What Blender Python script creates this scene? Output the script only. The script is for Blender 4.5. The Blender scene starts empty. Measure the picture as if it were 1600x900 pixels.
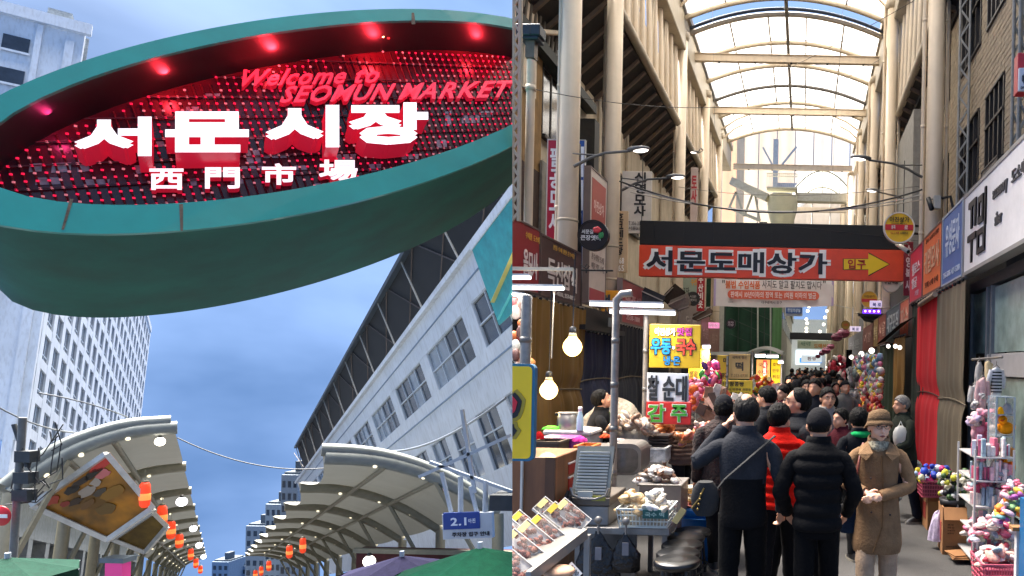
import bpy, bmesh, math, random
from math import sin, cos, pi, radians, sqrt, atan2
from mathutils import Vector, Matrix
R = random.Random(7)
SC = bpy.context.scene
COL = SC.collection
V3 = Vector
# ---------------------------------------------------------------- camera
F, CX, CY, H, ROLL = 1100.0, 1255.0, 570.0, 1.9, radians(1.15)
CAM = V3((0, 0, H))
cam = bpy.data.objects.new('camera', bpy.data.cameras.new('camera'))
COL.objects.link(cam)
cam.location = CAM
cam.rotation_euler = (Matrix.Rotation(pi/2, 3, 'X') @ Matrix.Rotation(ROLL, 3, 'Z')).to_euler()
cam.data.sensor_width = 36
cam.data.lens = F/1600*36
cam.data.shift_x = (800-CX)/1600
cam.data.shift_y = (CY-450)/1600
cam.data.clip_end = 2000
SC.camera = cam
EXK = .19      # scale of everything that glows, against the exposure
# ---------------------------------------------------------------- sky, sun, exposure
w = bpy.data.worlds.new('World'); SC.world = w; w.use_nodes = True
nt = w.node_tree; bg = nt.nodes['Background']
SUN_EL, SUN_AZ = 66.0, -38.0     # elevation, azimuth clockwise from +Y
tc = nt.nodes.new('ShaderNodeTexCoord')
mp = nt.nodes.new('ShaderNodeMapping'); mp.vector_type = 'POINT'
mp.inputs['Rotation'].default_value = (radians(-11), radians(-15), 0)
nt.links.new(tc.outputs['Generated'], mp.inputs['Vector'])
sk = nt.nodes.new('ShaderNodeTexSky'); sk.sky_type = 'NISHITA'; sk.sun_disc = False
sk.sun_elevation = radians(SUN_EL); sk.sun_rotation = radians(SUN_AZ)
nt.links.new(mp.outputs[0], sk.inputs[0])
sk2 = nt.nodes.new('ShaderNodeVectorMath'); sk2.operation = 'SCALE'; sk2.inputs['Scale'].default_value = 0.09
nt.links.new(sk.outputs[0], sk2.inputs[0])
nz = nt.nodes.new('ShaderNodeTexNoise'); nz.inputs['Scale'].default_value = 2.6; nz.inputs['Detail'].default_value = 5; nz.inputs['Roughness'].default_value = .5
mp2 = nt.nodes.new('ShaderNodeMapping'); mp2.inputs['Scale'].default_value = (1, 1, 2.2); mp2.inputs['Location'].default_value = (3.1, .4, 0)
nt.links.new(mp.outputs[0], mp2.inputs[0]); nt.links.new(mp2.outputs[0], nz.inputs['Vector'])
rp = nt.nodes.new('ShaderNodeValToRGB')
rp.color_ramp.elements[0].position = .36; rp.color_ramp.elements[0].color = (.135, .255, .52, 1)
rp.color_ramp.elements[1].position = .66; rp.color_ramp.elements[1].color = (.31, .49, .88, 1)
nt.links.new(nz.outputs['Fac'], rp.inputs['Fac'])
mx = nt.nodes.new('ShaderNodeMix'); mx.data_type = 'RGBA'; mx.inputs['Factor'].default_value = .8
nt.links.new(sk2.outputs[0], mx.inputs['A']); nt.links.new(rp.outputs[0], mx.inputs['B'])
nt.links.new(mx.outputs['Result'], bg.inputs['Color']); bg.inputs['Strength'].default_value = EXK*1.16
sun = bpy.data.lights.new('sun', 'SUN'); sun.energy = 5.0; sun.angle = radians(50); sun.color = (1, .93, .85)
so = bpy.data.objects.new('sun', sun); COL.objects.link(so)
d = V3((sin(radians(SUN_AZ))*cos(radians(SUN_EL)), cos(radians(SUN_AZ))*cos(radians(SUN_EL)), sin(radians(SUN_EL))))
so.rotation_euler = d.to_track_quat('Z', 'Y').to_euler()
SC.view_settings.view_transform = 'Standard'; SC.view_settings.look = 'None'
SC.view_settings.exposure = 2.87; SC.view_settings.gamma = 1
SC.cycles.max_bounces = 7; SC.cycles.diffuse_bounces = 4; SC.cycles.glossy_bounces = 3
SC.cycles.transmission_bounces = 4; SC.cycles.transparent_max_bounces = 8
SC.cycles.sample_clamp_indirect = 4
# ---------------------------------------------------------------- projection helpers (photograph pixel -> ray)
def ray(px, py):
    dx, dy = px-CX, CY-py
    c, s = cos(ROLL), sin(ROLL)
    return V3(((dx*c-dy*s)/F, 1, (dx*s+dy*c)/F))
def P(px, py, Y): return CAM + ray(px, py)*Y
def PX(px, py, X):
    r = ray(px, py); return CAM + r*(X/r.x)
def PPL(px, py, p0, n):
    r = ray(px, py); return CAM + r*((p0-CAM).dot(n)/r.dot(n))
SEAM_N = ray(800.5, 900).cross(ray(800.5, 0)).normalized()
if SEAM_N.x < 0: SEAM_N = -SEAM_N
# ---------------------------------------------------------------- materials
def C(h):
    if isinstance(h, str):
        h = h.lstrip('#'); h = [int(h[i:i+2], 16)/255 for i in (0, 2, 4)]
        return tuple((c/12.92 if c <= .04045 else ((c+.055)/1.055)**2.4) for c in h)
    return h
MATS = {}
def mat(name, col='#808080', rough=.7, metal=0, var=.12, scale=6, bump=0, bscale=40, emit=0, ecol=None, coat=0, transl=0,
        alpha=1, dirt=0, glass=False, stretch=None, streak=0):
    if name in MATS: return MATS[name]
    m = bpy.data.materials.new(name); m.use_nodes = True
    t = m.node_tree; b = t.nodes['Principled BSDF']; c = C(col)
    b.inputs['Roughness'].default_value = rough; b.inputs['Metallic'].default_value = metal
    co = t.nodes.new('ShaderNodeTexCoord'); vec = co.outputs['Object']
    if stretch:
        mpn = t.nodes.new('ShaderNodeMapping'); mpn.inputs['Scale'].default_value = stretch
        t.links.new(vec, mpn.inputs[0]); vec = mpn.outputs[0]
    if var > 0:
        n = t.nodes.new('ShaderNodeTexNoise'); n.inputs['Scale'].default_value = scale; n.inputs['Detail'].default_value = 6
        n.inputs['Roughness'].default_value = .65
        t.links.new(vec, n.inputs['Vector'])
        r = t.nodes.new('ShaderNodeValToRGB'); e = r.color_ramp.elements
        e[0].position = .3; e[0].color = tuple(x*(1-var*1.5) for x in c)+(1,)
        e[1].position = .7; e[1].color = tuple(min(1, x*(1+var)) for x in c)+(1,)
        t.links.new(n.outputs['Fac'], r.inputs['Fac']); out = r.outputs[0]
        if dirt > 0 or streak > 0:
            n2 = t.nodes.new('ShaderNodeTexNoise'); n2.inputs['Scale'].default_value = 1.0; n2.inputs['Detail'].default_value = 8
            m2 = t.nodes.new('ShaderNodeMapping'); m2.inputs['Scale'].default_value = (7, 7, .5) if streak else (1.3, 1.3, 1.3)
            t.links.new(co.outputs['Object'], m2.inputs[0]); t.links.new(m2.outputs[0], n2.inputs['Vector'])
            r2 = t.nodes.new('ShaderNodeValToRGB'); r2.color_ramp.elements[0].position = .48; r2.color_ramp.elements[1].position = .75
            t.links.new(n2.outputs['Fac'], r2.inputs['Fac'])
            mm = t.nodes.new('ShaderNodeMix'); mm.data_type = 'RGBA'
            ml = t.nodes.new('ShaderNodeMath'); ml.operation = 'MULTIPLY'; ml.inputs[1].default_value = max(dirt, streak)
            t.links.new(r2.outputs[0], ml.inputs[0]); t.links.new(ml.outputs[0], mm.inputs['Factor'])
            t.links.new(out, mm.inputs['A']); mm.inputs['B'].default_value = (c[0]*.32+.015, c[1]*.28+.012, c[2]*.24+.008, 1)
            out = mm.outputs['Result']
        t.links.new(out, b.inputs['Base Color'])
    else:
        b.inputs['Base Color'].default_value = c+(1,)
    if bump > 0:
        n3 = t.nodes.new('ShaderNodeTexNoise'); n3.inputs['Scale'].default_value = bscale; n3.inputs['Detail'].default_value = 4
        t.links.new(vec, n3.inputs['Vector'])
        bp = t.nodes.new('ShaderNodeBump'); bp.inputs['Strength'].default_value = bump; bp.inputs['Distance'].default_value = .03
        t.links.new(n3.outputs['Fac'], bp.inputs['Height']); t.links.new(bp.outputs[0], b.inputs['Normal'])
    if emit > 0:
        b.inputs['Emission Color'].default_value = C(ecol or col)+(1,); b.inputs['Emission Strength'].default_value = emit
    if coat: b.inputs['Coat Weight'].default_value = coat
    if glass:
        b.inputs['Transmission Weight'].default_value = .85; b.inputs['IOR'].default_value = 1.2
    if alpha < 1: b.inputs['Alpha'].default_value = alpha
    if transl > 0:
        tr = t.nodes.new('ShaderNodeBsdfTranslucent'); tr.inputs['Color'].default_value = c+(1,)
        ms = t.nodes.new('ShaderNodeMixShader'); ms.inputs[0].default_value = transl
        t.links.new(b.outputs[0], ms.inputs[1]); t.links.new(tr.outputs[0], ms.inputs[2])
        t.links.new(ms.outputs[0], t.nodes['Material Output'].inputs['Surface'])
    MATS[name] = m
    return m
def paint(col, rough=.45, **k): return mat('paint_%s_%d' % (col.strip('#'), int(rough*100)), col, rough, **{**dict(var=.08, scale=3, dirt=.12), **k})
def cloth(col, **k):
    m = mat('cloth_%s' % col.strip('#'), col, .9, **{**dict(var=.16, scale=14, bump=.25, bscale=60), **k})
    m.node_tree.nodes['Principled BSDF'].inputs['Specular IOR Level'].default_value = .15
    return m
def ink(col): return mat('ink_%s' % col.strip('#'), col, .5, var=.03)
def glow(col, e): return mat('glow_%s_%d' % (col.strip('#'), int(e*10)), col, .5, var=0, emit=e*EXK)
# ---------------------------------------------------------------- mesh builder
class MB:
    def __init__(s): s.V = []; s.F = []; s.MI = []; s.S = []; s.M = Matrix.Identity(4)
    def add(s, vs, fs, mi=0, sm=False):
        n = len(s.V); M = s.M
        s.V += [tuple(M @ V3(v)) for v in vs]
        s.F += [tuple(i+n for i in f) for f in fs]; s.MI += [mi]*len(fs); s.S += [sm]*len(fs)
        return s
    def box(s, c, d, rot=None, mi=0, taper=1):
        x, y, z = d[0]/2, d[1]/2, d[2]/2
        vs = [V3((a*x*(taper if k > 0 else 1), b*y*(taper if k > 0 else 1), k*z)) for k in (-1, 1) for b in (-1, 1) for a in (-1, 1)]
        if rot is not None:
            if isinstance(rot, (int, float)): rot = Matrix.Rotation(rot, 3, 'Z')
            vs = [rot @ v for v in vs]
        c = V3(c)
        return s.add([v+c for v in vs], [(0, 2, 3, 1), (4, 5, 7, 6), (0, 1, 5, 4), (2, 6, 7, 3), (0, 4, 6, 2), (1, 3, 7, 5)], mi)
    def box2(s, a, b, mi=0):
        return s.box([(a[i]+b[i])/2 for i in range(3)], [abs(a[i]-b[i]) for i in range(3)], None, mi)
    def tube(s, pts, r, n=8, mi=0, cap=True, flat=1, sm=True):
        pts = [V3(p) for p in pts]; m = len(pts)
        rs = r if isinstance(r, (list, tuple)) else [r]*m
        vs = []; up = None
        for i, p in enumerate(pts):
            t = (pts[min(i+1, m-1)]-pts[max(i-1, 0)]).normalized()
            if up is None:
                a = V3((0, 0, 1)) if abs(t.z) < .9 else V3((0, 1, 0))
                up = (a-t*a.dot(t)).normalized()
            else:
                up = (up-t*up.dot(t)); up = up.normalized() if up.length > 1e-6 else V3((1, 0, 0))
            sd = t.cross(up)
            for k in range(n):
                an = 2*pi*k/n
                vs.append(p+(up*cos(an)*flat+sd*sin(an))*rs[i])
        fs = [(i*n+k, i*n+(k+1) % n, (i+1)*n+(k+1) % n, (i+1)*n+k) for i in range(m-1) for k in range(n)]
        s.add(vs, fs, mi, sm)
        if cap:
            s.add([v for v in vs[:n]], [tuple(range(n-1, -1, -1))], mi)
            s.add([v for v in vs[-n:]], [tuple(range(n))], mi)
        return s
    def bar(s, a, b, w, h=None, mi=0, upv=None):
        a, b = V3(a), V3(b); h = h or w
        t = (b-a).normalized(); u = upv or V3((0, 0, 1))
        if abs(t.dot(u)) > .95: u = V3((0, 1, 0))
        sd = t.cross(u).normalized(); u = sd.cross(t)
        vs = [q+sd*i*w/2+u*j*h/2 for q in (a, b) for i, j in ((-1, -1), (1, -1), (1, 1), (-1, 1))]
        return s.add(vs, [(0, 1, 2, 3), (7, 6, 5, 4), (0, 4, 5, 1), (1, 5, 6, 2), (2, 6, 7, 3), (3, 7, 4, 0)], mi)
    def lathe(s, prof, c=(0, 0, 0), n=16, mi=0, rot=None, sm=True):
        c = V3(c); vs = []
        for r, z in prof:
            for k in range(n):
                v = V3((r*cos(2*pi*k/n), r*sin(2*pi*k/n), z))
                vs.append((rot @ v if rot is not None else v)+c)
        m = len(prof)
        fs = [(i*n+k, i*n+(k+1) % n, (i+1)*n+(k+1) % n, (i+1)*n+k) for i in range(m-1) for k in range(n)]
        fs += [tuple(range(n-1, -1, -1)), tuple(range((m-1)*n, m*n))]
        return s.add(vs, fs, mi, sm)
    def ball(s, c, r, nu=12, nv=8, mi=0, noise=0, seed=0):
        if isinstance(r, (int, float)): r = (r, r, r)
        c = V3(c); rr = random.Random(seed); vs = [c+V3((0, 0, r[2]))]
        for j in range(1, nv):
            for i in range(nu):
                th = pi*j/nv; ph = 2*pi*i/nu; q = 1+noise*(rr.random()*2-1)
                vs.append(c+V3((r[0]*sin(th)*cos(ph), r[1]*sin(th)*sin(ph), r[2]*cos(th)))*1 if not noise else c+V3((r[0]*sin(th)*cos(ph), r[1]*sin(th)*sin(ph), r[2]*cos(th)))*q)
        vs.append(c-V3((0, 0, r[2])))
        fs = [(0, 1+i, 1+(i+1) % nu) for i in range(nu)]
        for j in range(nv-2):
            for i in range(nu):
                a = 1+j*nu+i; b = 1+j*nu+(i+1) % nu
                fs.append((a, a+nu, b+nu, b))
        e = 1+(nv-1)*nu
        fs += [(e, e-nu+(i+1) % nu, e-nu+i) for i in range(nu)]
        return s.add(vs, fs, mi, True)
    def prism(s, poly, fn, d, mi=0):
        """poly 2-D points; fn(u, v) -> 3-D front point; d depth vector"""
        a = [V3(fn(*p)) for p in poly]; b = [p+V3(d) for p in a]; n = len(a)
        return s.add(a+b, [tuple(range(n)), tuple(range(2*n-1, n-1, -1))]+[(i, n+i, n+(i+1) % n, (i+1) % n) for i in range(n)], mi)
    def grid(s, fn, nu, nv, mi=0, sm=True):
        vs = [fn(i/nu, j/nv) for j in range(nv+1) for i in range(nu+1)]
        fs = [(j*(nu+1)+i, j*(nu+1)+i+1, (j+1)*(nu+1)+i+1, (j+1)*(nu+1)+i) for j in range(nv) for i in range(nu)]
        return s.add(vs, fs, mi, sm)
SIDE = {}; cur_side = ['R']
def ring(outer, inner=None): pass
def obj(name, mb, mats, parent=None, label=None, cat=None, group=None, kind=None, bev=0, world=False):
    me = bpy.data.meshes.new(name)
    me.from_pydata(mb.V, [], mb.F)
    me.polygons.foreach_set('material_index', mb.MI); me.polygons.foreach_set('use_smooth', mb.S)
    for m in (mats if isinstance(mats, (list, tuple)) else [mats]): me.materials.append(m)
    if bev:
        bm = bmesh.new(); bm.from_mesh(me); bmesh.ops.remove_doubles(bm, verts=bm.verts, dist=1e-5)
        bmesh.ops.bevel(bm, geom=list(bm.edges), offset=bev, segments=1, affect='EDGES', clamp_overlap=True)
        bm.to_mesh(me); bm.free()
    if world and parent is not None:
        me.transform(wm(parent).inverted())
    me.update()
    o = bpy.data.objects.new(name, me); COL.objects.link(o)
    if parent is not None: o.parent = parent
    SIDE[o.name] = cur_side[0]
    return tag(o, label, cat, group, kind)
def tag(o, label=None, cat=None, group=None, kind=None):
    if label: o['label'] = label
    if cat: o['category'] = cat
    if group: o['group'] = group
    if kind: o['kind'] = kind
    return o
def wm(o):
    m = o.matrix_basis.copy()
    while o.parent is not None:
        o = o.parent; m = o.matrix_basis @ m
    return m
def T(name, label, cat, loc=(0, 0, 0), rz=0, group=None):
    o = bpy.data.objects.new(name, None); COL.objects.link(o); o.location = loc; o.rotation_euler = (0, 0, rz)
    o.empty_display_size = .1
    SIDE[o.name] = cur_side[0]
    return tag(o, label, cat, group)
def dup(o, parent=None, loc=None, rz=None, label=None, mats=None):
    c = o.copy(); COL.objects.link(c); SIDE[c.name] = cur_side[0]
    if parent is not None: c.parent = parent
    if loc is not None: c.location = loc
    if rz is not None: c.rotation_euler = (0, 0, rz)
    if label: c['label'] = label
    for ch in list(o.children): dup(ch, c)
    return c
# ---------------------------------------------------------------- lettering
TC = {}; CH = {}
CHARS = ''.join(dict.fromkeys('!"#%&()*+,-./0123456789:?'
    'ABCDEFGHIJKLMNOPQRSTUVWXYZ' 'abcdefghijklmnopqrstuvwxyz' '·'
    'ㄲ ㅁ ㅣ ㅜ 西 門 市 場' '서문시장 도매상가 입구 불법 수입식품 사지도 말고 팔지도 맙시다 판매시 년이하의 징역 또는 억원 이하의 벌금 대구광역시 중구 식약처'
    '아진상가 동쪽 로 수제왕국 서문길 큰장옛터 올모사 수예점 도소매 득신잡직 전통 수예 원단 혼수이불 명주사 혼수전문 이불 커튼 팔공모사 이불천 호크메드창 신영모사 호'
    '세 사 맞춤 집 우산비옷 수선 모자 토사 옛터 가방 유성문자 귀일모사 혼수 보자기 전문 소매 헬로스 얼굴 가발 수영복사 지수 대구모직 서울 한복 의류 속옷 침구 레이스'
    '주원식당 북 시장 부설식당 한일의상실 환영 애견 우동 국수 맛집 냉온 찰 순대 감 주 화 생활용품 떡 새벽에 찧은 땅콩빵 호두과자 점 주문 배달 환영합니다 마 땅콩'
    '호떡 만두 튀김 국밥 수제비 족발집 주차장 안내 취급주의 품명 수량 규격 원산지 배송주의 파손주의'.replace(' ', '')))
def load_chars():
    """every character once, each on its own line of one text object, in two weights"""
    for wt_ in (.012,):
        cu = bpy.data.curves.new('lettering', 'FONT'); o = bpy.data.objects.new('lettering', cu)
        cu.body = chr(10).join(CHARS); cu.offset = wt_; cu.resolution_u = 2; cu.extrude = .5; cu.space_line = 3
        me = bpy.data.meshes.new_from_object(o)
        vs = [v.co.copy() for v in me.vertices]; par = {}
        def row(y): return int(round((-y+.35)/3.0))
        rows = [row(v.y) for v in vs]; maps = {}
        for k, v in enumerate(vs):
            r = rows[k]; maps.setdefault(r, ([], {}, []))
            L = maps[r]; L[1][k] = len(L[0]); L[0].append(V3((v.x, v.y+3.0*r, v.z)))
        for p in me.polygons:
            t_ = tuple(p.vertices); r = rows[t_[0]]; L = maps[r]
            if all(rows[x] == r for x in t_): L[2].append(tuple(L[1][x] for x in t_))
        for r, L in maps.items():
            if 0 <= r < len(CHARS): CH[(CHARS[r], wt_)] = (L[0], L[2])
        bpy.data.meshes.remove(me); bpy.data.objects.remove(o)
def glyphs(s, bold=0):
    """mesh of a string scaled to a unit box; returns verts, faces, aspect"""
    if not CH: load_chars()
    wt_ = .012; k = s
    for ch in s:
        assert ch == ' ' or (ch, wt_) in CH, ch
    if k not in TC:
        vs, fs, x = [], [], 0
        for ch in s:
            if ch == ' ': x += .3; continue
            V_, F_ = CH[(ch, wt_)]; n = len(vs); w_ = max(v.x for v in V_)
            vs += [V3((v.x+x, v.y, v.z)) for v in V_]; fs += [tuple(i_+n for i_ in f) for f in F_]
            x += max(.92, w_+.04) if ord(ch) > 0x2e80 else w_+.07
        x0 = min(v.x for v in vs); x1 = max(v.x for v in vs); y0 = min(v.y for v in vs); y1 = max(v.y for v in vs)
        vs = [((v.x-x0)/(x1-x0), (v.y-y0)/(y1-y0), v.z) for v in vs]
        TC[k] = (vs, fs, (x1-x0)/(y1-y0))
    return TC[k]
def put(mb, s, x0, x1, z0, z1, y=-.02, d=.01, bold=0, mi=0, vert=False, shear=0):
    """letters in local frame: x right, z up, front faces -y"""
    if vert:
        n = len(s); g = .12*(z1-z0)/n
        for i, ch in enumerate(s):
            if ch == ' ': continue
            a = z1-(z1-z0)*i/n; b = a-(z1-z0)/n+g
            put(mb, ch, x0, x1, b, a, y, d, bold, mi)
        return mb
    if bold > .018:
        e = (bold-.014)*(z1-z0)
        for i, (ax, az) in enumerate(((1, 1), (-1, 1), (1, -1), (-1, -1))):
            put(mb, s, x0+e*ax, x1+e*ax, z0+e*az, z1+e*az, y-.0011*i*min(1, d*100), d, .014, mi, False, shear)
        return mb
    vs, fs, asp = glyphs(s, bold)
    return mb.add([(x0+(x1-x0)*v[0]+shear*(v[1]-.5)*(z1-z0), y-d*v[2], z0+(z1-z0)*v[1]) for v in vs], fs, mi)
def sign(name, label, cat, loc, rz, w, h, d, face, texts=(), frame=None, fw=.03, group=None, emit=0, back=None):
    """rectangular sign board, base at bottom centre; texts: (string, cx, cz, width, height, colour, bold, vertical[, outline]) as fractions"""
    t = T(name, label, cat, loc, rz, group)
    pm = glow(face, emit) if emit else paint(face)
    obj('panel', MB().box((0, 0, h/2), (w, d, h)), pm, t, bev=min(.006, d/4))
    if frame:
        m = MB(); g = d/2+.006
        m.box((0, 0, fw/2-.002), (w+.01, d+.024, fw)).box((0, 0, h-fw/2+.002), (w+.01, d+.024, fw))
        m.box((-w/2+fw/2-.003, 0, h/2), (fw, d+.02, h-2*fw)).box((w/2-fw/2+.003, 0, h/2), (fw, d+.02, h-2*fw))
        obj('frame', m, paint(frame), t)
    for tx in texts:
        s, cx, cz, tw, th, col, bold = tx[:7]; vert = len(tx) > 7 and tx[7]; outl = tx[8] if len(tx) > 8 else None
        a = (cx*w-w/2-tw*w/2, cx*w-w/2+tw*w/2, cz*h-th*h/2, cz*h+th*h/2)
        if outl:
            e = .012*tw*w+.004
            m = MB(); put(m, s, a[0]-e, a[1]+e, a[2]-e, a[3]+e, -d/2-.004, .006, bold+.045, vert=vert)
            obj('letter_outline', m, ink(outl), t)
        m = MB(); put(m, s, *a, -d/2-(.012 if outl else .006), .008, bold, vert=vert)
        obj('lettering', m, (glow(col, emit*1.2) if emit > 1.5 and False else ink(col)), t)
    return t
# ================================================================ LEFT HALF: the street under the oval gate sign
# this street slopes and leans as it does in the photograph, its buildings are upright on that slope
cur_side[0] = 'L'
def unit(v): return V3(v).normalized()
SL = unit(ray(335, 925))                       # direction in which this street runs away
def frame_from(up_px, run):
    """orthonormal frame of a building: run (away), up, out"""
    u = ray(*up_px); u = unit(u-run*u.dot(run))
    return run, u, run.cross(u).normalized()
# ---- oval gate sign ------------------------------------------------------------------------------
S0 = P(400, 200, 8.0); SN = SL
def sp(px, py): return PPL(px, py, S0, SN)
def fit(pts):
    import numpy as np
    A = np.array([[x*x, x*y, y*y, x, y] for x, y in ((a/400-1, b/400-1) for a, b in pts)])
    return list(np.linalg.lstsq(A, np.ones(len(pts)), rcond=None)[0])
def oval(pts, n=96):
    a, b, c, d_, e = fit(pts)
    M2 = Matrix(((2*a, b), (b, 2*c))); ce = M2.inverted() @ V3((-d_, -e)).to_2d()
    x0, y0 = ce; k = 1-(a*x0*x0+b*x0*y0+c*y0*y0+d_*x0+e*y0)
    out = []
    for i in range(n):
        t = 2*pi*i/n; u, v = cos(t), sin(t); q = a*u*u+b*u*v+c*v*v
        r = sqrt(k/q); out.append(((x0+r*u+1)*400, (y0+r*v+1)*400))
    return out
OUT = oval([(0, 143), (133, 95), (267, 57), (400, 33), (530, 21), (600, 17), (800, 18), (0, 350), (100, 360), (267, 362), (400, 350), (467, 337), (613, 305), (740, 258), (800, 214)])
INN = oval([(0, 177), (133, 130), (267, 83), (400, 55), (600, 38), (730, 33), (800, 33), (0, 293), (133, 311), (267, 320), (400, 307), (467, 297), (633, 263), (733, 225), (800, 176)])
gate = T('gate_sign', 'huge oval teal market gate sign with red lit panel and white Korean letters', 'gate sign', tuple(sp(400, 480)))
def loop_mb(a, b, va, vb, mi=0, sm=False):
    n = len(a); m = MB()
    A = [sp(*p)+SN*va for p in a]; B = [sp(*p)+SN*vb for p in b]
    m.add(A+B, [(i, (i+1) % n, n+(i+1) % n, n+i) for i in range(n)], mi, sm); return m
DEP = 2.85; INS = .72
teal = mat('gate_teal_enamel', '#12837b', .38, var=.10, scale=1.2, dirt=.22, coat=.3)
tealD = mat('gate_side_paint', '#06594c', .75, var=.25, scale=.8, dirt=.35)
rim = MB(); n = len(OUT)
vs = [sp(*p) for p in OUT]+[sp(*p) for p in INN]+[sp(*p)+SN*.05 for p in OUT]+[sp(*p)+SN*.05 for p in INN]
rim.add(vs, [(i, (i+1) % n, n+(i+1) % n, n+i) for i in range(n)]+[(2*n+i, 3*n+i, 3*n+(i+1) % n, 2*n+(i+1) % n) for i in range(n)], 0, False)
rim.add(vs, [(i, 2*n+i, 2*n+(i+1) % n, (i+1) % n) for i in range(n)]+[(n+i, n+(i+1) % n, 3*n+(i+1) % n, 3*n+i) for i in range(n)], 0, True)
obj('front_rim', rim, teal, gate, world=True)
m = MB()
def shr(pts, k):
    cx = sum(p[0] for p in pts)/len(pts); cy = sum(p[1] for p in pts)/len(pts)
    return [(cx+(p[0]-cx)*k, cy+(p[1]-cy)*k) for p in pts]
O2 = shr(OUT, .994)
m.add([sp(*p)+SN*.05 for p in O2]+[sp(*p)+SN*DEP for p in O2], [(i, n+i, n+(i+1) % n, (i+1) % n) for i in range(n)], 0, True)
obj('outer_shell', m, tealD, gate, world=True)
I2 = shr(INN, 1.004)
m = MB(); m.add([sp(*p)+SN*.05 for p in I2]+[sp(*p)+SN*INS for p in I2], [(i, (i+1) % n, n+(i+1) % n, n+i) for i in range(n)], 0, True)
obj('inner_shell', m, mat('gate_inner_dark', '#141618', .55, var=.1), gate, world=True)
m = MB(); m.add([sp(*p)+SN*INS for p in I2], [tuple(range(n))]); m.add([sp(*p)+SN*DEP for p in O2], [tuple(range(n))])
# red panel: a grid of dots and bars, dark glass reflections put into its colour
pm = bpy.data.materials.new('gate_red_panel'); pm.use_nodes = True; t = pm.node_tree; b = t.nodes['Principled BSDF']
co = t.nodes.new('ShaderNodeTexCoord'); nn = t.nodes.new('ShaderNodeTexNoise'); nn.inputs['Scale'].default_value = 1.7; nn.inputs['Detail'].default_value = 5
t.links.new(co.outputs['Object'], nn.inputs['Vector']); rr = t.nodes.new('ShaderNodeValToRGB')
e = rr.color_ramp.elements; e[0].position = .35; e[0].color = (.012, .006, .008, 1); e[1].position = .62; e[1].color = (.10, .006, .014, 1)
t.links.new(nn.outputs['Fac'], rr.inputs['Fac']); t.links.new(rr.outputs[0], b.inputs['Base Color']); b.inputs['Roughness'].default_value = .25
obj('face_panel', m, pm, gate, world=True)
# dots of the LED net (small lamps that glow red) and the thin bars that carry them
def inside(px, py, poly):
    c = False; j = len(poly)-1
    for i in range(len(poly)):
        if (poly[i][1] > py) != (poly[j][1] > py) and px < (poly[j][0]-poly[i][0])*(py-poly[i][1])/(poly[j][1]-poly[i][1])+poly[i][0]: c = not c
        j = i
    return c
hx = unit(sp(500, 205)-sp(300, 210)); vy = unit(SN.cross(hx))
if vy.z < 0: vy = -vy
c0 = sp(400, 200)
def pl(a, b, dd=0): return c0+hx*a+vy*b+SN*dd
def proj(v):
    q = v-CAM; c, s = cos(ROLL), sin(ROLL); X, Z = q.x/q.y*F, q.z/q.y*F
    return (CX+X*c+Z*s, CY-(-X*s+Z*c))
from mathutils import noise
m = MB(); m2 = MB(); m3 = MB(); rz_ = random.Random(3)
I3 = [(proj(sp(*p)+SN*INS)) for p in I2]
step = .085
for i in range(-80, 80):
    lo = hi = None
    for j in range(-30, 30):
        q = pl(i*step, j*step, INS-.03); px = proj(q)
        if px[0] > 815 or px[0] < -15 or not inside(px[0], px[1], I3): continue
        lo = j if lo is None else lo; hi = j
        nz_ = noise.noise(V3((i*.06, j*.11, 2.7)))+.5*noise.noise(V3((i*.17, j*.3, 9)))
        if nz_ < -.12 and rz_.random() < .8: continue
        k = rz_.random()+(-nz_*.25)
        (m if k < .62 else m2).box(q, (.021, .016, .02))
    if lo is not None and hi > lo:
        m3.bar(pl(i*step, lo*step, INS-.015), pl(i*step, hi*step, INS-.015), .016, .01)
for j in range(-30, 30):
    idx = [i for i in range(-80, 80) if inside(*proj(pl(i*step, j*step, INS-.01)), I3)]
    if idx and j % 3 == 0: m3.bar(pl(idx[0]*step, j*step, INS-.03), pl(idx[-1]*step, j*step, INS-.03), .022, .01)
tag(obj('red_lamp_net', m, glow('#d81840', 1.1), gate, world=True), kind='stuff')
tag(obj('pale_lamp_net', m2, glow('#d87884', .55), gate, world=True), kind='stuff')
tag(obj('carrier_bars', m3, mat('gate_bar_red', '#5c0f1c', .5, var=.2), gate, world=True), kind='stuff')
# painted reflection of a building's windows and wall: flat pale blocks behind the net
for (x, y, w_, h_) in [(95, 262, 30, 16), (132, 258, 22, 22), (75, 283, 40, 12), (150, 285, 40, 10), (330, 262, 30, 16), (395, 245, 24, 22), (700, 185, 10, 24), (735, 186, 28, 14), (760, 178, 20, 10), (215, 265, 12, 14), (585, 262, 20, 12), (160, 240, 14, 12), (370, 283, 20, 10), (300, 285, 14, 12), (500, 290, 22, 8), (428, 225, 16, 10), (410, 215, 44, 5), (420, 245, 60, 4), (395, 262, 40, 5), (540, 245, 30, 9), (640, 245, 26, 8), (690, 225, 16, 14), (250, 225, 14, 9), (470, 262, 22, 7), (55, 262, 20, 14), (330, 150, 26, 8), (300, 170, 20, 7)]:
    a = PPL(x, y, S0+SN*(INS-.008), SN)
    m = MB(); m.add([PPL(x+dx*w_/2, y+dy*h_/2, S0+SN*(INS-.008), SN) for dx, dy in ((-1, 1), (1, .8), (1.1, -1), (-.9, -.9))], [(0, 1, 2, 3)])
    obj('mirrored_patch', m, mat('gate_mirrored_pale', '#9a8f93', .3, var=.35, scale=9), gate, world=True)
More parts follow.
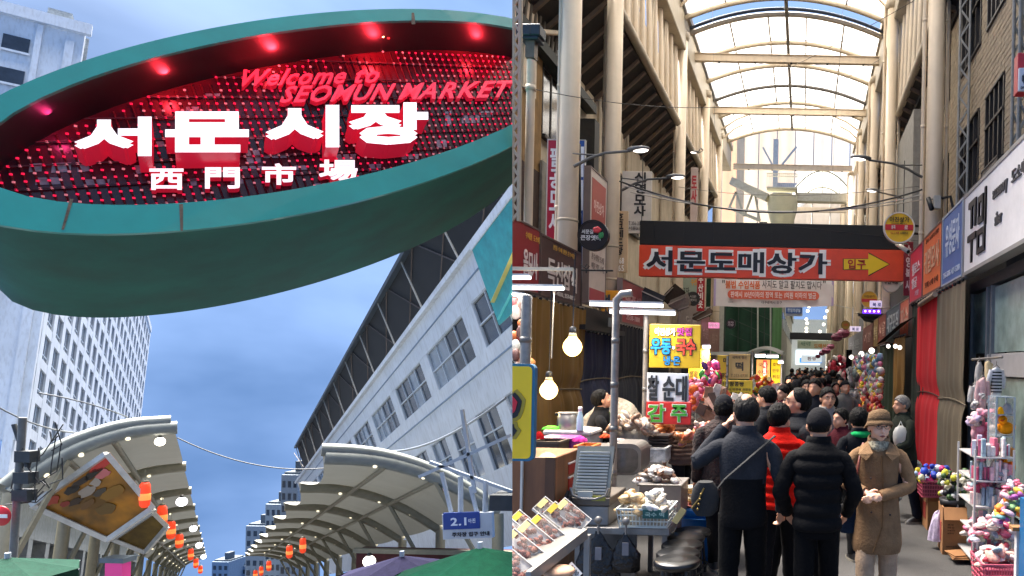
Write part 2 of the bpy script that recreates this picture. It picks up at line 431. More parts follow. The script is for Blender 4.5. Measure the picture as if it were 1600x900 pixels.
# letters: outline in photograph pixels, a real slab standing proud of the panel
def gtext(s, x0, x1, y0, y1, d0, d1, mface, mside, bold=.03, shear=0, name='lettering', rise=0, lab=None):
    m = MB(); copies = [(0, 0)] if bold < .02 else [(a, b) for a in (-1, 1) for b in (-1, 1)]
    for ci, (ea, eb) in enumerate(copies):
        vs, fs, asp = glyphs(s, bold); e = (bold-.012)*(y1-y0)
        O = []
        for v in vs:
            px = x0+(x1-x0)*v[0]+shear*(v[1]-.5)+ea*e; py = y1-(y1-y0)*v[1]-rise*(v[0]-.5)+eb*e
            O.append(PPL(px, py, S0+SN*(d0+.0015*ci), SN)+(V3() if v[2] > 0 else SN*(d1-d0)))
        for f in fs:
            zs = [vs[i][2] > 0 for i in f]
            m.add([O[i] for i in f], [tuple(range(len(f)))], 0 if all(zs) else 1)
    return obj(name, m, [mface, mside], gate, label=lab, world=True)
wl = glow('#fff0f2', .9); rs = mat('letter_side_red', '#c81c38', .4, var=.05, emit=.35*EXK)
for s, x0, x1, y0, y1 in (('서', 113, 240, 180, 246), ('문', 255, 392, 172, 240), ('시', 412, 533, 162, 232), ('장', 542, 672, 158, 228)):
    gtext(s, x0+6, x1-6, y0+5, y1-5, INS-.42, INS-.02, wl, rs, .062, lab='big white Korean letter with red sides')
for s, x0, x1, y0, y1 in (('西', 232, 288, 262, 298), ('門', 319, 376, 260, 296), ('市', 408, 464, 254, 290), ('場', 497, 560, 248, 284)):
    gtext(s, x0+2, x1-2, y0+2, y1-2, INS-.13, INS-.02, glow('#ffdfe4', .95), rs, .035, lab='small white Chinese character')
pk = mat('letter_pink', '#e23c56', .4, var=.05, emit=.45*EXK)
gtext('Welcome to', 374, 594, 106, 132, INS-.12, INS-.02, pk, rs, .03, 14, 'lettering', 6)
gtext('SEOMUN MARKET', 443, 796, 130, 156, INS-.12, INS-.02, pk, rs, .03, 14, 'lettering', 9)
# rusty seams of the rim
for i, (a_, b_) in enumerate((((283, 319), (284, 361)), ((646, 38), (645, 20)), ((112, 311), (98, 359)))):
    m = MB(); m.add([sp(a_[0]-3, a_[1])-SN*.004, sp(a_[0]+3, a_[1])-SN*.004, sp(b_[0]+2, b_[1])-SN*.004, sp(b_[0]-2, b_[1])-SN*.004], [(0, 1, 2, 3)])
    obj('rusty_seam', m, mat('rust_seam', '#5a4a3c', .8, var=.5, scale=12), gate, world=True)
# lamps under the top of the drum
for i, (x, y, cl) in enumerate(((95, 158, '#ff5a86'), (275, 100, '#ff3020'), (443, 70, '#ff3020'), (600, 56, '#ff3020'), (755, 56, '#ff3020'))):
    q = PPL(x, y, S0+SN*.42, SN)
    lm = T('red_spotlight', 'round %s spotlight, %s along the inside top of the oval sign' % (('pink' if i == 0 else 'red'), ('first from the left', 'second from the left', 'third from the left', 'fourth from the left', 'fifth from the left')[i]), 'spotlight', q, 0, 'spotlights inside the oval sign')
    obj('housing', MB().lathe([(.03, .12), (.085, .1), (.1, 0), (.09, -.005)], (0, 0, .02), 14), mat('lamp_housing', '#4a1015', .4), lm)
    obj('lamp_lens', MB().ball((0, 0, .005), (.088, .088, .045), 14, 8), glow('#ff2226' if i else '#ff2f68', 2.6), lm)
    obj('bulb', MB().ball((0, -.07, -.03), (.05, .03, .024), 10, 6), glow('#ffe08a' if i else '#fff0f6', 10), lm)
    pl_ = bpy.data.lights.new('spotlight_glow', 'POINT'); pl_.energy = 17*EXK; pl_.color = (1, .03, .05) if i else (1, .04, .2); pl_.shadow_soft_size = .06
    po = bpy.data.objects.new('spotlight_glow', pl_); COL.objects.link(po); po.parent = lm; po.location = (0, -.12, -.16)
# ---- white building on the right -------------------------------------------------------------------
run, upB, outB = frame_from((-20000, 570+(920*(-20000-1255)-F*F)/355), SL)
WP = P(760, 480, 26.0); WN = outB
if WN.x > 0: WN = -WN                      # points to the street (left)
def wq(px, py):
    v = PPL(px, py, WP, WN)-WP; return v.dot(run), v.dot(upB)
def wpt(a, b, d=0): return WP+run*a+upB*b+WN*d
def wbox(m, a0, a1, b0, b1, d0, d1, mi=0):
    vs = [wpt(a, b, d_) for d_ in (d0, d1) for b in (b0, b1) for a in (a0, a1)]
    return m.add(vs, [(0, 2, 3, 1), (4, 5, 7, 6), (0, 1, 5, 4), (2, 6, 7, 3), (0, 4, 6, 2), (1, 3, 7, 5)], mi)

K = 26/14
wt = mat('white_render_wall', '#bdc4cc', .75, var=.07, scale=.7, streak=.35, bump=.1, bscale=8)
wt2 = mat('white_mullion', '#a8b2bc', .5, var=.05)
gl_dark = mat('dark_window_glass', '#2c3540', .12, var=.3, scale=.9)
gl_mid = mat('grey_window_glass', '#7a8794', .15, var=.25, scale=.9)
wb = T('white_building', 'long white building with rows of big dark windows under a black roof truss', 'building', wpt(10, -8))
A0, A1 = -4*K, 39*K
bU1, bU0, bL1, bL0, bT = .32*K, -.66*K, -1.72*K, -3.07*K, 1.12*K
per = 4.15*K
up = [(1.54*K+per*k, 4.9*K+per*k) for k in range(-1, 9)]
lo = [((-.8+2.2*k)*K, (.72+2.2*k)*K) for k in range(-1, 17)]
m = MB()
wbox(m, A0, A1, bU1, bT, -.6, 0)
wbox(m, A0, A1, bL1, bU0, -.6, 0)
wbox(m, A0, A1, -9, bL0, -.6, 0)
def piers(rows, b0, b1):
    x = A0
    for a, b in rows:
        if a > x: wbox(m, x, a, b0, b1, -.6, -.01)
        x = b
    if x < A1: wbox(m, x, A1, b0, b1, -.6, -.01)
piers(up, bU0, bU1); piers(lo, bL0, bL1)
obj('wall', m, wt, wb, world=True)
m = MB(); wbox(m, A0, A1, bT-.12, bT+.08, .0, .22); obj('parapet_cap', m, wt, wb, world=True)
m = MB(); wbox(m, A0, A1, bT-.78, bT-.74, 0, .05); obj('string_course', m, mat('blue_grey_line', '#6d8299', .6), wb, world=True)
m = MB(); wbox(m, A0, A1, bU0-.62, bU0-.56, 0, .04); obj('string_course', m, mat('blue_grey_line', '#6d8299', .6), wb, world=True)
def window(a0, a1, b0, b1, nm, split=.5, lite=None):
    fr = MB()
    for k in range(nm+1):
        a = a0+(a1-a0)*k/nm; wbox(fr, a-.035, a+.035, b0, b1, -.11, -.05)
    wbox(fr, a0, a1, b0+(b1-b0)*split-.03, b0+(b1-b0)*split+.03, -.12, -.04)
    for b in (b0, b1): wbox(fr, a0, a1, b-.04, b+.04, -.12, -.03)
    f = obj('window', fr, wt2, wb, world=True)
    for k in range(nm):
        q = MB(); wbox(q, a0+(a1-a0)*k/nm+.02, a0+(a1-a0)*(k+1)/nm-.02, b0, b1, -.16, -.12)
        g = obj('pane', q, gl_mid if (lite and k in lite) else gl_dark, f)
        g.data.transform(wm(wb).inverted()); g.data.update()
for i, (a, b) in enumerate(up): window(a, b, bU0, bU1, 4, .5, (3, 2) if i % 2 else (1,))
for i, (a, b) in enumerate(lo): window(a, b, bL0, bL1, 2, .62, (0,) if i % 3 == 0 else ((1,) if i % 3 == 1 else None))
# black truss roof along the top
def ext(px, py): return wq(px, py)
bE = [wq(627, 415)[1], wq(527, 597)[1], wq(453, 727)[1]]
bE = bT+(sum(bE)/3-bT)*1.6
m = MB(); wbox(m, -6*K, 38.5*K, bT+.1, bE, -1.2, -1.0)
rt = obj('roof', m, mat('black_roof', '#040506', .9, var=.3), wb, world=True)
m = MB(); wbox(m, -6*K, 38.5*K, bE-.12, bE+.06, -1.2, -.7); g = obj('edge_beam', m, mat('dark_steel_edge', '#26323d', .5), rt); g.data.transform(wm(wb).inverted())
for k in range(-1, 11):
    a = (1.2+3.6*k)*K
    m = MB(); m.bar(wpt(a, bT+.05, -.5), wpt(a+1.1*K, bE-.1, -.85), .06); g = obj('strut', m, mat('pale_strut', '#8f8f8a', .5), rt); g.data.transform(wm(wb).inverted())
    m = MB(); m.bar(wpt(a, bT+.05, -.9), wpt(a+3.4*K, bE-.1, -.95), .05); m.bar(wpt(a+3.4*K, bT+.05, -.9), wpt(a, bE-.1, -.95), .05)
    g = obj('brace', m, mat('brown_strut', '#3a2f2a', .6), rt); g.data.transform(wm(wb).inverted())
# teal banner hung near the end of the building
bn = [(782, 372), (800, 318), (812, 430), (797, 470)]
q = MB(); z = [wq(*p) for p in bn]
tb = T('teal_banner', 'teal advertising banner with yellow stripe hung high on the white building', 'banner', wpt(z[0][0], z[3][1], .3))
a0 = wq(783, 335)[0]; a1 = wq(749, 388)[0]
b0_ = wq(797, 480)[1]; b1_ = wq(783, 335)[1]
m = MB(); wbox(m, -4*K, wq(752, 386)[0], bU0+.15, bT-.35, .3, .34); obj('banner_sheet', m, mat('banner_teal', '#1f8f92', .5, var=.2, scale=2), tb, world=True)
m = MB(); m.bar(wpt(wq(752, 386)[0]-.3, bU0+.9, .36), wpt(-4*K, bT-1.2, .36), .22, .01); obj('stripe', m, ink('#b7b36a'), tb, world=True)
m = MB(); m.bar(wpt(wq(752, 386)[0]-.2, bU0+.3, .36), wpt(-4*K, bT-1.9, .36), .12, .01); obj('stripe', m, ink('#5fc7cf'), tb, world=True)
m = MB(); wbox(m, -4*K, wq(752, 386)[0]+.06, bT-.35, bT-.25, .28, .38); obj('edge_bar', m, wt, tb, world=True)
# brown block at the end of the street, behind the white building
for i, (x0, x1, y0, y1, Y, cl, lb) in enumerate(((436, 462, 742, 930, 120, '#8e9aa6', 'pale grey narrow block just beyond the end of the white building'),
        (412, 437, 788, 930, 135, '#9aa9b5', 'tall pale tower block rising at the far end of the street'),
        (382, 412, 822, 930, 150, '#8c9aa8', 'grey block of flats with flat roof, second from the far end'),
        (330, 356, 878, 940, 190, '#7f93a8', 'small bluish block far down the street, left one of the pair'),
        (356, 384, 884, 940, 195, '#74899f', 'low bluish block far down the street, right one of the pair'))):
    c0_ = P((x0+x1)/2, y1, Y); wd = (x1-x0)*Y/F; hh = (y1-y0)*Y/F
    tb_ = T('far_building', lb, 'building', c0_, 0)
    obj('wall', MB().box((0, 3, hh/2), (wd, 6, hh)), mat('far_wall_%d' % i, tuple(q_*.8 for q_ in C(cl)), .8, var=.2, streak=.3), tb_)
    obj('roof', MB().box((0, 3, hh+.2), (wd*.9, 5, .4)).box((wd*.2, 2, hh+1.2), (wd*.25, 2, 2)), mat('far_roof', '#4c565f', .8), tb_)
    nx = 3
    for a in range(nx):
        for b_ in range(max(2, int((y1-y0)/16))):
            obj('window', MB().box((-wd/2+wd*(a+.5)/nx, -.02, hh-1.6-b_*2.1), (wd/nx*.5, .1, 1.1)), gl_dark, tb_)
# ---- white office block on the left ------------------------------------------------------------------
S2 = unit(ray(335, 905))
run2, up2, o2 = frame_from((773, -4087), S2)
BP = P(120, 600, 70.0); BN = o2 if o2.x > 0 else -o2
def bq(px, py):
    v = PPL(px, py, BP, BN)-BP; return v.dot(run2), v.dot(up2)
def bpt(a, b, d=0): return BP+run2*a+up2*b+BN*d
def bbox(m, a0, a1, b0, b1, d0, d1, mi=0):
    vs = [bpt(a, b, d_) for d_ in (d0, d1) for b in (b0, b1) for a in (a0, a1)]
    return m.add(vs, [(0, 2, 3, 1), (4, 5, 7, 6), (0, 1, 5, 4), (2, 6, 7, 3), (0, 4, 6, 2), (1, 3, 7, 5)], mi)

Q = 1.75
lb = T('office_building', 'tall white office block with a grid of narrow dark windows rising behind the left canopy', 'building', bpt(10, -16))
wl2 = mat('white_tile_wall', '#c6ccd2', .7, var=.08, scale=.5, streak=.3)
pitch = 1.62*Q; cw = 2.3*Q; La, Lb = -12.9*Q, 39*Q; top = 14.2*Q
nr, nc = 13, 22
m = MB(); bbox(m, La, Lb, top-.55*Q, top, -14, .15)                       # cornice block
for r_ in range(nr+1):
    b = top-.55*Q-r_*pitch; bbox(m, La, Lb, b-.45*Q, b-.003, -.5, .0)
bbox(m, La, Lb, top-.55*Q-nr*pitch-.45*Q-4.4, top-.55*Q-nr*pitch-.45*Q, -.5, .02)
obj('wall', m, wl2, lb, world=True)
cwn = (Lb-La)/nc
for c_ in range(nc+1):
    m = MB(); a = La+c_*cwn; bbox(m, a-.17*cwn, a+.17*cwn, top-.55*Q-nr*pitch, top-.553*Q, -.5, .02); obj('pilaster', m, wl2, lb, world=True)
proto = MB(); bbox(proto, -.34*cwn, .34*cwn, 0, pitch-.45*Q, -.2, -.12)
proto.V = [tuple(V3(v)-BP) for v in proto.V]
fr = MB(); bbox(fr, -.02, .05, 0, pitch-.45*Q, -.13, -.08); bbox(fr, -.3*cwn, .3*cwn, .25*Q, .31*Q, -.13, -.09)
fr.V = [tuple(V3(v)-BP) for v in fr.V]
pw = None; rw = random.Random(5)
gls = [gl_dark, gl_dark, gl_dark, mat('office_glass_blue', '#35475a', .1, var=.2)]
for r_ in range(nr):
    for c_ in range(nc):
        q = bpt(La+(c_+.5)*cwn, top-.55*Q-(r_+1)*pitch)
        px = proj(q)
        if px[0] < -30 or px[1] < -30: continue
        if inside(px[0], px[1], OUT) : continue
        if pw is None:
            pw = obj('window', proto, gl_dark, lb); pf = obj('mullion', fr, wt2, pw); pw.location = q-V3(lb.location); continue
        o = pw.copy(); COL.objects.link(o); SIDE[o.name] = 'L'; o.parent = lb; o.location = q-V3(lb.location)
        if px[1] > 400:
            f = pf.copy(); COL.objects.link(f); SIDE[f.name] = 'L'; f.parent = o
EW0, EWP, EWW = -2.4, 2.6, 1.45
# end wall facing the gate, with its own windows
m = MB(); bbox(m, La-.5, La, -9, top+.35*Q, -16, .5); obj('end_wall', m, wl2, lb, world=True)
m = MB(); bbox(m, La-.9, La-.5, top-.1, top+.5*Q, -16, .9); obj('cornice', m, wl2, lb, world=True)
for r_ in range(3):
    for c_ in range(4):
        m = MB(); b = top-3.1-r_*2.9; bbox(m, La-.62, La-.5, b, b+1.35, EW0-c_*EWP-EWW, EW0-c_*EWP)
        g = obj('window', m, gl_dark, lb, world=True)
        m = MB(); bbox(m, La-.68, La-.62, b-.1, b+.08, EW0-c_*EWP-EWW-.1, EW0-c_*EWP+.1); f = obj('sill', m, wl2, g); f.data.transform(wm(lb).inverted())
    m = MB(); bbox(m, La-.72, La-.5, -9, top-.3, EW0-r_*EWP+.25, EW0-r_*EWP+.6); obj('pilaster', m, wl2, lb, world=True)
# roof clutter at the corner
m = MB(); bbox(m, La-.3, La+1.2, top+.5*Q, top+1.0*Q, -1.8, -.4)
m.tube([bpt(La+.6, top, .1), bpt(La+.6, top+1.9*Q*.5, .1)], .12, 6); m.tube([bpt(La+1.8, top-1.6, .3), bpt(La+1.8, top+1.0, .3)], .16, 6)
obj('roof_equipment', m, mat('roof_kit', '#7e868a', .6, var=.3), lb, world=True)
# low annex in front of the office block with three dark shop openings
an = T('low_annex', 'low grey concrete annex with dark garage openings under the left canopy', 'building', P(80, 1000, 24))
AP = P(80, 800, 24.0)
def aq(px, py):
    v = PPL(px, py, AP, BN)-AP; return v.dot(run2), v.dot(up2)
def apt(a, b, d=0): return AP+run2*a+up2*b+BN*d
def abox(m, a0, a1, b0, b1, d0, d1):
    vs = [apt(a, b, d_) for d_ in (d0, d1) for b in (b0, b1) for a in (a0, a1)]
    return m.add(vs, [(0, 2, 3, 1), (4, 5, 7, 6), (0, 1, 5, 4), (2, 6, 7, 3), (0, 4, 6, 2), (1, 3, 7, 5)])
bt = aq(60, 790)[1]; bs = aq(60, 845)[1]
cg = mat('annex_concrete', '#7d8489', .8, var=.15, streak=.4)
m = MB(); abox(m, -12, 40, bs, bt, -6, 0)
for k in range(-3, 14): abox(m, k*3.0, k*3.0+.7, bs-5, bs, -.5, -.01)
obj('wall', m, cg, an, world=True)
m = MB(); abox(m, -12, 40, bs-5, bs, -3, -2.9); obj('dark_interior', m, mat('annex_dark', '#191b1e', .8), an, world=True)
m = MB(); abox(m, -12, 40, bt-.02, bt+.12, 0, .25); obj('cornice', m, cg, an, world=True)
# ---- canopies over the stalls --------------------------------------------------------------------
memb = mat('canopy_membrane', '#7e807a', .6, var=.08, scale=1.2, transl=.06, dirt=.18)
memb2 = mat('canopy_membrane_green', '#7c8a78', .6, var=.08, scale=1.2, transl=.12)
rst = mat('canopy_rib_steel', '#85826f', .55, var=.12)
edg = mat('canopy_edge_beam', '#757c79', .5, var=.12)
def spline(pts, n):
    out = []
    for i in range(n+1):
        t = i/n*(len(pts)-1); k = min(int(t), len(pts)-2); u = t-k
        p0 = pts[max(k-1, 0)]; p1 = pts[k]; p2 = pts[k+1]; p3 = pts[min(k+2, len(pts)-1)]
        out.append(tuple(.5*(2*p1[j]+(p2[j]-p0[j])*u+(2*p0[j]-5*p1[j]+4*p2[j]-p3[j])*u*u+(3*p1[j]-p0[j]-3*p2[j]+p3[j])*u**3) for j in range(2)))
    return out
def canopy(label, prof, Y0, run_, gap, count, group, greens=()):
    pl0 = P(prof[0][0], prof[0][1], Y0); prof = spline(prof, 14)
    base = [PPL(x, y, pl0, run_) for x, y in prof]
    step_ = run_*(gap*Y0/run_.y)
    upc = -unit((base[0]+base[-1])/2-base[len(base)//2])
    first = None
    for k in range(count):
        o_ = step_*k
        t = T('canopy', label[min(k, 4)] if k < 4 else '%s, %s from the front' % (label[4], ('fifth', 'sixth', 'seventh', 'eighth', 'ninth', 'tenth', 'eleventh', 'twelfth', 'thirteenth')[k-4]), 'canopy', base[-1]+o_, 0, group)
        m = MB(); m.tube([p+o_ for p in base], .085, 6, flat=1.5); obj('rib', m, rst if k else edg, t, world=True)
        if k < count-1:
            m = MB(); nn_ = len(base)-1
            def fn(u, v):
                i = u*nn_; a = int(min(i, nn_-1)); q = base[a].lerp(base[a+1], i-a)
                sag = sin(pi*v)*(.42*(1-u)+.10)
                pinch = sin(pi*v)*max(0, .8-u*3)*.5
                return q+o_+step_*v+upc*(.12-sag*.55)+(base[3]-base[0])*pinch*.45
            m.grid(fn, nn_, 8); obj('membrane', m, memb2 if k in greens else memb, t, world=True)
            m = MB(); j = 5; m.tube([base[j]+o_-upc*.1, base[j]+o_+step_-upc*.1], .05, 6); j = 9
            m.tube([base[j]+o_-upc*.1, base[j]+o_+step_-upc*.1], .05, 6); obj('purlin', m, rst, t, world=True)
            for j in (4, 8, 11):
                q = base[j]+o_-upc*.14
                obj('spot_lamp', MB().lathe([(.02, .06), (.035, .04), (.04, 0), (.02, -.02)], q, 8), glow('#fff2cc', .9), t, world=True)
        if k == 0:
            m = MB(); m.tube([p+upc*.16 for p in base], .07, 6, flat=1.7); obj('edge_beam', m, edg, t, world=True)
        e = base[-1]+o_
        m = MB(); m.tube([e, e-up2*7], .12, 8); m.bar(base[9]+o_-upc*.1, e-up2*1.6, .07); obj('post', m, rst, t, world=True)
    return base, step_
cb, cs = canopy(['front membrane canopy on the right, its raised tip standing before the white building', 'second membrane canopy from the front on the right, under the white building',
  'third membrane canopy from the front in the right-hand row', 'fourth membrane canopy from the front in the right-hand row', 'pale ribbed canopy farther down in the right-hand row'],
  [(508, 715), (560, 717), (610, 724), (665, 740), (720, 765), (778, 803)], 13.0, SL, .285, 10, 'canopies along the right side of the left street')
cb2, cs2 = canopy(['front membrane canopy on the left, long sweeping edge beam over the yellow picture', 'second membrane canopy from the front on the left',
  'third membrane canopy from the front in the left-hand row', 'fourth membrane canopy from the front in the left-hand row', 'grey ribbed canopy farther down in the left-hand row'],
  [(277, 668), (215, 673), (160, 687), (110, 707), (60, 738), (20, 770)], 14.0, SL, .31, 13, 'canopies along the left side of the left street')
# glare lamp and yellow light on the left canopy
def bulb(name, label, px, py, Y, r, col, e, group=None, hang=.5):
    q = P(px, py, Y); t = T(name, label, 'lamp', q, 0, group)
    obj('lamp_globe', MB().ball((0, 0, 0), (r, r, r), 14, 10), glow(col, e), t)
    obj('holder', MB().lathe([(r*.3, r*.85), (r*.4, r*1.1), (r*.25, r*1.5)], (0, 0, 0), 10), mat('lamp_holder', '#40403c', .5), t)
    return t
bulb('floodlight', 'bright white lamp under the tip of the front left canopy', 250, 690, 13.9, .085, '#fff6e0', 6)
t = T('light_box', 'small glowing yellow light box standing on top of the left canopy', 'lamp', P(224, 672, 14.2))
obj('box_body', MB().box((0, 0, .12), (.2, .12, .2)), glow('#ffe45c', 1.4), t); obj('box_cap', MB().box((0, 0, .24), (.24, .14, .03)), rst, t)
for i, (x, y, s_) in enumerate(((284, 784, .1), (302, 826, .1), (311, 852, .12), (318, 870, .12))):
    bulb('floodlight', 'white lamp at the tip of the %s canopy on the left' % ('second', 'fourth', 'sixth', 'eighth')[i], x, y, 14.0*(1+.31*(i*2+1)), s_*1.2, '#f4f6ff', 3)
# hanging pictures under the left canopy
def picture(label, qs, Y, cols):
    pl0 = P(*qs[0], Y); nrm = unit(V3((.32, -1, -.35)))
    c4 = [PPL(x, y, pl0, nrm) for x, y in qs]
    t = T('hanging_picture', label, 'picture', c4[2])
    m = MB(); m.add(c4+[p-nrm*.06 for p in c4], [(0, 1, 2, 3), (7, 6, 5, 4)]+[(i, 4+i, 4+(i+1) % 4, (i+1) % 4) for i in range(4)])
    obj('picture_sheet', m, cols[0], t, world=True)
    m = MB()
    for i in range(4): m.bar(c4[i]+nrm*.03, c4[(i+1) % 4]+nrm*.03, .09)
    obj('frame', m, mat('picture_frame', '#c9cac4', .4, metal=.3), t, world=True)
    return t, c4, nrm
ph = bpy.data.materials.new('picture_print'); ph.use_nodes = True; tt = ph.node_tree; b = tt.nodes['Principled BSDF']; b.inputs['Roughness'].default_value = .45
co = tt.nodes.new('ShaderNodeTexCoord'); nn = tt.nodes.new('ShaderNodeTexNoise'); nn.inputs['Scale'].default_value = 1.6; nn.inputs['Detail'].default_value = 3
tt.links.new(co.outputs['Object'], nn.inputs['Vector']); rr = tt.nodes.new('ShaderNodeValToRGB'); e = rr.color_ramp.elements
e[0].position = .38; e[0].color = C('#6b4a12')+(1,); e[1].position = .6; e[1].color = C('#b87a18')+(1,)
tt.links.new(nn.outputs['Fac'], rr.inputs['Fac']); tt.links.new(rr.outputs[0], b.inputs['Base Color'])
t, c4, nrm = picture('large yellow framed picture with dark and pink figures hung under the left canopy', [(168, 708), (240, 793), (170, 842), (52, 788)], 13.2, [ph])
def q4(u, v, dd=.012): return c4[3].lerp(c4[0], u).lerp(c4[2].lerp(c4[1], u), v)+nrm*dd
rp_ = random.Random(11)
def patch(u, v, r, col, seed, sx=1):
    rr_ = random.Random(seed); pts = []
    for k in range(12):
        a = 2*pi*k/12; q = r*(.7+.5*rr_.random()); pts.append((u+cos(a)*q*sx, v+sin(a)*q))
    m = MB(); m.add([q4(a, b) for a, b in pts]+[q4(a, b, .02) for a, b in pts], [tuple(range(12)), tuple(range(23, 11, -1))]+[(i, 12+i, 12+(i+1) % 12, (i+1) % 12) for i in range(12)])
    return obj('figure', m, ink(col), t, world=True)
for i, (u, v, r, cl, sx) in enumerate(((.86, .08, .07, '#c43a30', 2.2), (.80, .2, .06, '#c9706c', 1.6), (.72, .12, .05, '#2a2620', 2.4), (.66, .24, .06, '#a89c8c', 1.2), (.56, .12, .05, '#38302a', 2.6), (.5, .27, .06, '#a09484', 2.0), (.4, .14, .06, '#2a2824', 1.5), (.6, .38, .05, '#4a4236', 2.4), (.3, .3, .05, '#3a2a1c', 1.8), (.16, .1, .07, '#a03a24', 1.4), (.36, .42, .05, '#6c4c24', 2.2), (.2, .24, .04, '#8a2e20', 1.6), (.7, .5, .09, '#8c641c', 2.0), (.45, .62, .09, '#6a5020', 1.8))):
    patch(u, v, r, cl, i, sx)
picture('second hanging picture, brown and yellow, just behind the large yellow one', [(240, 800), (262, 822), (228, 862), (178, 842)], 17.5, [mat('picture_print_brown', '#7b6228', .5, var=.5, scale=1.5)])
# paper lanterns
def lantern(label, px, py, Y, wpx, hpx, grp):
    s_ = Y/F; q = P(px, py+hpx/2, Y); r_, h_ = wpx/2*s_*.72, hpx*s_
    t = T('paper_lantern', label, 'lantern', q, 0, grp)
    prof = [(r_*.55, 0), (r_*.95, h_*.1), (r_, h_*.3), (r_*.97, h_*.7), (r_*.9, h_*.9), (r_*.55, h_)]
    obj('shade', MB().lathe(prof, (0, 0, 0), 12), glow('#e84420', .6), t)
    obj('lit_core', MB().lathe([(r_*.5, h_*.15), (r_*1.012, h_*.3), (r_*1.012, h_*.55), (r_*.5, h_*.7)], (0, 0, 0), 12), glow('#ff8a44', .85), t)
    obj('cap', MB().lathe([(r_*.6, h_), (r_*.6, h_*1.06), (.01, h_*1.08)], (0, 0, 0), 12), rst, t)
    m = MB(); m.tube([(0, 0, h_), (0, 0, h_*1.5)], .008, 4); obj('cord', m, rst, t)
for i, a in enumerate(((226, 773, 13.6, 20, 40), (253, 806, 18, 18, 34), (267, 828, 22, 16, 28), (280, 845, 27, 14, 22), (298, 866, 36, 10, 18), (306, 880, 42, 9, 15), (313, 890, 50, 8, 12))):
    lantern('glowing red-orange paper lantern under the left canopies, %s' % ('nearest and largest', 'second from the front', 'third from the front', 'fourth from the front', 'fifth from the front', 'sixth from the front', 'last small one')[i], *a, 'lanterns on the left')
for i, a in enumerate(((473, 852, 19, 12, 24), (452, 862, 22, 12, 20), (420, 884, 30, 9, 16), (408, 892, 36, 8, 14), (399, 897, 44, 8, 12))):
    lantern('glowing orange lantern under the right-hand canopies, %s' % ('nearest and highest', 'second from the front', 'third from the front', 'fourth from the front', 'last, lowest one')[i], *a, 'lanterns on the right')
# blue and white sign on the front right canopy
t = T('blue_white_sign', 'blue and white hanging sign board below the front right canopy', 'sign', P(733, 843, 11.5))
s_ = 11.5/F
Rt = Matrix.Rotation(-.06, 4, 'Y')
m = MB(); m.M = Rt; m.box((0, 0, 22*s_), (78*s_, .08, 40*s_)); obj('board', m, mat('board_white', '#b9c2cb', .4, var=.05), t, bev=.006)
m = MB(); m.M = Rt; m.box((-8*s_, -.05, 31*s_), (56*s_, .03, 26*s_)); obj('blue_field', m, mat('board_blue', '#173f8f', .4, var=.05), t)
m = MB(); m.M = Rt; put(m, '2.1', -24*s_, 0, 24*s_, 36*s_, -.07, .008, .03); put(m, '아진', 3*s_, 14*s_, 27*s_, 34*s_, -.07, .008); obj('lettering', m, ink('#dfe8f5'), t)
m = MB(); m.M = Rt; put(m, '주차장 입구 안내', -24*s_, 34*s_, 6*s_, 13*s_, -.05, .008, .02); obj('lettering', m, ink('#30323a'), t)
m = MB(); m.tube([(-14*s_, 0, 42*s_), (-20*s_, .1, 96*s_)], .04, 6); m.tube([(24*s_, 0, 40*s_), (20*s_, .1, 90*s_)], .04, 6); obj('hanger', m, wt2, t)
# market umbrellas at the bottom
def parasol(label, px, py, Y, wpx, col, h_=.55):
    s_ = Y/F; a = P(px, py, Y); r_ = wpx/2*s_; t = T('market_umbrella', label, 'umbrella', a-V3((0, 0, 2.2)))
    m = MB(); n_ = 8
    top_ = V3((0, 0, 2.2)); ed = [V3((cos(2*pi*(k+.5)/n_)*r_, sin(2*pi*(k+.5)/n_)*r_, 2.2-h_)) for k in range(n_)]
    for k in range(n_):
        A, B = ed[k], ed[(k+1) % n_]; g_ = []
        for j in range(5):
            q = j/4; l, r2 = top_.lerp(A, q), top_.lerp(B, q); mid = (l+r2)/2-V3((0, 0, .04*q))
            g_ += [l, mid, r2]
        m.add(g_, [(j*3+i, j*3+i+1, j*3+i+4, j*3+i+3) for j in range(4) for i in range(2)], 0, True)
        m.add([A, B, B-V3((0, 0, .16)), A-V3((0, 0, .16))], [(0, 1, 2, 3)])
    obj('umbrella_cloth', m, cloth(col), t)
    m = MB(); m.tube([(0, 0, -1.5), (0, 0, 2.26)], .03, 8)
    for k in range(n_): m.tube([top_-V3((0, 0, .03)), ed[k]-V3((0, 0, .02))], .012, 4)
    obj('pole_and_ribs', m, wt2, t)
parasol('large green market umbrella at the bottom beside the seam', 750, 855, 8.0, 330, '#0e4633', .42)
parasol('dusky purple market umbrella left of the green one', 628, 868, 9.5, 240, '#2c2a48', .34)
parasol('green and white striped stall roof umbrella at the bottom left corner', 12, 871, 9.0, 170, '#12352a', .2)
t = T('market_shed', 'dark red shop front behind the market umbrellas under the canopy', 'shop', P(700, 905, 15))
m = MB(); m.box((-.2, 1, -.1), (4.6, .3, .9)); obj('red_wall', m, mat('shop_dark_red', '#4d1418', .7, var=.25), t)
m = MB(); m.box((-.2, .78, .36), (4.6, .1, .1)); obj('fascia', m, rst, t)
bulb('shop_lamp', 'small white lamp glowing over the purple umbrella', 577, 877, 15, .12, '#fff8ea', 5)
# pink shop light box
t = T('pink_light_box', 'pink glowing sign box low behind the left canopy posts', 'sign', P(184, 905, 15))
obj('lit_panel', MB().box((0, 0, .2), (.36, .2, .36)), glow('#d0408c', .3), t); obj('cap', MB().box((0, 0, .43), (.5, .3, .1)), mat('box_cap_grey', '#6f7d88', .5), t)
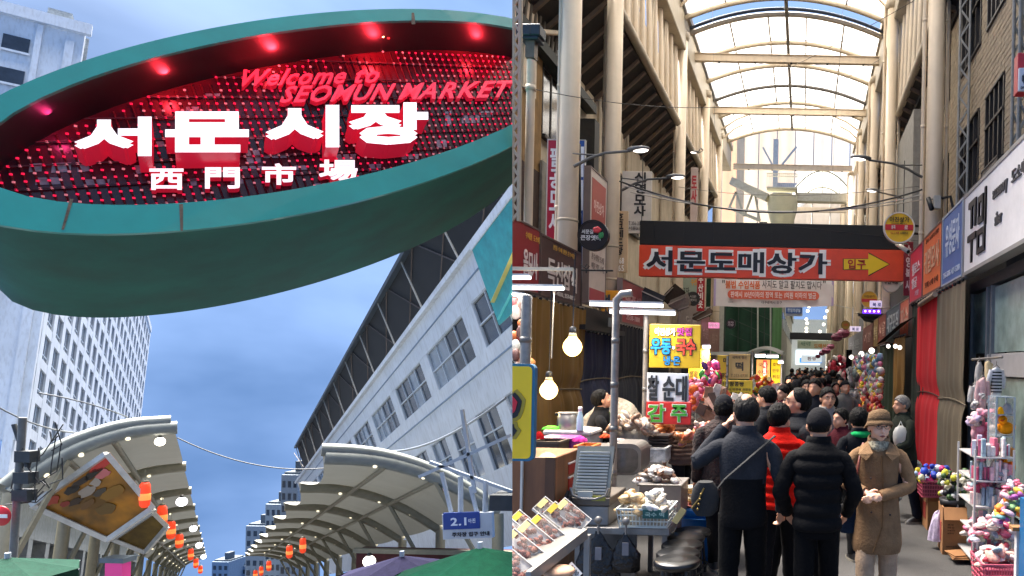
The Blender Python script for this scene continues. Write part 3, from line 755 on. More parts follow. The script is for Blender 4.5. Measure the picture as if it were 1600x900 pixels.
# utility pole with cables, no-entry sign
t = T('utility_pole', 'grey utility pole with tangled cables at the far left edge', 'pole', P(18, 905, 10))
lean = .05
def up_(z, dx=0, dy=0): return (z*lean+dx, dy, z)
m = MB(); m.tube([up_(-1), up_(2.3)], .045, 8); obj('pole', m, mat('pole_grey', '#6b6f70', .7, var=.2), t)
m = MB()
for z in (1.2, 1.45, 1.75): m.box(up_(z, .1), (.22, .14, .16))
m.tube([up_(2.2, -.12), up_(1.6, .12)], .03, 6)
obj('junction_boxes', m, mat('box_grey_dark', '#33383b', .6, var=.2), t)
m = MB(); rc = random.Random(4)
for k in range(16):
    a = V3(up_(1+rc.random()*1.2, rc.uniform(-.1, .5))); b = V3(up_(1+rc.random()*1.3, rc.uniform(-.2, .7)))
    m.tube([a, (a+b)/2+V3((rc.uniform(-.1, .1), .03, -.12)), b], .009, 4)
tag(obj('cable_tangle', m, mat('cable_dark', '#2b2d30', .6), t), kind='stuff')
m = MB(); Rz = Matrix.Rotation(pi/2, 3, 'X')
t = T('no_entry_sign', 'round red no-entry sign cut by the left edge', 'traffic sign', P(2, 806, 9.8))
obj('disc', MB().lathe([(.13, -.01), (.14, 0), (.13, .01)], (0, 0, 0), 24, rot=Rz), paint('#c01826'), t)
obj('white_bar', MB().box((0, -.014, 0), (.2, .006, .05)), ink('#f0f0f0'), t)
# wires across the sky
def wire(label, a, b, sag, r_=.012, col='#3c4248', n_=14):
    a, b = V3(a), V3(b); pts = [a.lerp(b, i/n_)-V3((0, 0, sag*4*(i/n_)*(1-i/n_))) for i in range(n_+1)]
    return tag(obj('overhead_wire', MB().tube(pts, r_, 4), mat('wire_'+col.strip('#'), col, .6, var=0)), label, 'cable')
wire('thin dark wire sagging across the blue sky between the two canopies', P(277, 684, 14), P(520, 730, 15), .25)
wire('thin pale wire crossing the left office block above the canopy', P(-10, 632, 12), P(215, 660, 15), .35, .014, '#5a6066')
wire('upper thin wire from the utility pole across the office block', P(60, 614, 11), P(200, 652, 14), -.05, .012, '#5a6066')
wire('white cable loop on the wall of the white building above the right canopy', P(600, 705, 20), P(790, 622, 14), .3, .03, '#5a6470')
t = T('brace_scaffold', 'white steel brace frame above the front right canopy', 'bracket', P(770, 800, 11.6))
m = MB()
for a, b in (((655, 745), (798, 680)), ((672, 722), (800, 768)), ((690, 738), (705, 800)), ((735, 760), (745, 800)), ((722, 640), (742, 770))):
    m.bar(P(*a, 11.6), P(*b, 11.6), .05)
obj('brace_bars', m, wt2, t, world=True)
m = MB(); m.box((.3, 0, .2), (.5, .5, .25)); obj('dark_box', m, mat('box_grey_dark', '#33383b', .6, var=.2), t)
# purple lit corner behind the gate sign
t = T('purple_light', 'purple glowing strip behind the right end of the oval gate sign', 'lamp', P(790, 250, 12))
obj('lit_strip', MB().box((0, 0, 0), (.14, .1, .4)), glow('#7a3ad8', 1.0), t); obj('bracket', MB().box((.02, .1, 0), (.2, .1, .5)), gl_dark, t)
# road of the left street (below the frame)
m = MB(); o_ = P(430, 1010, 10); sd = unit(SL.cross(up2))
m.add([o_-SL*8-sd*9, o_-SL*8+sd*9, o_+SL*220+sd*9, o_+SL*220-sd*9], [(0, 1, 2, 3)])
tag(obj('road', m, mat('road_left', '#3c3d3f', .85, var=.15, scale=2)), kind='structure')
# ================================================================ RIGHT HALF: the covered market street
cur_side[0] = 'R'
XL, XR, XA = -4.75, 2.9, -.93
beige = mat('painted_steel_beige', '#cbb99f', .5, var=.07, scale=1.2, streak=.18)
beige2 = mat('painted_steel_grey_beige', '#ab9c84', .55, var=.10, scale=1.2, streak=.25)
plast = mat('facade_plaster', '#c2b39a', .85, var=.12, scale=1.2, streak=.4, bump=.15, bscale=14)
plast2 = mat('facade_ochre_panel', '#8f6f42', .85, var=.22, scale=2.5, streak=.5)
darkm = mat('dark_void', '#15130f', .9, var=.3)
dark_slat = mat('dark_canopy_underside', '#2c241d', .8, var=.2)
winm = mat('facade_window_glass', '#3a3530', .1, var=.45, scale=1.6)
metal_d = mat('dark_window_frame', '#2a241e', .5, var=.15)
steel = mat('galvanised_steel', '#8a8681', .35, metal=.6, var=.2, scale=8)
blackm = mat('black_metal', '#17181a', .5, var=.15)
# ground
asph = bpy.data.materials.new('asphalt'); asph.use_nodes = True; t_ = asph.node_tree; b_ = t_.nodes['Principled BSDF']; b_.inputs['Roughness'].default_value = .8
co = t_.nodes.new('ShaderNodeTexCoord')
def nze(sc, det, lo, hi, c0, c1):
    n = t_.nodes.new('ShaderNodeTexNoise'); n.inputs['Scale'].default_value = sc; n.inputs['Detail'].default_value = det; n.inputs['Roughness'].default_value = .7
    t_.links.new(co.outputs['Object'], n.inputs['Vector']); r = t_.nodes.new('ShaderNodeValToRGB')
    r.color_ramp.elements[0].position = lo; r.color_ramp.elements[0].color = c0; r.color_ramp.elements[1].position = hi; r.color_ramp.elements[1].color = c1
    t_.links.new(n.outputs['Fac'], r.inputs['Fac']); return r.outputs[0], n.outputs['Fac']
a1, _ = nze(90, 3, .35, .7, (.04, .038, .036, 1), (.098, .092, .086, 1))
a2, _ = nze(.7, 8, .4, .68, (1, 1, 1, 1), (.66, .63, .6, 1))
a3, _ = nze(5, 10, .62, .70, (1, 1, 1, 1), (.62, .6, .58, 1))
m1 = t_.nodes.new('ShaderNodeMix'); m1.data_type = 'RGBA'; m1.blend_type = 'MULTIPLY'; m1.inputs['Factor'].default_value = 1
m2_ = t_.nodes.new('ShaderNodeMix'); m2_.data_type = 'RGBA'; m2_.blend_type = 'MULTIPLY'; m2_.inputs['Factor'].default_value = 1
t_.links.new(a1, m1.inputs['A']); t_.links.new(a2, m1.inputs['B']); t_.links.new(m1.outputs['Result'], m2_.inputs['A']); t_.links.new(a3, m2_.inputs['B'])
t_.links.new(m2_.outputs['Result'], b_.inputs['Base Color'])
bp = t_.nodes.new('ShaderNodeBump'); bp.inputs['Strength'].default_value = .35; bp.inputs['Distance'].default_value = .01
n_ = t_.nodes.new('ShaderNodeTexNoise'); n_.inputs['Scale'].default_value = 120; t_.links.new(co.outputs['Object'], n_.inputs['Vector']); t_.links.new(n_.outputs['Fac'], bp.inputs['Height']); t_.links.new(bp.outputs[0], b_.inputs['Normal'])
m = MB(); m.add([(-60, -20, 0), (60, -20, 0), (60, 320, 0), (-60, 320, 0)], [(0, 1, 2, 3)])
tag(obj('ground', m, asph), kind='structure')
def Yof(px, X, py=480): return PX(px, py, X).y
# ---- arcade columns --------------------------------------------------------------------------------
col0 = T('arcade_column', 'x', 'column', (0, 0, 0), 0, 'round beige columns of the arcade')
obj('shaft', MB().lathe([(.2, 0), (.2, 6), (.195, 14.6)], (0, 0, 0), 20), beige, col0)
m = MB()
for z in (3.9, 4.72): m.lathe([(.2, z), (.212, z+.01), (.212, z+.05), (.2, z+.06)], (0, 0, 0), 20)
obj('clamp_band', m, beige2, col0)
m = MB(); m.lathe([(.2, 14.3), (.27, 14.42), (.27, 14.6)], (0, 0, 0), 16); obj('capital', m, beige2, col0)
m = MB(); m.box((0, 0, .3), (.5, .5, .6)); obj('plinth', m, mat('plinth_concrete', '#77726a', .8, var=.2), col0)
def dpipe(t, x, y, h=14.5):
    m = MB(); m.tube([(x, y, 0), (x, y, h)], .05, 8)
    for z in (2.5, 5, 7.5, 10, 12.5): m.lathe([(.058, z), (.058, z+.08)], (x, y, 0), 8)
    obj('drain_pipe', m, beige, t)
ls = [(888, -4.9, 14.4, 'nearest round beige column on the left, behind the brown shop sign, red sign beside it'), (956, -4.9, 17.6, 'second round beige column on the left, crossed by the lamp arm'),
      (1062, -4.9, 27.2, 'third round beige column on the left, where the diagonal pipe ends'), (1100, -4.9, 33, 'fourth beige column on the left, small, above the black sign board'),
      (0, -4.9, 39, 'last beige column on the left before the green netting'),
      (1459, 2.95, 16.4, 'nearest round beige column on the right with the camera bracket, behind the orange shop sign'), (1390, 2.95, 24.5, 'second round beige column on the right, above the yellow round sign'),
      (1365, 2.95, 31, 'third round beige column on the right beside the lamp arm'), (0, 2.95, 38, 'fourth beige column on the right, thin in the distance'), (0, 2.95, 46, 'fifth beige column on the right, thin in the distance'),
      (0, 2.95, 55, 'sixth beige column on the right, thin in the distance'), (0, 2.95, 66, 'seventh beige column on the right, thin in the distance'), (0, 2.95, 80, 'eighth and farthest beige column on the right')]
for i, (px, X, Y, lb_) in enumerate(ls):
    if px: X = P(px, 300, Y).x
    c = col0 if i == 0 else dup(col0)
    c.location = (X, Y, 0); c['label'] = lb_
    if i in (0, 1, 5, 6): dpipe(c, .29 if X > 0 else -.26, .12)
# ---- longitudinal beams, lattice of struts --------------------------------------------------------------
beamm = mat('beam_paint', '#a89c86', .55, var=.12, scale=1.0, streak=.25)
def side_truss(X0, sgn, label):
    t = T('roof_truss', label, 'roof truss', (X0, 30, 0))
    m = MB(); xo = X0-sgn*.0
    m.box2((X0, -8, 13.9), (X0+sgn*.62, 44, 15.15)); obj('box_beam', m, beamm, t, world=True, bev=.03)
    m = MB(); m.box2((X0-sgn*.1, 12, 15.16), (X0+sgn*.3, 44, 15.45)); obj('gutter', m, beige2, t, world=True)
    zl = 11.1 if sgn < 0 else 10.65; xs = X0+sgn*.25
    for ya, yb in ((10.5, 27.2 if sgn < 0 else 24.5), ((27.6, 39) if sgn < 0 else (25, 38))):
        m = MB(); m.tube([(xs, ya, zl), (xs, yb, zl)], .13, 10); m.lathe([(.2, -.04), (.2, .04)], (xs, yb-.02, zl), 10, rot=Matrix.Rotation(pi/2, 3, 'X'))
        obj('lower_pipe', m, beige2, t, world=True)
        n = int((yb-ya)/.9)
        for k in range(n):
            y = ya+(k+.5)*(yb-ya)/n
            obj('strut', MB().tube([(xs, y, zl), (xs+sgn*.1, y, 13.95)], .085, 8), beige, t, world=True)
            if k % 2 == 0 and k < n-1:
                obj('brace', MB().tube([(xs, y, zl), (xs+sgn*.1, y+.8, 13.95)], .05, 6), beige2, t, world=True)
    return t
side_truss(XL, -1, 'heavy beam with row of upright struts along the left side of the arcade roof')
side_truss(XR, 1, 'heavy beam with row of upright struts along the right side of the arcade roof')
# side canopies (dark undersides with joists)
for sgn, xo, xi, z0, z1, y0, y1, lb_ in ((-1, -6.5, -5.1, 9.6, 10.9, 13, 40, 'dark slatted side roof between the left facade and the arcade columns'), (1, 4.6, 3.15, 9.8, 10.5, 12, 40, 'dark slatted side roof between the brick facade and the right columns')):
    t = T('side_canopy', lb_, 'canopy', (xo, 25, z0))
    m = MB(); m.add([(xo, y0, z0+.06), (xi, y0, z1+.06), (xi, y1, z1+.06), (xo, y1, z0+.06), (xo, y0, z0+.14), (xi, y0, z1+.14), (xi, y1, z1+.14), (xo, y1, z0+.14)], [(0, 1, 2, 3), (4, 7, 6, 5), (0, 4, 5, 1), (3, 2, 6, 7), (0, 3, 7, 4), (1, 5, 6, 2)])
    obj('deck', m, dark_slat, t, world=True)
    for k in range(int((y1-y0)/.85)):
        y = y0+.4+k*.85
        obj('joist', MB().bar((xo, y, z0), (xi, y, z1), .10, .1), mat('joist_brown', '#6a5645', .7, var=.15), t, world=True)
# ---- roof: arches, cross beams, membrane -----------------------------------------------------------------
roofm = mat('roof_membrane', '#cfcdc8', .5, var=.03, scale=.4, transl=.72)
roofd = mat('roof_membrane_folded', '#77777a', .6, var=.08, transl=.3)
def arch_pts(xa, xb, z0, rise, n=20):
    return [(xa+(xb-xa)*i/n, z0+rise*(1-(2*i/n-1)**2)) for i in range(n+1)]
AY = [6, 8, 11, 14, 17, 20, 22.4, 24.6, 26.7, 27.95, 30.4, 32.7, 35.1, 37.4, 41.5]
roof = T('arcade_roof', 'arched white translucent roof of the near arcade with steel ribs', 'roof', (XA, 30, 14.8))
AP_ = arch_pts(XL, XR, 14.95, .85)
for k, y in enumerate(AY):
    dk = k in (12,)
    obj('arch_rib', MB().tube([(x, y, z) for x, z in AP_], .07 if dk else .085, 6, flat=1.3), mat('rib_dark', '#4d4842', .5, var=.1) if dk else beige2, roof, world=True)
for k in range(len(AY)-1):
    ya, yb = AY[k], AY[k+1]
    if k == 8:  # open strip between two roof sections: only a dark edge
        m = MB(); m.tube([(x, yb-.12, z+.16) for x, z in AP_], .07, 6); obj('edge_profile', m, mat('edge_slate', '#39404a', .5, var=.1), roof, world=True); continue
    npn = 5
    for q in range(npn):
        m = MB()
        def fn(u, v, q=q, ya=ya, yb=yb):
            i = (q+.012+u*.976)/npn*20; a = int(min(i, 19)); f_ = i-a; p0, p1 = AP_[a], AP_[a+1]
            return V3((p0[0]+(p1[0]-p0[0])*f_, ya+.03+(yb-ya-.06)*v, p0[1]+(p1[1]-p0[1])*f_+.13+.03*sin(pi*v)))
        m.grid(fn, 4, 3); obj('roof_panel', m, roofm, roof, world=True)
    for q in range(1, npn):
        i = q/npn*20; x, z = AP_[int(i)]
        m = MB(); m.bar((x, ya, z+.09), (x, yb, z+.09), .07, .05); obj('glazing_bar', m, mat('bar_grey', '#a9a6a0', .5, var=.05), roof, world=True)
xc = XA; zc = 14.95+.85
m = MB(); m.tube([(xc, -8, zc-.06), (xc, 41.5, zc-.06)], .075, 8); obj('ridge_tube', m, mat('ridge_dark', '#5a554e', .5, var=.15), roof, world=True)
for k in (10, 12): 
    y = AY[k]; m = MB(); m.add([V3((x, y+.05, z+.02)) for x, z in AP_]+[V3((x, y+.5, z+.16)) for x, z in AP_], [(i, i+1, 22+i, 21+i) for i in range(20)], 0, True)
    if k == 12: obj('gutter_flap', m, roofd, roof, world=True)
for y, lb_ in ((29.3, 'nearest'), (35.3, 'second'), (45.3, 'third')):
    t = T('cross_beam', '%s straight beam spanning the arcade below the arched roof' % lb_, 'beam', (XA, y, 14.3), 0, 'straight cross beams under the roof')
    m = MB(); xl, xr = (XL, XR)
    z = 14.75 if y < 30 else 14.72
    m.box((XA, y, z-.15), (xr-xl-.004, .12, .26)); m.box((XA, y, z), (xr-xl-.004, .22, .03)); m.box((XA, y, z-.3), (xr-xl-.004, .22, .03)); obj('i_beam', m, beige, t, world=True)
    m = MB()
    for k in range(5): m.lathe([(.04, -.36), (.05, -.32), (.02, -.3)], (xl+1+k*1.5, y, z), 8)
    obj('spot_fitting', m, blackm, t, world=True)
# struts from the walls up to the arches
for (x0, z0, x1, z1, y) in ((XL, 14.9, XL+1.2, 15.9, 25.7), (XR, 14.9, XR-1.2, 15.9, 25.7), (XL, 14.7, XL+1.6, 15.6, 38.6), (XR, 14.7, XR-1.6, 15.6, 38.6), (XL, 14.7, XL+1.1, 15.5, 40), (XR, 14.7, XR-1.1, 15.5, 40)):
    obj('knee_strut', MB().tube([(x0, y, z0), ((x0+x1)/2, y, (z0+z1)/2+.12), (x1, y, z1)], .06, 6), beige, roof, world=True)
# end frame with patched pale tarpaulins behind the arcade
t = T('tarpaulin_wall', 'pale pink and white tarpaulin wall closing the end of the arcade roof', 'tarpaulin', (XA, 58, 8))
rt_ = random.Random(9)
for k in range(9):
    x0 = -7.0+k*1.5; m = MB()
    def fn(u, v, x0=x0, k=k): return V3((x0+.03+1.42*u, 58+.12*sin(u*9+k)*v, 10.5+11.6*v))
    m.grid(fn, 6, 8); obj('sheet', m, mat('tarp_%d' % k, ['#dcb294', '#d9cdbc', '#d6c5b2', '#d8c4b0', '#d3cac2', '#cfc6bd', '#d8cfc6', '#d0cdc8', '#d6d3ce'][k], .7, var=.08, scale=.6, transl=.35), t, world=True)
for k in range(9):
    x0 = -7.0+k*1.5; m = MB(); m.tube([(x0, 57.8, 10), (x0, 57.8, 22)], .035, 4); obj('tube_post', m, mat('scaff_tube', '#8c8780', .5, var=.1), t, world=True)
m = MB(); m.box2((-5.7, 56.9, 8), (-5.1, 57.4, 20.3)); obj('post', m, beige, t, world=True)
m = MB(); m.box2((-2.75, 56.6, 8), (-2.35, 57.2, 20)); m.bar((-2.5, 56.8, 17.4), (-.9, 56.9, 19.5), .16); m.bar((-2.6, 56.8, 17.6), (-3.6, 56.9, 19.4), .14); obj('grey_mast', m, mat('grey_steel', '#9ca3a8', .5, var=.1), t, world=True)
m = MB(); m.box2((-2.5, 57.4, 15.6), (-.7, 57.7, 16.7)); obj('blue_patch', m, mat('tarp_blue_patch', '#8e97ab', .7, var=.1), t, world=True)
m = MB(); m.add([(.2, 57.7, 15.9), (1.6, 57.7, 15.6), (1.6, 57.7, 17.2), (.6, 57.7, 17.6)], [(0, 1, 2, 3)]); obj('orange_patch', m, mat('tarp_orange_patch', '#dd9e6b', .7, var=.1), t, world=True)
# second, farther arcade roof
roof2 = T('far_arcade_roof', 'smaller arched white roof of the farther arcade section', 'roof', (1.1, 60, 14))
A2 = arch_pts(-1.5, 3.7, 13.4, 2.3)
for k in range(13):
    y = 50+k*4.6; o_ = k*.12
    obj('arch_rib', MB().tube([(x+o_, y, z) for x, z in A2], .07, 5), mat('rib_pale_far', '#8f8f80', .6, var=.1), roof2, world=True)
    if k < 12:
        m = MB()
        def fn(u, v, y=y, o_=o_):
            i = u*20; a = int(min(i, 19)); f_ = i-a; p0, p1 = A2[a], A2[a+1]
            return V3((p0[0]+(p1[0]-p0[0])*f_+o_+.12*v, y+.05+4.5*v, p0[1]+(p1[1]-p0[1])*f_+.14))
        m.grid(fn, 20, 2); obj('roof_panel', m, roofm, roof2, world=True)
        for q in (5, 10, 15):
            x, z = A2[q]; obj('purlin', MB().bar((x+o_, y, z+.07), (x+o_+.12, y+4.6, z+.07), .06), mat('rib_pale_far', '#8f8f80'), roof2, world=True)
for y in (52, 66, 82):
    obj('tie_beam', MB().box2((-1.5, y, 13.2), (4.4, y+.2, 13.55)), beige, roof2, world=True)
m = MB(); m.box2((-1.9, 50, 8), (-1.55, 105, 13.5)); obj('side_wall', m, mat('far_side_wall_grey', '#8a8a7c', .8, var=.15), roof2, world=True)
m = MB(); m.box2((3.75, 50, 4), (5.4, 105, 13.5)); obj('side_wall', m, mat('far_side_wall_dark', '#4c4d40', .8, var=.2), roof2, world=True)
# crossing footbridge with curved body and railing
t = T('footbridge', 'steel footbridge with curved cream underside crossing high above the street', 'bridge', (-.8, 47, 9))
b = 47
def xz(px, py): v = P(px, py, b); return v.x, v.z
x0, z0 = xz(1197, 300); x1, z1 = xz(1243, 340)
m = MB(); prof = []
for i in range(9):
    u = i/8; prof.append((1.75-.55*u*u, -2.2*u))
n = 14; cx_ = (x0+x1)/2+.1
for i in range(9):
    u = i/8
m.lathe([(1.05-.45*(1-i/8)**2*1.0, -2.2*(1-i/8)) for i in range(9)], (cx_, b, z0-.3), 18); obj('curved_body', m, mat('bridge_cream', '#b9b394', .6, var=.12, scale=.8), t, world=True)
m = MB(); m.box((cx_, b-.8, z0-.02), (2.0, 1.2, .08)); m.box((cx_, b-.8, z0+.85), (2.0, .06, .05))
for k in range(16): m.box((cx_-.97+k*.129, b-1.4, z0+.42), (.03, .03, .85))
m.box((cx_, b-1.4, z0+.86), (2.0, .05, .05)); obj('railing', m, mat('bridge_rail', '#b5b4a4', .5, var=.1), t, world=True)
xa, za = xz(1143, 283); xb, zb = xz(1200, 312)
m = MB(); m.bar((xa, b, za), (xb, b-.5, zb), .5, .5); m.bar((xz(1140, 325)[0], b, xz(1140, 325)[1]), (xz(1188, 345)[0], b, xz(1188, 345)[1]), .2, .2)
for a_, c_ in (((1150, 300), (1138, 328)), ((1150, 300), (1163, 338)), ((1175, 305), (1163, 338)), ((1180, 305), (1187, 345))):
    m.bar((xz(*a_)[0], b, xz(*a_)[1]), (xz(*c_)[0], b, xz(*c_)[1]), .14)
obj('girder', m, mat('bridge_girder', '#a7a596', .5, var=.12), t, world=True)
m = MB(); m.box((cx_+3.1, b, z0-.35), (4.5, .7, .55)); obj('deck_beam', m, mat('bridge_girder', '#a7a596'), t, world=True)
m = MB(); m.box((cx_-1.2, b-.6, z0-2.6), (.5, .3, .9)); m.box((cx_-1.6, b-.6, z0-2.9), (1.8, .2, .12)); obj('plant_box', m, blackm, t, world=True)
# ---- left facade -------------------------------------------------------------------------------------------
XF = -6.4
lf = T('left_building', 'cream plastered building on the left with long louvred openings above shop signs', 'building', (XF, 22, 0))
m = MB(); m.box2((XF-.5, 9, 0), (XF, 42, 15)); obj('wall', m, plast, lf, world=True)
Yc = Yof(846, XF, 120)
m = MB(); m.box2((XF, 9, 3), (XF+.06, Yof(842, XF, 200), 15)); obj('ochre_panel', m, plast2, lf, world=True)
m = MB(); m.box2((XF, Yof(828, XF, 30)-.6, 7.9), (XF+.12, Yof(832, XF, 30), 15)); obj('pale_pilaster', m, beige, lf, world=True)
def facade_window(px0, px1, z0, z1, X=XF, parent=lf, sgn=1, n=2, pyr=150, bars=True):
    ya, yb = Yof(px0, X, pyr), Yof(px1, X, pyr)
    if ya > yb: ya, yb = yb, ya
    m = MB(); m.box2((X-.06*sgn, ya, z0), (X+.03*sgn, yb, z1)); p = obj('window', m, winm, parent, world=True)
    m = MB(); w_ = .05; xo = X+.05*sgn
    m.box2((X, ya-.05, z1), (xo+.03*sgn, yb+.05, z1+.08)); m.box2((X, ya-.05, z0-.08), (xo+.08*sgn, yb+.05, z0))
    m.box2((X, ya-.05, z0), (xo, ya, z1)); m.box2((X, yb, z0), (xo, yb+.05, z1))
    for k in range(1, n): y = ya+(yb-ya)*k/n; m.box2((X+.03*sgn, y-.03, z0), (xo, y+.03, z1))
    f = obj('frame', m, metal_d, p); f.data.transform(wm(parent).inverted())
    return p
facade_window(846, 871, 7.3, 8.9)
facade_window(912, 925, 6.9, 8.5, n=2)
facade_window(966, 978, 6.7, 8.2); facade_window(985, 1000, 6.6, 8.1)
# dark shop openings below
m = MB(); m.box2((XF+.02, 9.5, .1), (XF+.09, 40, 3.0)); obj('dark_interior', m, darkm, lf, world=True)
m = MB(); m.box2((XF, 9.5, 4.55), (XF+.1, Yof(852, XF, 300), 6.3)); obj('brown_recess', m, mat('recess_brown', '#3b2416', .8, var=.3), lf, world=True)
m = MB(); m.box2((XF+.1, Yof(836, XF, 300), 4.5), (XF+.16, Yof(853, XF, 300), 6.6)); obj('shutter', m, mat('shutter_grey', '#7d776a', .5, var=.2), lf, world=True)
# louvred band near the top
m = MB(); m.box2((XF, 15.2, 9.3), (XF+.05, 19.5, 12.6)); obj('louvre_back', m, mat('louvre_white', '#cbc7bd', .6, var=.08), lf, world=True)
for k in range(16):
    y = 15.2+k*.27
    obj('louvre_slat', MB().bar((XF+.12, y, 9.35), (XF+.12, y+.6, 12.5), .05, .09), mat('louvre_dark', '#544a3e', .7, var=.1), lf, world=True)
m = MB(); m.box2((XF, 14.6, 9.0), (XF+.3, 20.3, 9.25)); obj('ledge', m, mat('ledge_dark', '#2c302c', .6, var=.1), lf, world=True)
m = MB(); m.box2((XF, Yof(905, XF, 150)-.15, 4.4), (XF+.5, Yof(905, XF, 150)+.28, 8.6)); obj('dark_duct', m, mat('duct_dark', '#27241f', .6, var=.2), lf, world=True)
m = MB(); m.tube([PX(805, 47, -6.0), PX(968, 58, -6.0)], .06, 8); obj('horizontal_pipe', m, beige, lf, world=True)
for px in (930, 975, 1030): 
    y = Yof(px, XF, 250); obj('drain_pipe', MB().tube([(XF+.1, y, 3), (XF+.1, y, 12)], .06, 6), beige2, lf, world=True)
# near drain pipe with blue-black hopper
t = T('drain_hopper', 'dark blue hopper box on top of a cream drain pipe at the left facade', 'drain pipe', (-5.6, 10, 0))
q = P(831, 55, 12.6)
m = MB(); m.tube([(q.x, q.y, 3.5), (q.x, q.y, q.z-.45)], .075, 10); m.lathe([(.09, 0), (.09, .1)], (q.x, q.y, q.z-1.0), 10); obj('pipe', m, beige, t, world=True)
m = MB(); m.box((q.x, q.y, q.z), (.34, .3, .26)); m.box((q.x-.1, q.y-.06, q.z+.02), (.3, .26, .2)); m.box((q.x+.12, q.y-.03, q.z+.03), (.18, .3, .2)); obj('hopper', m, mat('hopper_blue', '#18242e', .5, var=.2), t, world=True, bev=.015)
m = MB(); m.box((q.x, q.y, q.z-.28), (.16, .16, .3)); obj('funnel', m, mat('funnel_brown', '#6b5c4c', .5, var=.2), t, world=True)
# steel lattice post at the seam
def lattice(label, P0, P1, wdt, ydir, nst, col):
    t = T('lattice_post', label, 'lattice post', P0); m = MB(); P0, P1 = V3(P0), V3(P1); yd = V3(ydir)*wdt
    m.tube([P0, P1], .03, 6); m.tube([P0+yd, P1+yd], .03, 6); obj('chord', m, col, t, world=True)
    for k in range(nst):
        a = P0.lerp(P1, k/nst); b = P0.lerp(P1, (k+1)/nst)
        obj('lattice_bar', MB().bar(a+(yd if k % 2 else V3()), b+(V3() if k % 2 else yd), .035), col, t, world=True)
lattice('cream steel lattice post at the left edge of the market half', P(800, 345, 9.8), P(803, -20, 9.8), .09, (1, .1, 0), 26, beige2)
lattice('grey zigzag lattice post in front of the brick wall, right of the nearest column', (3.2, 15.0, 4), (3.2, 15.0, 12), .22, (.9, -.3, 0), 26, mat('lattice_grey', '#8d8a80', .5, var=.2))
for k, (px, yy) in enumerate(((1583, 10.9), (1593, 10.4))):
    lattice('grey zigzag lattice post near the right edge above the white shop sign, %s of two' % ('left', 'right')[k], (P(px, 100, yy).x, yy, 4.5), (P(px, 100, yy).x, yy, 9.5), .12, (1, 0, 0), 22, mat('lattice_grey', '#8d8a80'))
# ---- right brick building ---------------------------------------------------------------------------------------
XB = 3.45
rb = T('brick_building', 'grey-brown brick building on the right with dark framed windows above the shop signs', 'building', (XB, 16, 0))
brick_m = mat('brick_grey_tan', '#9c8c72', .85, var=.22, scale=9, dirt=.25, bump=.1, bscale=30)
mort = mat('brick_mortar', '#4e463b', .9, var=.1)
wz = [(5.65, 7.2), (8.5, 10.2)]
wy = [(Yof(1565, XB, 180), Yof(1537, XB, 220)), (Yof(1527, XB, 200), Yof(1498, XB, 240)), (17.4, 19.0), (8.2, 9.6)]
m = MB(); m.box2((XB+.12, 6, 0), (XB+.5, 40, 13)); obj('wall', m, mort, rb, world=True)
ch = .117; cnt = 0; m = MB()
for r_ in range(int((11.2-4.2)/ch)):
    z = 4.2+r_*ch; y = 7.0+(.2 if r_ % 2 else 0)
    while y < 21:
        L = .4; zc_ = z+ch/2; ya_, yb_ = y, y+L
        for a, b_ in wy:
            if any(c-.02 < zc_ < d_+.02 for c, d_ in wz):
                if ya_ < a < yb_: yb_ = a
                elif ya_ < b_ < yb_: ya_ = b_
                elif a <= ya_ and yb_ <= b_: yb_ = ya_
        if yb_-ya_ > .05: m.box((XB+.085-R.random()*.006, (ya_+yb_)/2, zc_), (.08, yb_-ya_-.014, ch-.016))
        y += L
tag(obj('brick_courses', m, brick_m, rb, world=True), kind='stuff')
for a, b_ in wy:
    for c, d_ in wz:
        m = MB(); m.box2((XB+.08, a, c), (XB+.11, b_, d_)); p = obj('window', m, winm, rb, world=True)
        m = MB()
        for k in range(5): y = a+(b_-a)*k/4; m.box2((XB+.02, y-.03, c), (XB+.08, y+.03, d_))
        m.box2((XB, a, (c+d_)/2+.12), (XB+.07, b_, (c+d_)/2+.17)); m.box2((XB, a, d_-.04), (XB+.09, b_, d_)); m.box2((XB, a, c), (XB+.09, b_, c+.05))
        f = obj('frame', m, metal_d, p); f.data.transform(wm(rb).inverted())
m = MB(); m.box2((XB-.02, 16, 10.2), (XB+.4, 40, 13)); obj('upper_dark', m, darkm, rb, world=True)
m = MB(); m.box2((XB-.3, 21, 3.0), (XB+.1, 40, 9.6)); obj('grey_cladding', m, mat('cladding_grey', '#7e7b74', .7, var=.15, streak=.3), rb, world=True)
# ground-floor wall behind the curtains
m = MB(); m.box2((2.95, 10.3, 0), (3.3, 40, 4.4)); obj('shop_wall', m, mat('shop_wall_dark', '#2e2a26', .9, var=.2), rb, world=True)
# ---- far street sides --------------------------------------------------------------------------------------
def fbox(label, x0, x1, y0, y1, z0, z1, col, wins=0, side=1):
    t = T('far_building', label, 'building', ((x0+x1)/2, y0, 0))
    obj('wall', MB().box2((x0, y0, z0), (x1, y1, z1)), mat('fb_'+col.strip('#'), col, .8, var=.15, streak=.3), t, world=True)
    obj('cornice', MB().box2((x0-.05, y0-.06, z1), (x1+.05, y1, z1+.15)), beige2, t, world=True)
    for k in range(wins):
        y = y0+(k+.5)*(y1-y0)/wins; xs_ = x1 if side > 0 else x0
        for z in (4.8, 7.2, 9.6):
            if z < z1-1.4: obj('window', MB().box2((xs_-.04, y-.8, z), (xs_+.04, y+.8, z+1.3)), winm, t, world=True)
    return t
fbox('grey concrete building beyond the green netting on the left side of the far street', -5.5, -1.75, 47, 72, 0, 8.2, '#8b887c', 6, 1)
fbox('pale building far along the left side of the street', -5.5, -1.75, 73, 104, 0, 8, '#a4a294', 7, 1)
fbox('dim grey building behind the thin columns on the right side of the far street', 3.6, 6, 41, 72, 0, 12, '#8d8878', 7, -1)
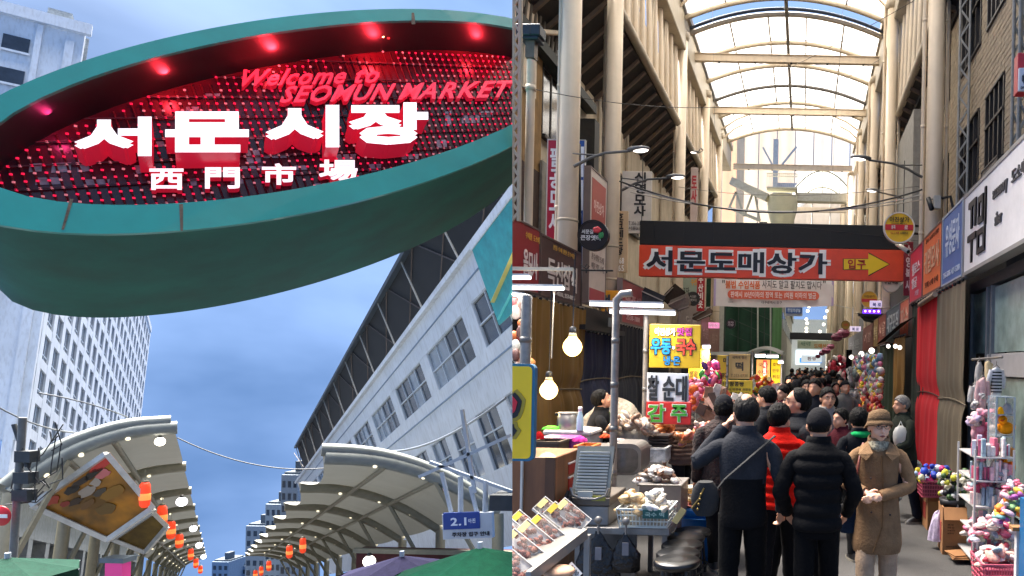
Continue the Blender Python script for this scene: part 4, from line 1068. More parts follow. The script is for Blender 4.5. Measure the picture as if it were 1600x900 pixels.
fbox('pale cream building farthest on the right side of the street', 3.3, 6, 73, 104, 0, 10, '#a8a592', 6, -1)
# scaffold with green netting
gn = mat('green_net', '#1b3f2c', .85, var=.28, scale=1.0, bump=.4, bscale=6)
gn2 = mat('green_net_light', '#3f7038', .85, var=.2, scale=1.2, bump=.3, bscale=6)
t = T('scaffold', 'tall scaffold wrapped in dark green netting with a light green side', 'scaffold', (-4, 41, 0))
Yg = 41; xg0, xg1 = P(1085, 500, Yg).x, P(1207, 500, Yg).x
def fn(u, v): return V3((xg0+(xg1-xg0)*u, Yg+.10*sin(u*26+v*3)+.05*sin(v*30), 9.3*v))
m = MB(); m.grid(fn, 60, 20); obj('net_front', m, gn, t, world=True)
def fn(u, v): return V3((xg1+.05*sin(u*15)+.35*u, Yg+5*u, 9.3*v))
m = MB(); m.grid(fn, 20, 12); obj('net_side', m, gn2, t, world=True)
for k in range(6):
    x = xg0+(xg1-xg0)*(k+.4)/6; obj('tube_post', MB().tube([(x, Yg-.2, 0), (x, Yg-.2, 9.4)], .03, 6), mat('scaff_dark', '#2c3a30', .6), t, world=True)
for k in range(10):
    z = .8+k*.9; obj('diagonal_tube', MB().tube([(xg0+2.1, Yg-.25, z+1.0), (xg1, Yg-.25, z)], .016, 4), mat('scaff_dark', '#2c3a30'), t, world=True)
m = MB(); m.box2((P(1120, 480, 40).x, 40, 0), (P(1131, 480, 40).x, 40.3, 9.4)); obj('corner_post', m, mat('grey_post', '#a7a69c', .6, var=.1), t, world=True)
m = MB(); m.tube([P(1184, 430, 40.6), P(1184, 560, 40.6)], .05, 6); m.tube([P(1204, 430, 40.6), P(1204, 560, 40.6)], .05, 6); obj('pale_pole', m, mat('pole_pale', '#a2a79c', .5), t, world=True)
# end of the street: a pale lit facade far away
t = T('far_gate_facade', 'bright white and blue facade closing the far end of the market street', 'building', (.9, 110, 0))
obj('wall', MB().box2((-3, 110, 0), (6, 112, 9)), mat('fb_end', '#b9bdb6', .8, var=.1), t, world=True)
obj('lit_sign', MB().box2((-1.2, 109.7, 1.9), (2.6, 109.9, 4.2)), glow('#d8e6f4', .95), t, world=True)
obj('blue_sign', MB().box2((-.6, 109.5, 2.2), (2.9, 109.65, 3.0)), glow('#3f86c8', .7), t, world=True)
# ---- street lamps on the columns -----------------------------------------------------------------------------------
def lamp(label, base, tip, Y0, Y1, brace, hw=.5, on=True):
    a, b = P(*base, Y0), P(*tip, Y1); t = T('street_lamp', label, 'street lamp', a, 0, 'arm lamps on the columns')
    mid = a.lerp(b, .55)+V3((0, 0, .10 if b.z > a.z else .12))
    m = MB(); m.tube([a, a.lerp(mid, .5)+V3((0, 0, .03)), mid, b], [.035, .032, .028, .025], 8); obj('arm', m, mat('lamp_arm_grey', '#5d5952', .5, var=.15), t, world=True)
    dr = (b-a).normalized()
    hc = b+dr*.18
    ang = atan2(dr.y, dr.x); Mz = Matrix.Translation(hc) @ Matrix.Rotation(ang, 4, 'Z')
    m = MB(); m.M = Mz; m.ball((0, 0, 0), (hw/2, .11, .055), 14, 8); obj('head', m, mat('lamp_head_grey', '#6b6a66', .4, var=.1), t, world=True)
    m = MB(); m.M = Mz; m.ball((.04, 0, -.028), (hw*.34, .085, .045), 12, 6); obj('lens', m, glow('#fff6ea', 3.5 if on else .8), t, world=True)
    m = MB(); m.tube([P(*brace[0], Y0), P(*brace[1], (Y0+Y1)/2)], .016, 5); obj('stay', m, mat('lamp_arm_grey', '#5d5952'), t, world=True)
    c = P(brace[0][0]+(-14 if dr.x > 0 else 14), brace[0][1], Y0)
    return t
lamp('lit street lamp on a curved arm from the nearest left column', (897, 260), (985, 236), 14.2, 13.9, ((895, 240), (940, 243)))
lamp('lit street lamp on an arm from the second left column', (972, 297), (1045, 278), 17.4, 17.2, ((970, 278), (1010, 283)))
lamp('lit street lamp on a curved arm from the nearest right column', (1441, 277), (1357, 250), 16.2, 16.0, ((1441, 258), (1402, 258)))
lamp('lower street lamp farther down on the right, arm hanging from the column', (1440, 326), (1372, 300), 23, 22.6, ((1440, 306), (1395, 306)))
lamp('small lit street lamp under the roof behind the third left column', (1098, 235), (1092, 236), 30, 30, ((1098, 236), (1090, 240)), .4)
# wires and pipes across the street
wire('long thin cable sagging from the left facade across to the far beam', P(800, 132, 13), P(1376, 92, 26), 1.0, .008, '#2f2a26', 24)
wire('thin dark cable rising from the roof to the upper right corner', P(1166, 138, 27), P(1430, 0, 22), .1, .012, '#4a4640')
for i, (a, b, s_, r_, c_, l_) in enumerate((((968, 283, 16), (1441, 296, 16.2), .62, .02, '#35312c', 'thick dark cable sagging across the street at lamp height'),
      ((975, 290, 16), (1440, 304, 16.2), .50, .013, '#b9b3a6', 'pale cable just below the thick dark one across the street'),
      ((985, 300, 16.5), (1440, 312, 16.4), .36, .013, '#a49c8e', 'lowest pale cable strung across the street between the columns'),
      ((1060, 292, 22), (1440, 290, 17), .25, .008, '#6a655c', 'very thin grey cable in the middle of the cable bundle'))):
    wire(l_, P(*a), P(*b), s_, r_, c_, 24)
wire('thin vertical hanging wire below the arched roof, left one', P(1113, 0, 24), P(1117, 205, 24), 0, .006, '#8a867f')
wire('thin vertical hanging wire below the arched roof, right one', P(1318, 0, 24), P(1296, 345, 24), 0, .006, '#77736c')
# ================================================================ SIGNS of the market street
def fsign(name, label, px0, py0, px1, py1, Y, face, texts=(), cat='sign', d=.08, **k):
    """sign facing the camera side of the street; corners in photograph pixels at distance Y"""
    a, b = P(px0, (py0+py1)/2, Y), P(px1, (py0+py1)/2, Y); zt, zb = P((px0+px1)/2, py0, Y).z, P((px0+px1)/2, py1, Y).z
    return sign(name, label, cat, ((a.x+b.x)/2, Y, zb), 0, b.x-a.x, zt-zb, d, face, texts, **k)
def wsign(name, label, px0, px1, zb, zt, X, face, texts=(), cat='sign', d=.12, pyr=450, side=None, **k):
    """sign flat on a side wall at x = X"""
    ya, yb = Yof(px0, X, pyr), Yof(px1, X, pyr)
    rz = pi/2 if X < 0 else -pi/2
    return sign(name, label, cat, (X, (ya+yb)/2, zb), rz, abs(yb-ya)-.03, zt-zb, d, face, texts, **k)
def bracket(t, m, matn='black_metal'): obj('bracket', m, blackm, t, world=True)
# overhead gate sign
YB = 19.0
t = fsign('overhead_sign', 'long red overhead sign across the street with big black Korean letters', 1000, 388, 1411, 436, YB, '#dc4622',
    [('서문도매상가', .37, .5, .68, .66, '#14161c', .034, False, '#e8e6e0')], d=.25)
a = P(1000, 410, YB).x; b = P(1411, 410, YB).x; wd = b-a
m = MB(); f_ = lambda px, py: (P(px, py, YB).x-(a+b)/2, P(px, py, YB).z-P(1205, 436, YB).z)
ar = [(1318, 406), (1356, 406), (1356, 397), (1388, 414), (1356, 431), (1356, 422), (1318, 422)]
q = [f_(*p) for p in ar]
m.prism(q, lambda u, v: (u, -.135, v), (0, .012, 0)); obj('yellow_arrow', m, ink('#e8c012'), t)
cxx = sum(p[0] for p in q)/len(q); czz = sum(p[1] for p in q)/len(q)
m = MB(); m.prism([(cxx+(x-cxx)*1.05, czz+(z-czz)*1.1) for x, z in q], lambda u, v: (u, -.127, v), (0, .006, 0)); obj('arrow_outline', m, ink('#3a2a10'), t)
m = MB(); x0, z0 = f_(1324, 421); x1, z1 = f_(1352, 407); put(m, '입구', x0, x1, z0, z1, -.14, .008, .03)
x0, z0 = f_(1354, 421); x1, z1 = f_(1368, 407); obj('lettering', m, ink('#a8281a'), t)
t2 = T('sign_backing', 'black fascia board mounted above the red overhead sign', 'sign board', ((a+b)/2, YB, P(1205, 388, YB).z+.01))
hz_ = P(1205, 350, YB).z-P(1205, 388, YB).z
m = MB(); m.box((0, .05, hz_/2), (wd, .3, hz_-.01)); obj('board', m, mat('fascia_black', '#0e0e0f', .7, var=.25, scale=4, stretch=(.3, 1, 1)), t2, bev=.01)
for k in range(9): obj('seam_strip', MB().box((-wd/2+wd*(k+.5)/9, -.105, hz_/2), (.012, .01, hz_-.03)), mat('seam_black', '#050505', .6), t2)
m = MB(); m.tube([(-wd/2, .1, hz_), (-wd/2, .1, hz_+1.8)], .012, 4); m.tube([(wd/2, .1, hz_), (wd/2, .1, hz_+1.8)], .012, 4); m.tube([(0, -.1, hz_-.02), (wd/2+.4, -.1, .25)], .006, 4)
obj('suspension_wire', m, blackm, t2)
m = MB(); m.tube([(wd/2+.1, 0, -1.0), (wd/2+.1, 0, .3)], .05, 6); obj('side_post', m, mat('post_grey', '#77736b', .5, var=.1), t2)
for px, lb_ in ((1391, 'left'), ):
    pass
# CCTV cameras
def cctv(label, px, py, Y, body, tilt, yaw, L=.24):
    q = P(px, py, Y); t = T('security_camera', label, 'camera', q)
    M = Matrix.Rotation(yaw, 4, 'Z') @ Matrix.Rotation(tilt, 4, 'X')
    m = MB(); m.M = M; m.lathe([(.03, -L/2), (.055, -L/2+.01), (.06, L/2)], (0, 0, 0), 14, rot=Matrix.Rotation(pi/2, 3, 'X')); obj('housing', m, body, t)
    m = MB(); m.M = M; m.lathe([(.05, 0), (.045, .02)], (0, -L/2+.005, 0), 14, rot=Matrix.Rotation(pi/2, 3, 'X')); obj('lens', m, blackm, t)
    m = MB(); m.tube([(0, .05, .04), (.06, .1, .12), (.16, .14, .12)], .02, 6); obj('mount', m, steel, t)
cctv('white bullet security camera at the right end of the red overhead sign', 1410, 387, 17.5, mat('cctv_white', '#c9c6be', .4, var=.05), .5, .5, .55)
cctv('dark security camera hanging from the box on the nearest right column', 1453, 318, 15.9, blackm, 1.0, .3, .34)
t = T('junction_box', 'grey box with black cable loop fixed on the nearest right column', 'junction box', P(1464, 322, 15.9))
obj('box_body', MB().box((0, 0, .08), (.16, .14, .3)), mat('box_white_grey', '#a8a59c', .5, var=.1), t, bev=.01)
m = MB(); m.tube([(.1, 0, .18), (.3, .0, .22), (.38, 0, -.1), (.33, 0, -.45)], .035, 8); obj('cable_loop', m, blackm, t)
# white cloth banner
t = T('cloth_banner', 'white cloth banner with orange and black Korean writing hung under the red overhead sign', 'banner', P(1209, 478, 23))
Yb = 23.0
def fn(u, v): 
    p = P(1116+u*186, 478-v*43+ (2 if u > .9 else 0)*0, Yb); return V3((p.x, Yb+.05*sin(u*17)*sin(v*3)+.03*sin(u*40+v*5), p.z-.05*sin(pi*u)))
m = MB(); m.grid(fn, 50, 10); obj('cloth', m, mat('banner_white', '#dcd6d2', .8, var=.06, scale=2, transl=.2), t, world=True)
bx0 = P(1116, 460, Yb).x; bz0 = P(1209, 478, Yb).z; s_ = Yb/F
def bt(s, x0, x1, y0, y1, col, bold=.02):
    m = MB(); p0, p1 = P(x0, y1, Yb), P(x1, y0, Yb); put(m, s, p0.x, p1.x, p0.z, p1.z, Yb-.09, .008, bold); obj('lettering', m, ink(col), t, world=True)
bt('"', 1129, 1133, 438, 443, '#3a3230'); bt('불법 수입식품', 1134, 1188, 440, 451, '#d8641e', .03); bt('사지도 말고 팔지도 맙시다', 1191, 1284, 440, 451, '#34302e', .016); bt('"', 1286, 1290, 438, 443, '#3a3230')
m = MB(); p0, p1 = P(1137, 467, Yb), P(1280, 456, Yb)
hh = (p1.z-p0.z)/2; cz_ = (p0.z+p1.z)/2
pts = [(p0.x+hh+hh*cos(a_), cz_+hh*sin(a_)) for a_ in [pi/2+pi*k/8 for k in range(9)]]+[(p1.x-hh+hh*cos(a_), cz_+hh*sin(a_)) for a_ in [-pi/2+pi*k/8 for k in range(9)]]
m.prism(pts, lambda u, v: (u, Yb-.085, v), (0, .01, 0)); obj('orange_pill', m, ink('#dc6a4c'), t, world=True)
bt('판매시 10년이하의 징역 또는 1억원 이하의 벌금', 1142, 1275, 458, 465, '#f4ece6', .01)
bt('대구광역시 중구', 1190, 1222, 471, 475, '#5a5654', 0); bt('식약처', 1138, 1146, 471, 474, '#8a8684', 0)
m = MB(); m.tube([P(1116, 436, Yb), P(1100, 430, Yb)], .01, 4); m.tube([P(1302, 436, Yb), P(1320, 432, Yb)], .01, 4); m.tube([P(1116, 478, Yb), P(1102, 482, Yb)], .01, 4); m.tube([P(1302, 476, Yb), P(1330, 482, Yb)], .01, 4)
obj('cord', m, mat('cord_pale', '#a8a59f', .6), t, world=True)
m = MB(); pa, pb = P(1117, 457, Yb), P(1301, 457, Yb); hb = 42*s_
for p in (pa, pb): m.box((p.x, Yb-.03, p.z), (.07, .03, hb))
obj('lilac_edge', m, ink('#b7a6c8'), t, world=True)
# yellow round sign on the right column side
def round_sign(name, label, px, py, r, Y, face, rim_c, extra, cat='sign', th=.12):
    q = P(px, py, Y); t = T(name, label, cat, q); Rr = r*Y/F; Rx = Matrix.Rotation(pi/2, 3, 'X')
    obj('disc', MB().lathe([(Rr*.93, -th/2), (Rr*.93, th/2)], (0, 0, 0), 36, rot=Rx, sm=False), ink(face), t)
    m = MB(); n_ = 36
    vs = []
    for rr_, y in ((Rr*.92, -th/2-.02), (Rr, -th/2-.02), (Rr, th/2), (Rr*.92, th/2)):
        vs += [(rr_*cos(2*pi*k/n_), y, rr_*sin(2*pi*k/n_)) for k in range(n_)]
    m.add(vs, [(i*n_+k, i*n_+(k+1) % n_, ((i+1) % 4)*n_+(k+1) % n_, ((i+1) % 4)*n_+k) for i in range(4) for k in range(n_)], 0, False)
    obj('rim', m, paint(rim_c), t)
    for (s, x0, x1, z0, z1, col, bold) in extra:
        m = MB()
        if s == '#bar': m.box(((x0+x1)/2*Rr, -th/2-.006, (z0+z1)/2*Rr), ((x1-x0)*Rr, .012, (z1-z0)*Rr)); obj('red_band', m, ink(col), t)
        else: put(m, s, x0*Rr, x1*Rr, z0*Rr, z1*Rr, -th/2-.016, .008, bold); obj('lettering', m, ink(col), t)
    return t, Rr
t, r_ = round_sign('round_sign', 'large round yellow sign with red band above the right end of the overhead sign', 1404.5, 356.5, 24.5, 17.2, '#e3b21c', '#d8cfc4',
    [('#bar', -.88, .88, -.16, .2, '#c4202a', 0), ('아진상가', -.62, .62, .34, .68, '#2a2418', .024), ('동쪽', -.5, -.25, -.1, .14, '#f2e6d8', .016), ('로', .32, .55, -.1, .14, '#f2e6d8', .016), ('Seomun Market', -.5, .5, .22, .30, '#5a4a20', 0), ('No.1 서문', -.55, .0, -.42, -.26, '#a8301e', .012), ('수제왕국', .06, .55, -.42, -.26, '#4a3a18', .012)])
m = MB(); m.tube([(r_*.2, .1, -r_*.2), (r_*1.5, .3, -r_*.2)], .03, 6); m.tube([(r_*.2, .1, .3*r_), (r_*1.5, .3, .3*r_)], .03, 6); obj('bracket', m, blackm, t)
t, r_ = round_sign('round_sign', 'dark brown round sign with white letters and a red rose, left of the overhead sign', 928, 368.5, 24, 13.9, '#2a1f1b', '#1d1613',
    [('서문길', -.72, .02, .08, .36, '#e2ddd6', .014), ('큰장옛터', -.78, .5, -.34, .0, '#e2ddd6', .02)])
Rr = r_; m = MB()
for k in range(5): m.ball((Rr*(.28+.13*cos(k*1.3)), -.09, Rr*(.34+.09*sin(k*1.3))), (.05, .02, .04), 8, 5)
obj('rose', m, ink('#c4383a'), t)
m = MB(); m.tube([(Rr*.4, -.085, Rr*.24), (Rr*.56, -.085, 0), (Rr*.5, -.085, -Rr*.26)], .012, 5); m.ball((Rr*.48, -.085, -Rr*.02), (.035, .01, .07), 8, 5); m.ball((Rr*.62, -.085, Rr*.02), (.03, .01, .06), 8, 5); obj('stem', m, ink('#3a8a4a'), t)
t = T('sign_bracket', 'black wrought bracket arm with a curl below the brown round sign', 'bracket', P(930, 422, 14.2))
m = MB(); m.tube([P(903, 422, 14.2), P(958, 423, 14.2)], .018, 6); m.tube([P(905, 412, 14.2), P(912, 417, 14.2), P(917, 421, 14.2)], .012, 5); m.tube([P(917, 420, 14.2), P(921, 416, 14.2), P(917, 413, 14.2), P(914, 417, 14.2)], .012, 5)
for px in (916, 948): m.tube([P(px, 422, 14.2), P(px, 427, 14.2)], .014, 5)
obj('arm', m, blackm, t, world=True)
m = MB(); m.tube([P(902, 225, 15.25), P(904, 490, 15.25)], .075, 6); t = T('sign_post', 'black square post carrying the sign arms beside the nearest left column', 'post', P(903, 490, 15.25)); obj('post', m, blackm, t, world=True)
# left fascia signs
XS = -4.5
t = wsign('shop_sign', 'dark red shop fascia sign with white letters, left of the brown one', 790, 837, 2.98, 4.06, XS, '#8d1f26', [('올모사', .66, .42, .5, .40, '#e6d6d0', .024), ('수예점  도소매', .72, .83, .5, .10, '#c9963a', .01)], frame='#5c4a44')
t = wsign('shop_sign', 'brown shop fascia sign with large white Korean letters above the mustard curtain', 837.5, 902, 2.98, 4.02, XS, '#4a3430', [('득신잡직', .52, .44, .74, .46, '#d9cfc6', .022), ('전통 수예 원단 혼수이불', .55, .87, .56, .09, '#b98d3c', .01), ('256-4600, 253-0056', .55, .1, .6, .09, '#cfc4b8', .008)], frame='#5c4a44')
t = wsign('shop_sign', 'pinkish red shop sign behind the fluorescent tubes with white Korean letters', 968, 1003, 2.85, 3.95, -4.55, '#a3484c', [('명주사', .5, .55, .7, .3, '#d9a8a4', .02), ('2538-1188', .5, .16, .62, .12, '#dfb8b4', .01)], frame='#7c6a62')
t = wsign('shop_sign', 'tall white shop sign with a dull red square, behind the brown round sign', 915, 943, 3.1, 6.0, -4.62, '#c9beb4', [('아진상가', .5, .74, .58, .09, '#e6c8be', .02), ('혼수전문 도매', .5, .36, .7, .05, '#8c8078', .01), ('이불 커튼 수예', .5, .29, .7, .05, '#8c8078', .01)], frame='#6f5f57', pyr=400)
m = MB(); m.box((0, -.065, 2.1), (1.0, .01, 1.2)); obj('red_square', m, ink('#a84a40'), t)
m = MB(); m.box((0, -.065, .2), (1.1, .01, .3)); obj('red_band', m, ink('#a8444a'), t)
fsign('vertical_sign', 'tall narrow red vertical sign with white Korean letters beside the nearest left column', 855, 219, 894, 402, 15.0, '#b0122a', [('팔공모사', .36, .56, .46, .74, '#ece2da', .03, True), ('253', .36, .11, .5, .07, '#ece2da', .02), ('48', .5, .04, .3, .06, '#ece2da', .02)], frame='#c9bcae', fw=.02)
fsign('vertical_sign', 'narrow blue vertical sign with a white panel showing behind the nearest left column', 881, 219, 913, 450, 16.4, '#1f4a94', [('ㅁ이불천', .72, .5, .4, .9, '#dfe4ea', .03, True)], frame='#b9b8b6', fw=.02)
fsign('vertical_sign', 'narrow cream vertical sign with dark Korean letters behind the second left column', 958, 330, 981, 426, 17.9, '#c7a982', [('호크메드창', .45, .62, .5, .7, '#2a2320', .03, True), ('4968', .45, .19, .7, .10, '#f0e8dc', .02), ('1265', .45, .07, .7, .10, '#f0e8dc', .02)])
fsign('vertical_sign', 'white vertical sign with four black letters, right of the second left column', 972, 268, 1018, 365, 19.5, '#c9c0b4', [('신영모사', .62, .62, .38, .72, '#24201e', .034, True), ('T.356-3325', .5, .16, .5, .06, '#5a524c', .01), ('서문31호', .5, .08, .5, .06, '#5a524c', .01)])
t = T('ribbon_print', 'x', 'sign'); bpy.data.objects.remove(t)
fsign('vertical_sign', 'orange yellow vertical sign with two dark letters behind the fluorescent tubes', 940, 454, 966, 504, 17.2, '#e89a1c', [('세', .35, .72, .34, .3, '#1f3a4a', .03), ('사', .35, .36, .34, .26, '#1f3a4a', .03), ('맞춤', .5, .08, .8, .08, '#8a3a14', .01), ('집', .78, .7, .2, .2, '#b8501c', .02)])
fsign('vertical_sign', 'narrow dark red vertical sign under the left end of the overhead sign', 1089, 428, 1101, 486, 26, '#a3121c', [('우산비옷', .5, .5, .6, .9, '#e8dcd4', .03, True)])
fsign('poster_board', 'pale board with orange notes behind the third left column', 1062, 430, 1090, 465, 30, '#8f9a88', [('수선', .8, .7, .3, .3, '#d08a1c', .03), ('모자', .35, .3, .4, .3, '#3a3a36', .02)])
fsign('vertical_sign', 'small red and white vertical sign between the third and fourth left columns', 1079, 262, 1090, 350, 30, '#b8a49a', [('토사', .5, .6, .7, .5, '#a82430', .034, True)])
round_sign('round_sign', 'dark round sign with pale letters under the overhead sign near the folded awning', 1083, 467, 11, 26, '#2b2a26', '#1d1c1a', [('서문', -.5, .5, .1, .5, '#9b978f', .02), ('옛터', -.5, .5, -.4, 0, '#9b978f', .02)])
round_sign('round_sign', 'small dark round sign hanging in front of the green netting', 1142, 506, 7.5, 34, '#2a2026', '#1a1518', [('모자', -.6, .6, .0, .5, '#b9a8b0', .02), ('가방', -.6, .6, -.5, -.05, '#b9a8b0', .02)])
# right fascia signs
XQ = 2.4
t = wsign('shop_sign', 'large white shop fascia sign with black Korean logo, words accessory and silver', 1700, 1512.5, 3.24, 4.42, XQ, '#e2deda', frame='#8e8a84', fw=.05, d=.16)
W_ = abs(Yof(1512.5, XQ)-Yof(1700, XQ)); ysg = (Yof(1512.5, XQ)+Yof(1700, XQ))/2
def lx(px): return -(Yof(px, XQ, 380)-ysg)
def wput(t, s, pa, pb, z0, z1, col, bold=.02, dd=.02):
    m = MB(); put(m, s, lx(pa), lx(pb), z0, z1, -.09, dd, bold); obj('lettering', m, ink(col), t)
wput(t, 'ㄲ', 1524, 1535, .62, .98, '#2e2a2a', .05); wput(t, 'ㅁ', 1539, 1546.5, .60, .94, '#2e2a2a', .05); wput(t, 'ㅣ', 1549.5, 1551, .52, 1.0, '#2e2a2a', .03)
wput(t, 'ㅜ', 1523, 1535, .14, .52, '#2e2a2a', .04); wput(t, 'ㅁ', 1538, 1550, .20, .50, '#2e2a2a', .05)
wput(t, 'accessory', 1562, 1585, .70, .86, '#4a4644', .01); wput(t, 'silver', 1566, 1577, .40, .56, '#4a4644', .01); wput(t, '도소매', 1592, 1615, .74, .9, '#4a4644', .016)
wsign('shop_sign', 'blue-grey shop fascia sign with outlined white letters, between the orange and white ones', 1511.5, 1478.5, 3.26, 4.42, XQ, '#5570a4', [('유성문자', .52, .62, .68, .46, '#cfd3d8', .012), ('256-5306  427-5288', .5, .14, .8, .08, '#c9cdd4', .006)], frame='#b4b8bc', d=.16)
wsign('shop_sign', 'orange shop fascia sign with pale letters, left of the blue one', 1477.8, 1448, 3.27, 4.42, XQ, '#ea7440', [('귀일모사', .5, .55, .8, .4, '#e8b28a', .02), ('혼수 보자기 전문', .5, .9, .7, .07, '#7a3a1c', .004), ('도매 소매 수예', .5, .17, .7, .1, '#7a3a1c', .006)], frame='#7a5648', d=.16)
wsign('shop_sign', 'crimson shop fascia sign with white letters, left of the orange one', 1447.5, 1427, 3.28, 4.40, XQ, '#d82848', [('헬로스', .5, .62, .6, .22, '#e8d4d4', .02), ('얼굴', .4, .36, .4, .2, '#e8d4d4', .02), ('가발', .6, .14, .3, .1, '#d8a8b0', .01)], frame='#8a5a5c', d=.16)
fsign('vertical_sign', 'dark crimson vertical sign behind the right end of the overhead sign', 1412, 378, 1426, 462, 18.6, '#7c1424', [('수영복사', .5, .5, .55, .86, '#cfb4b4', .03, True)])
wsign('shop_sign', 'salmon shop sign with pale letters, beyond the crimson one', 1425.5, 1411, 2.6, 3.48, XQ+.02, '#dc7054', [('지수', .5, .5, .8, .6, '#e0b094', .02)], frame='#8a6a5a')
wsign('shop_sign', 'teal-grey shop sign with white Korean letters', 1410.5, 1389.5, 2.6, 3.48, XQ+.02, '#4e6068', [('대구모직', .5, .55, .85, .55, '#c9cfd0', .02)], frame='#7a8488')
wsign('shop_sign', 'dull red shop sign beyond the teal-grey one', 1389, 1376.5, 2.58, 3.45, XQ+.02, '#8e4438', [('서울', .5, .5, .8, .5, '#c79a8a', .02)], frame='#6a4a40')
wsign('shop_sign', 'ochre shop sign beyond the dull red one', 1376, 1369, 2.55, 3.45, XQ+.02, '#8c7040', [('한복', .5, .5, .8, .5, '#c9b48a', .02)])
wsign('shop_sign', 'brownish red shop sign beyond the ochre one', 1368.5, 1352, 2.5, 3.4, XQ+.02, '#6e3a34', [('이불', .5, .5, .7, .4, '#a8827a', .02)])
wsign('shop_sign', 'grey shop sign at the far end of the right row of fascia signs', 1351.5, 1329, 2.4, 3.35, XQ+.02, '#77767a', [('커튼', .5, .5, .7, .4, '#a8a8ac', .02)])
# left far fascia signs
wsign('shop_sign', 'grey-pink shop sign above the stalls, beyond the folded awning', 1062, 1094, 2.7, 4.3, -4.6, '#7d6d68', [('의류', .5, .5, .6, .3, '#a3928c', .02)])
wsign('shop_sign', 'dull pink shop sign on the left beyond the grey-pink one', 1094.5, 1108, 2.4, 4.1, -4.6, '#8d5a58', [('속옷', .5, .5, .6, .3, '#b08a86', .02)])
wsign('shop_sign', 'dusty pink shop sign with faint letters before the green netting', 1108.5, 1124, 2.3, 4.0, -4.6, '#8a6258', [('침구', .5, .5, .6, .3, '#a8887c', .02)])
fsign('sign', 'small pink and violet lit sign above the dusty pink shop sign', 1107, 504, 1124, 513, 33, '#c87aa0', [('레이스', .5, .5, .8, .7, '#f4e6ee', .02)], emit=1.0)
# small signs on the right, beyond the overhead sign
round_sign('round_sign', 'round white sign with black Korean letters below the right end of the overhead sign', 1392, 443, 14, 21, '#b7b8b8', '#9c9c9a', [('주원식당', -.78, .78, -.1, .42, '#22242c', .03)])
round_sign('round_sign', 'smaller round yellow sign with a red band, farther down on the right', 1358, 468, 13.5, 25, '#b98c1e', '#b0a080', [('#bar', -.88, .88, -.3, .06, '#a8282a', 0), ('아진상가', -.6, .6, .22, .5, '#3a2c14', .02)])
fsign('sign', 'small white and pink sign in front of the farther round yellow sign', 1359, 470, 1381, 480.5, 24.5, '#cdbfd8', [('북 로', .5, .4, .6, .55, '#2a3a8a', .03)], emit=.5)
m = MB(); fsign('sign', 'small white and pink sign low over the far right stalls', 1328, 510, 1345, 518, 31, '#d4c4dc', [('북 로', .5, .45, .6, .6, '#3a3a8a', .03)], emit=.6)
round_sign('round_sign', 'small dark yellow round sign far down on the right above the stalls', 1321, 508, 7, 33, '#8c6c1e', '#5a4a24', [('시장', -.5, .5, -.2, .3, '#c43020', .02)])
t = T('light_bar', 'purple and violet glowing light bar on a dark awning at the right', 'lamp', P(1362, 487, 24))
m = MB(); m.box((0, 0, 0), (.62, .05, .14)); obj('lit_bar', m, glow('#5a2ae0', 1.6), t)
for k in range(4): obj('lit_dot', MB().ball((-.22+.15*k, -.04, .01), .035, 8, 6), glow('#ffb8ff', 3), t)
m = MB(); m.add([(-.5, .1, -.05), (.55, .1, -.05), (.3, .1, -.42), (-.2, .5, -.3)], [(0, 1, 2, 3)]); m.box((0, .1, -.12), (.9, .3, .06)); obj('dark_awning', m, blackm, t)
fsign('sign', 'small blue and white hanging sign under the cloth banner', 1227, 479, 1254, 494, 36, '#c9ced2', [('부설식당', .5, .66, .7, .28, '#dfe8f2', .02)])
t = fsign('sign', 'dark blue panel of the hanging sign under the cloth banner', 1228, 480, 1253, 490, 35.8, '#1c4a8c', [('한일의상실', .5, .5, .8, .6, '#cfdcea', .02)], d=.04)
fsign('overhead_sign', 'black board of a second, farther overhead sign', 1234, 520, 1302, 531, 44, '#0c0c0d', d=.3)
fsign('overhead_sign', 'pale green and orange board of the farther overhead sign', 1246, 532, 1298, 545, 46, '#a9b39c', [('서문시장', .25, .6, .3, .5, '#5a7a6a', .03), ('도매상가', .75, .35, .5, .5, '#a86a1c', .04)], d=.3)
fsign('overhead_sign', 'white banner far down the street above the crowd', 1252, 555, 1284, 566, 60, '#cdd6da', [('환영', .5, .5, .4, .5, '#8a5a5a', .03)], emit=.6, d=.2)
# maroon lantern string, far right
for i, (px, py, r) in enumerate(((1308, 527, 9), (1318, 521, 10), (1291, 548, 7), (1298, 542, 6), (1284, 552, 5), (1278, 557, 4))):
    Y = 36+i*3; q = P(px, py, Y); t = T('maroon_lantern', 'dark maroon round lantern in the row at the far right, %s' % ('below the topmost', 'topmost and largest', 'third lowest', 'in the middle', 'second lowest', 'smallest and lowest')[i], 'lantern', q, 0, 'maroon lanterns')
    obj('body', MB().ball((0, 0, 0), (r*Y/F, r*Y/F, r*Y/F*.75), 14, 10), mat('lantern_maroon', '#5c1632', .6, var=.15), t)
    m = MB()
    for k in range(3): m.lathe([(r*Y/F*sin(.8+k*.7)+.012, 0), (r*Y/F*sin(.8+k*.7)+.012, .04)], (0, 0, r*Y/F*.75*cos(.8+k*.7)), 14)
    obj('hoop', m, mat('lantern_hoop', '#8a3a58', .6), t)
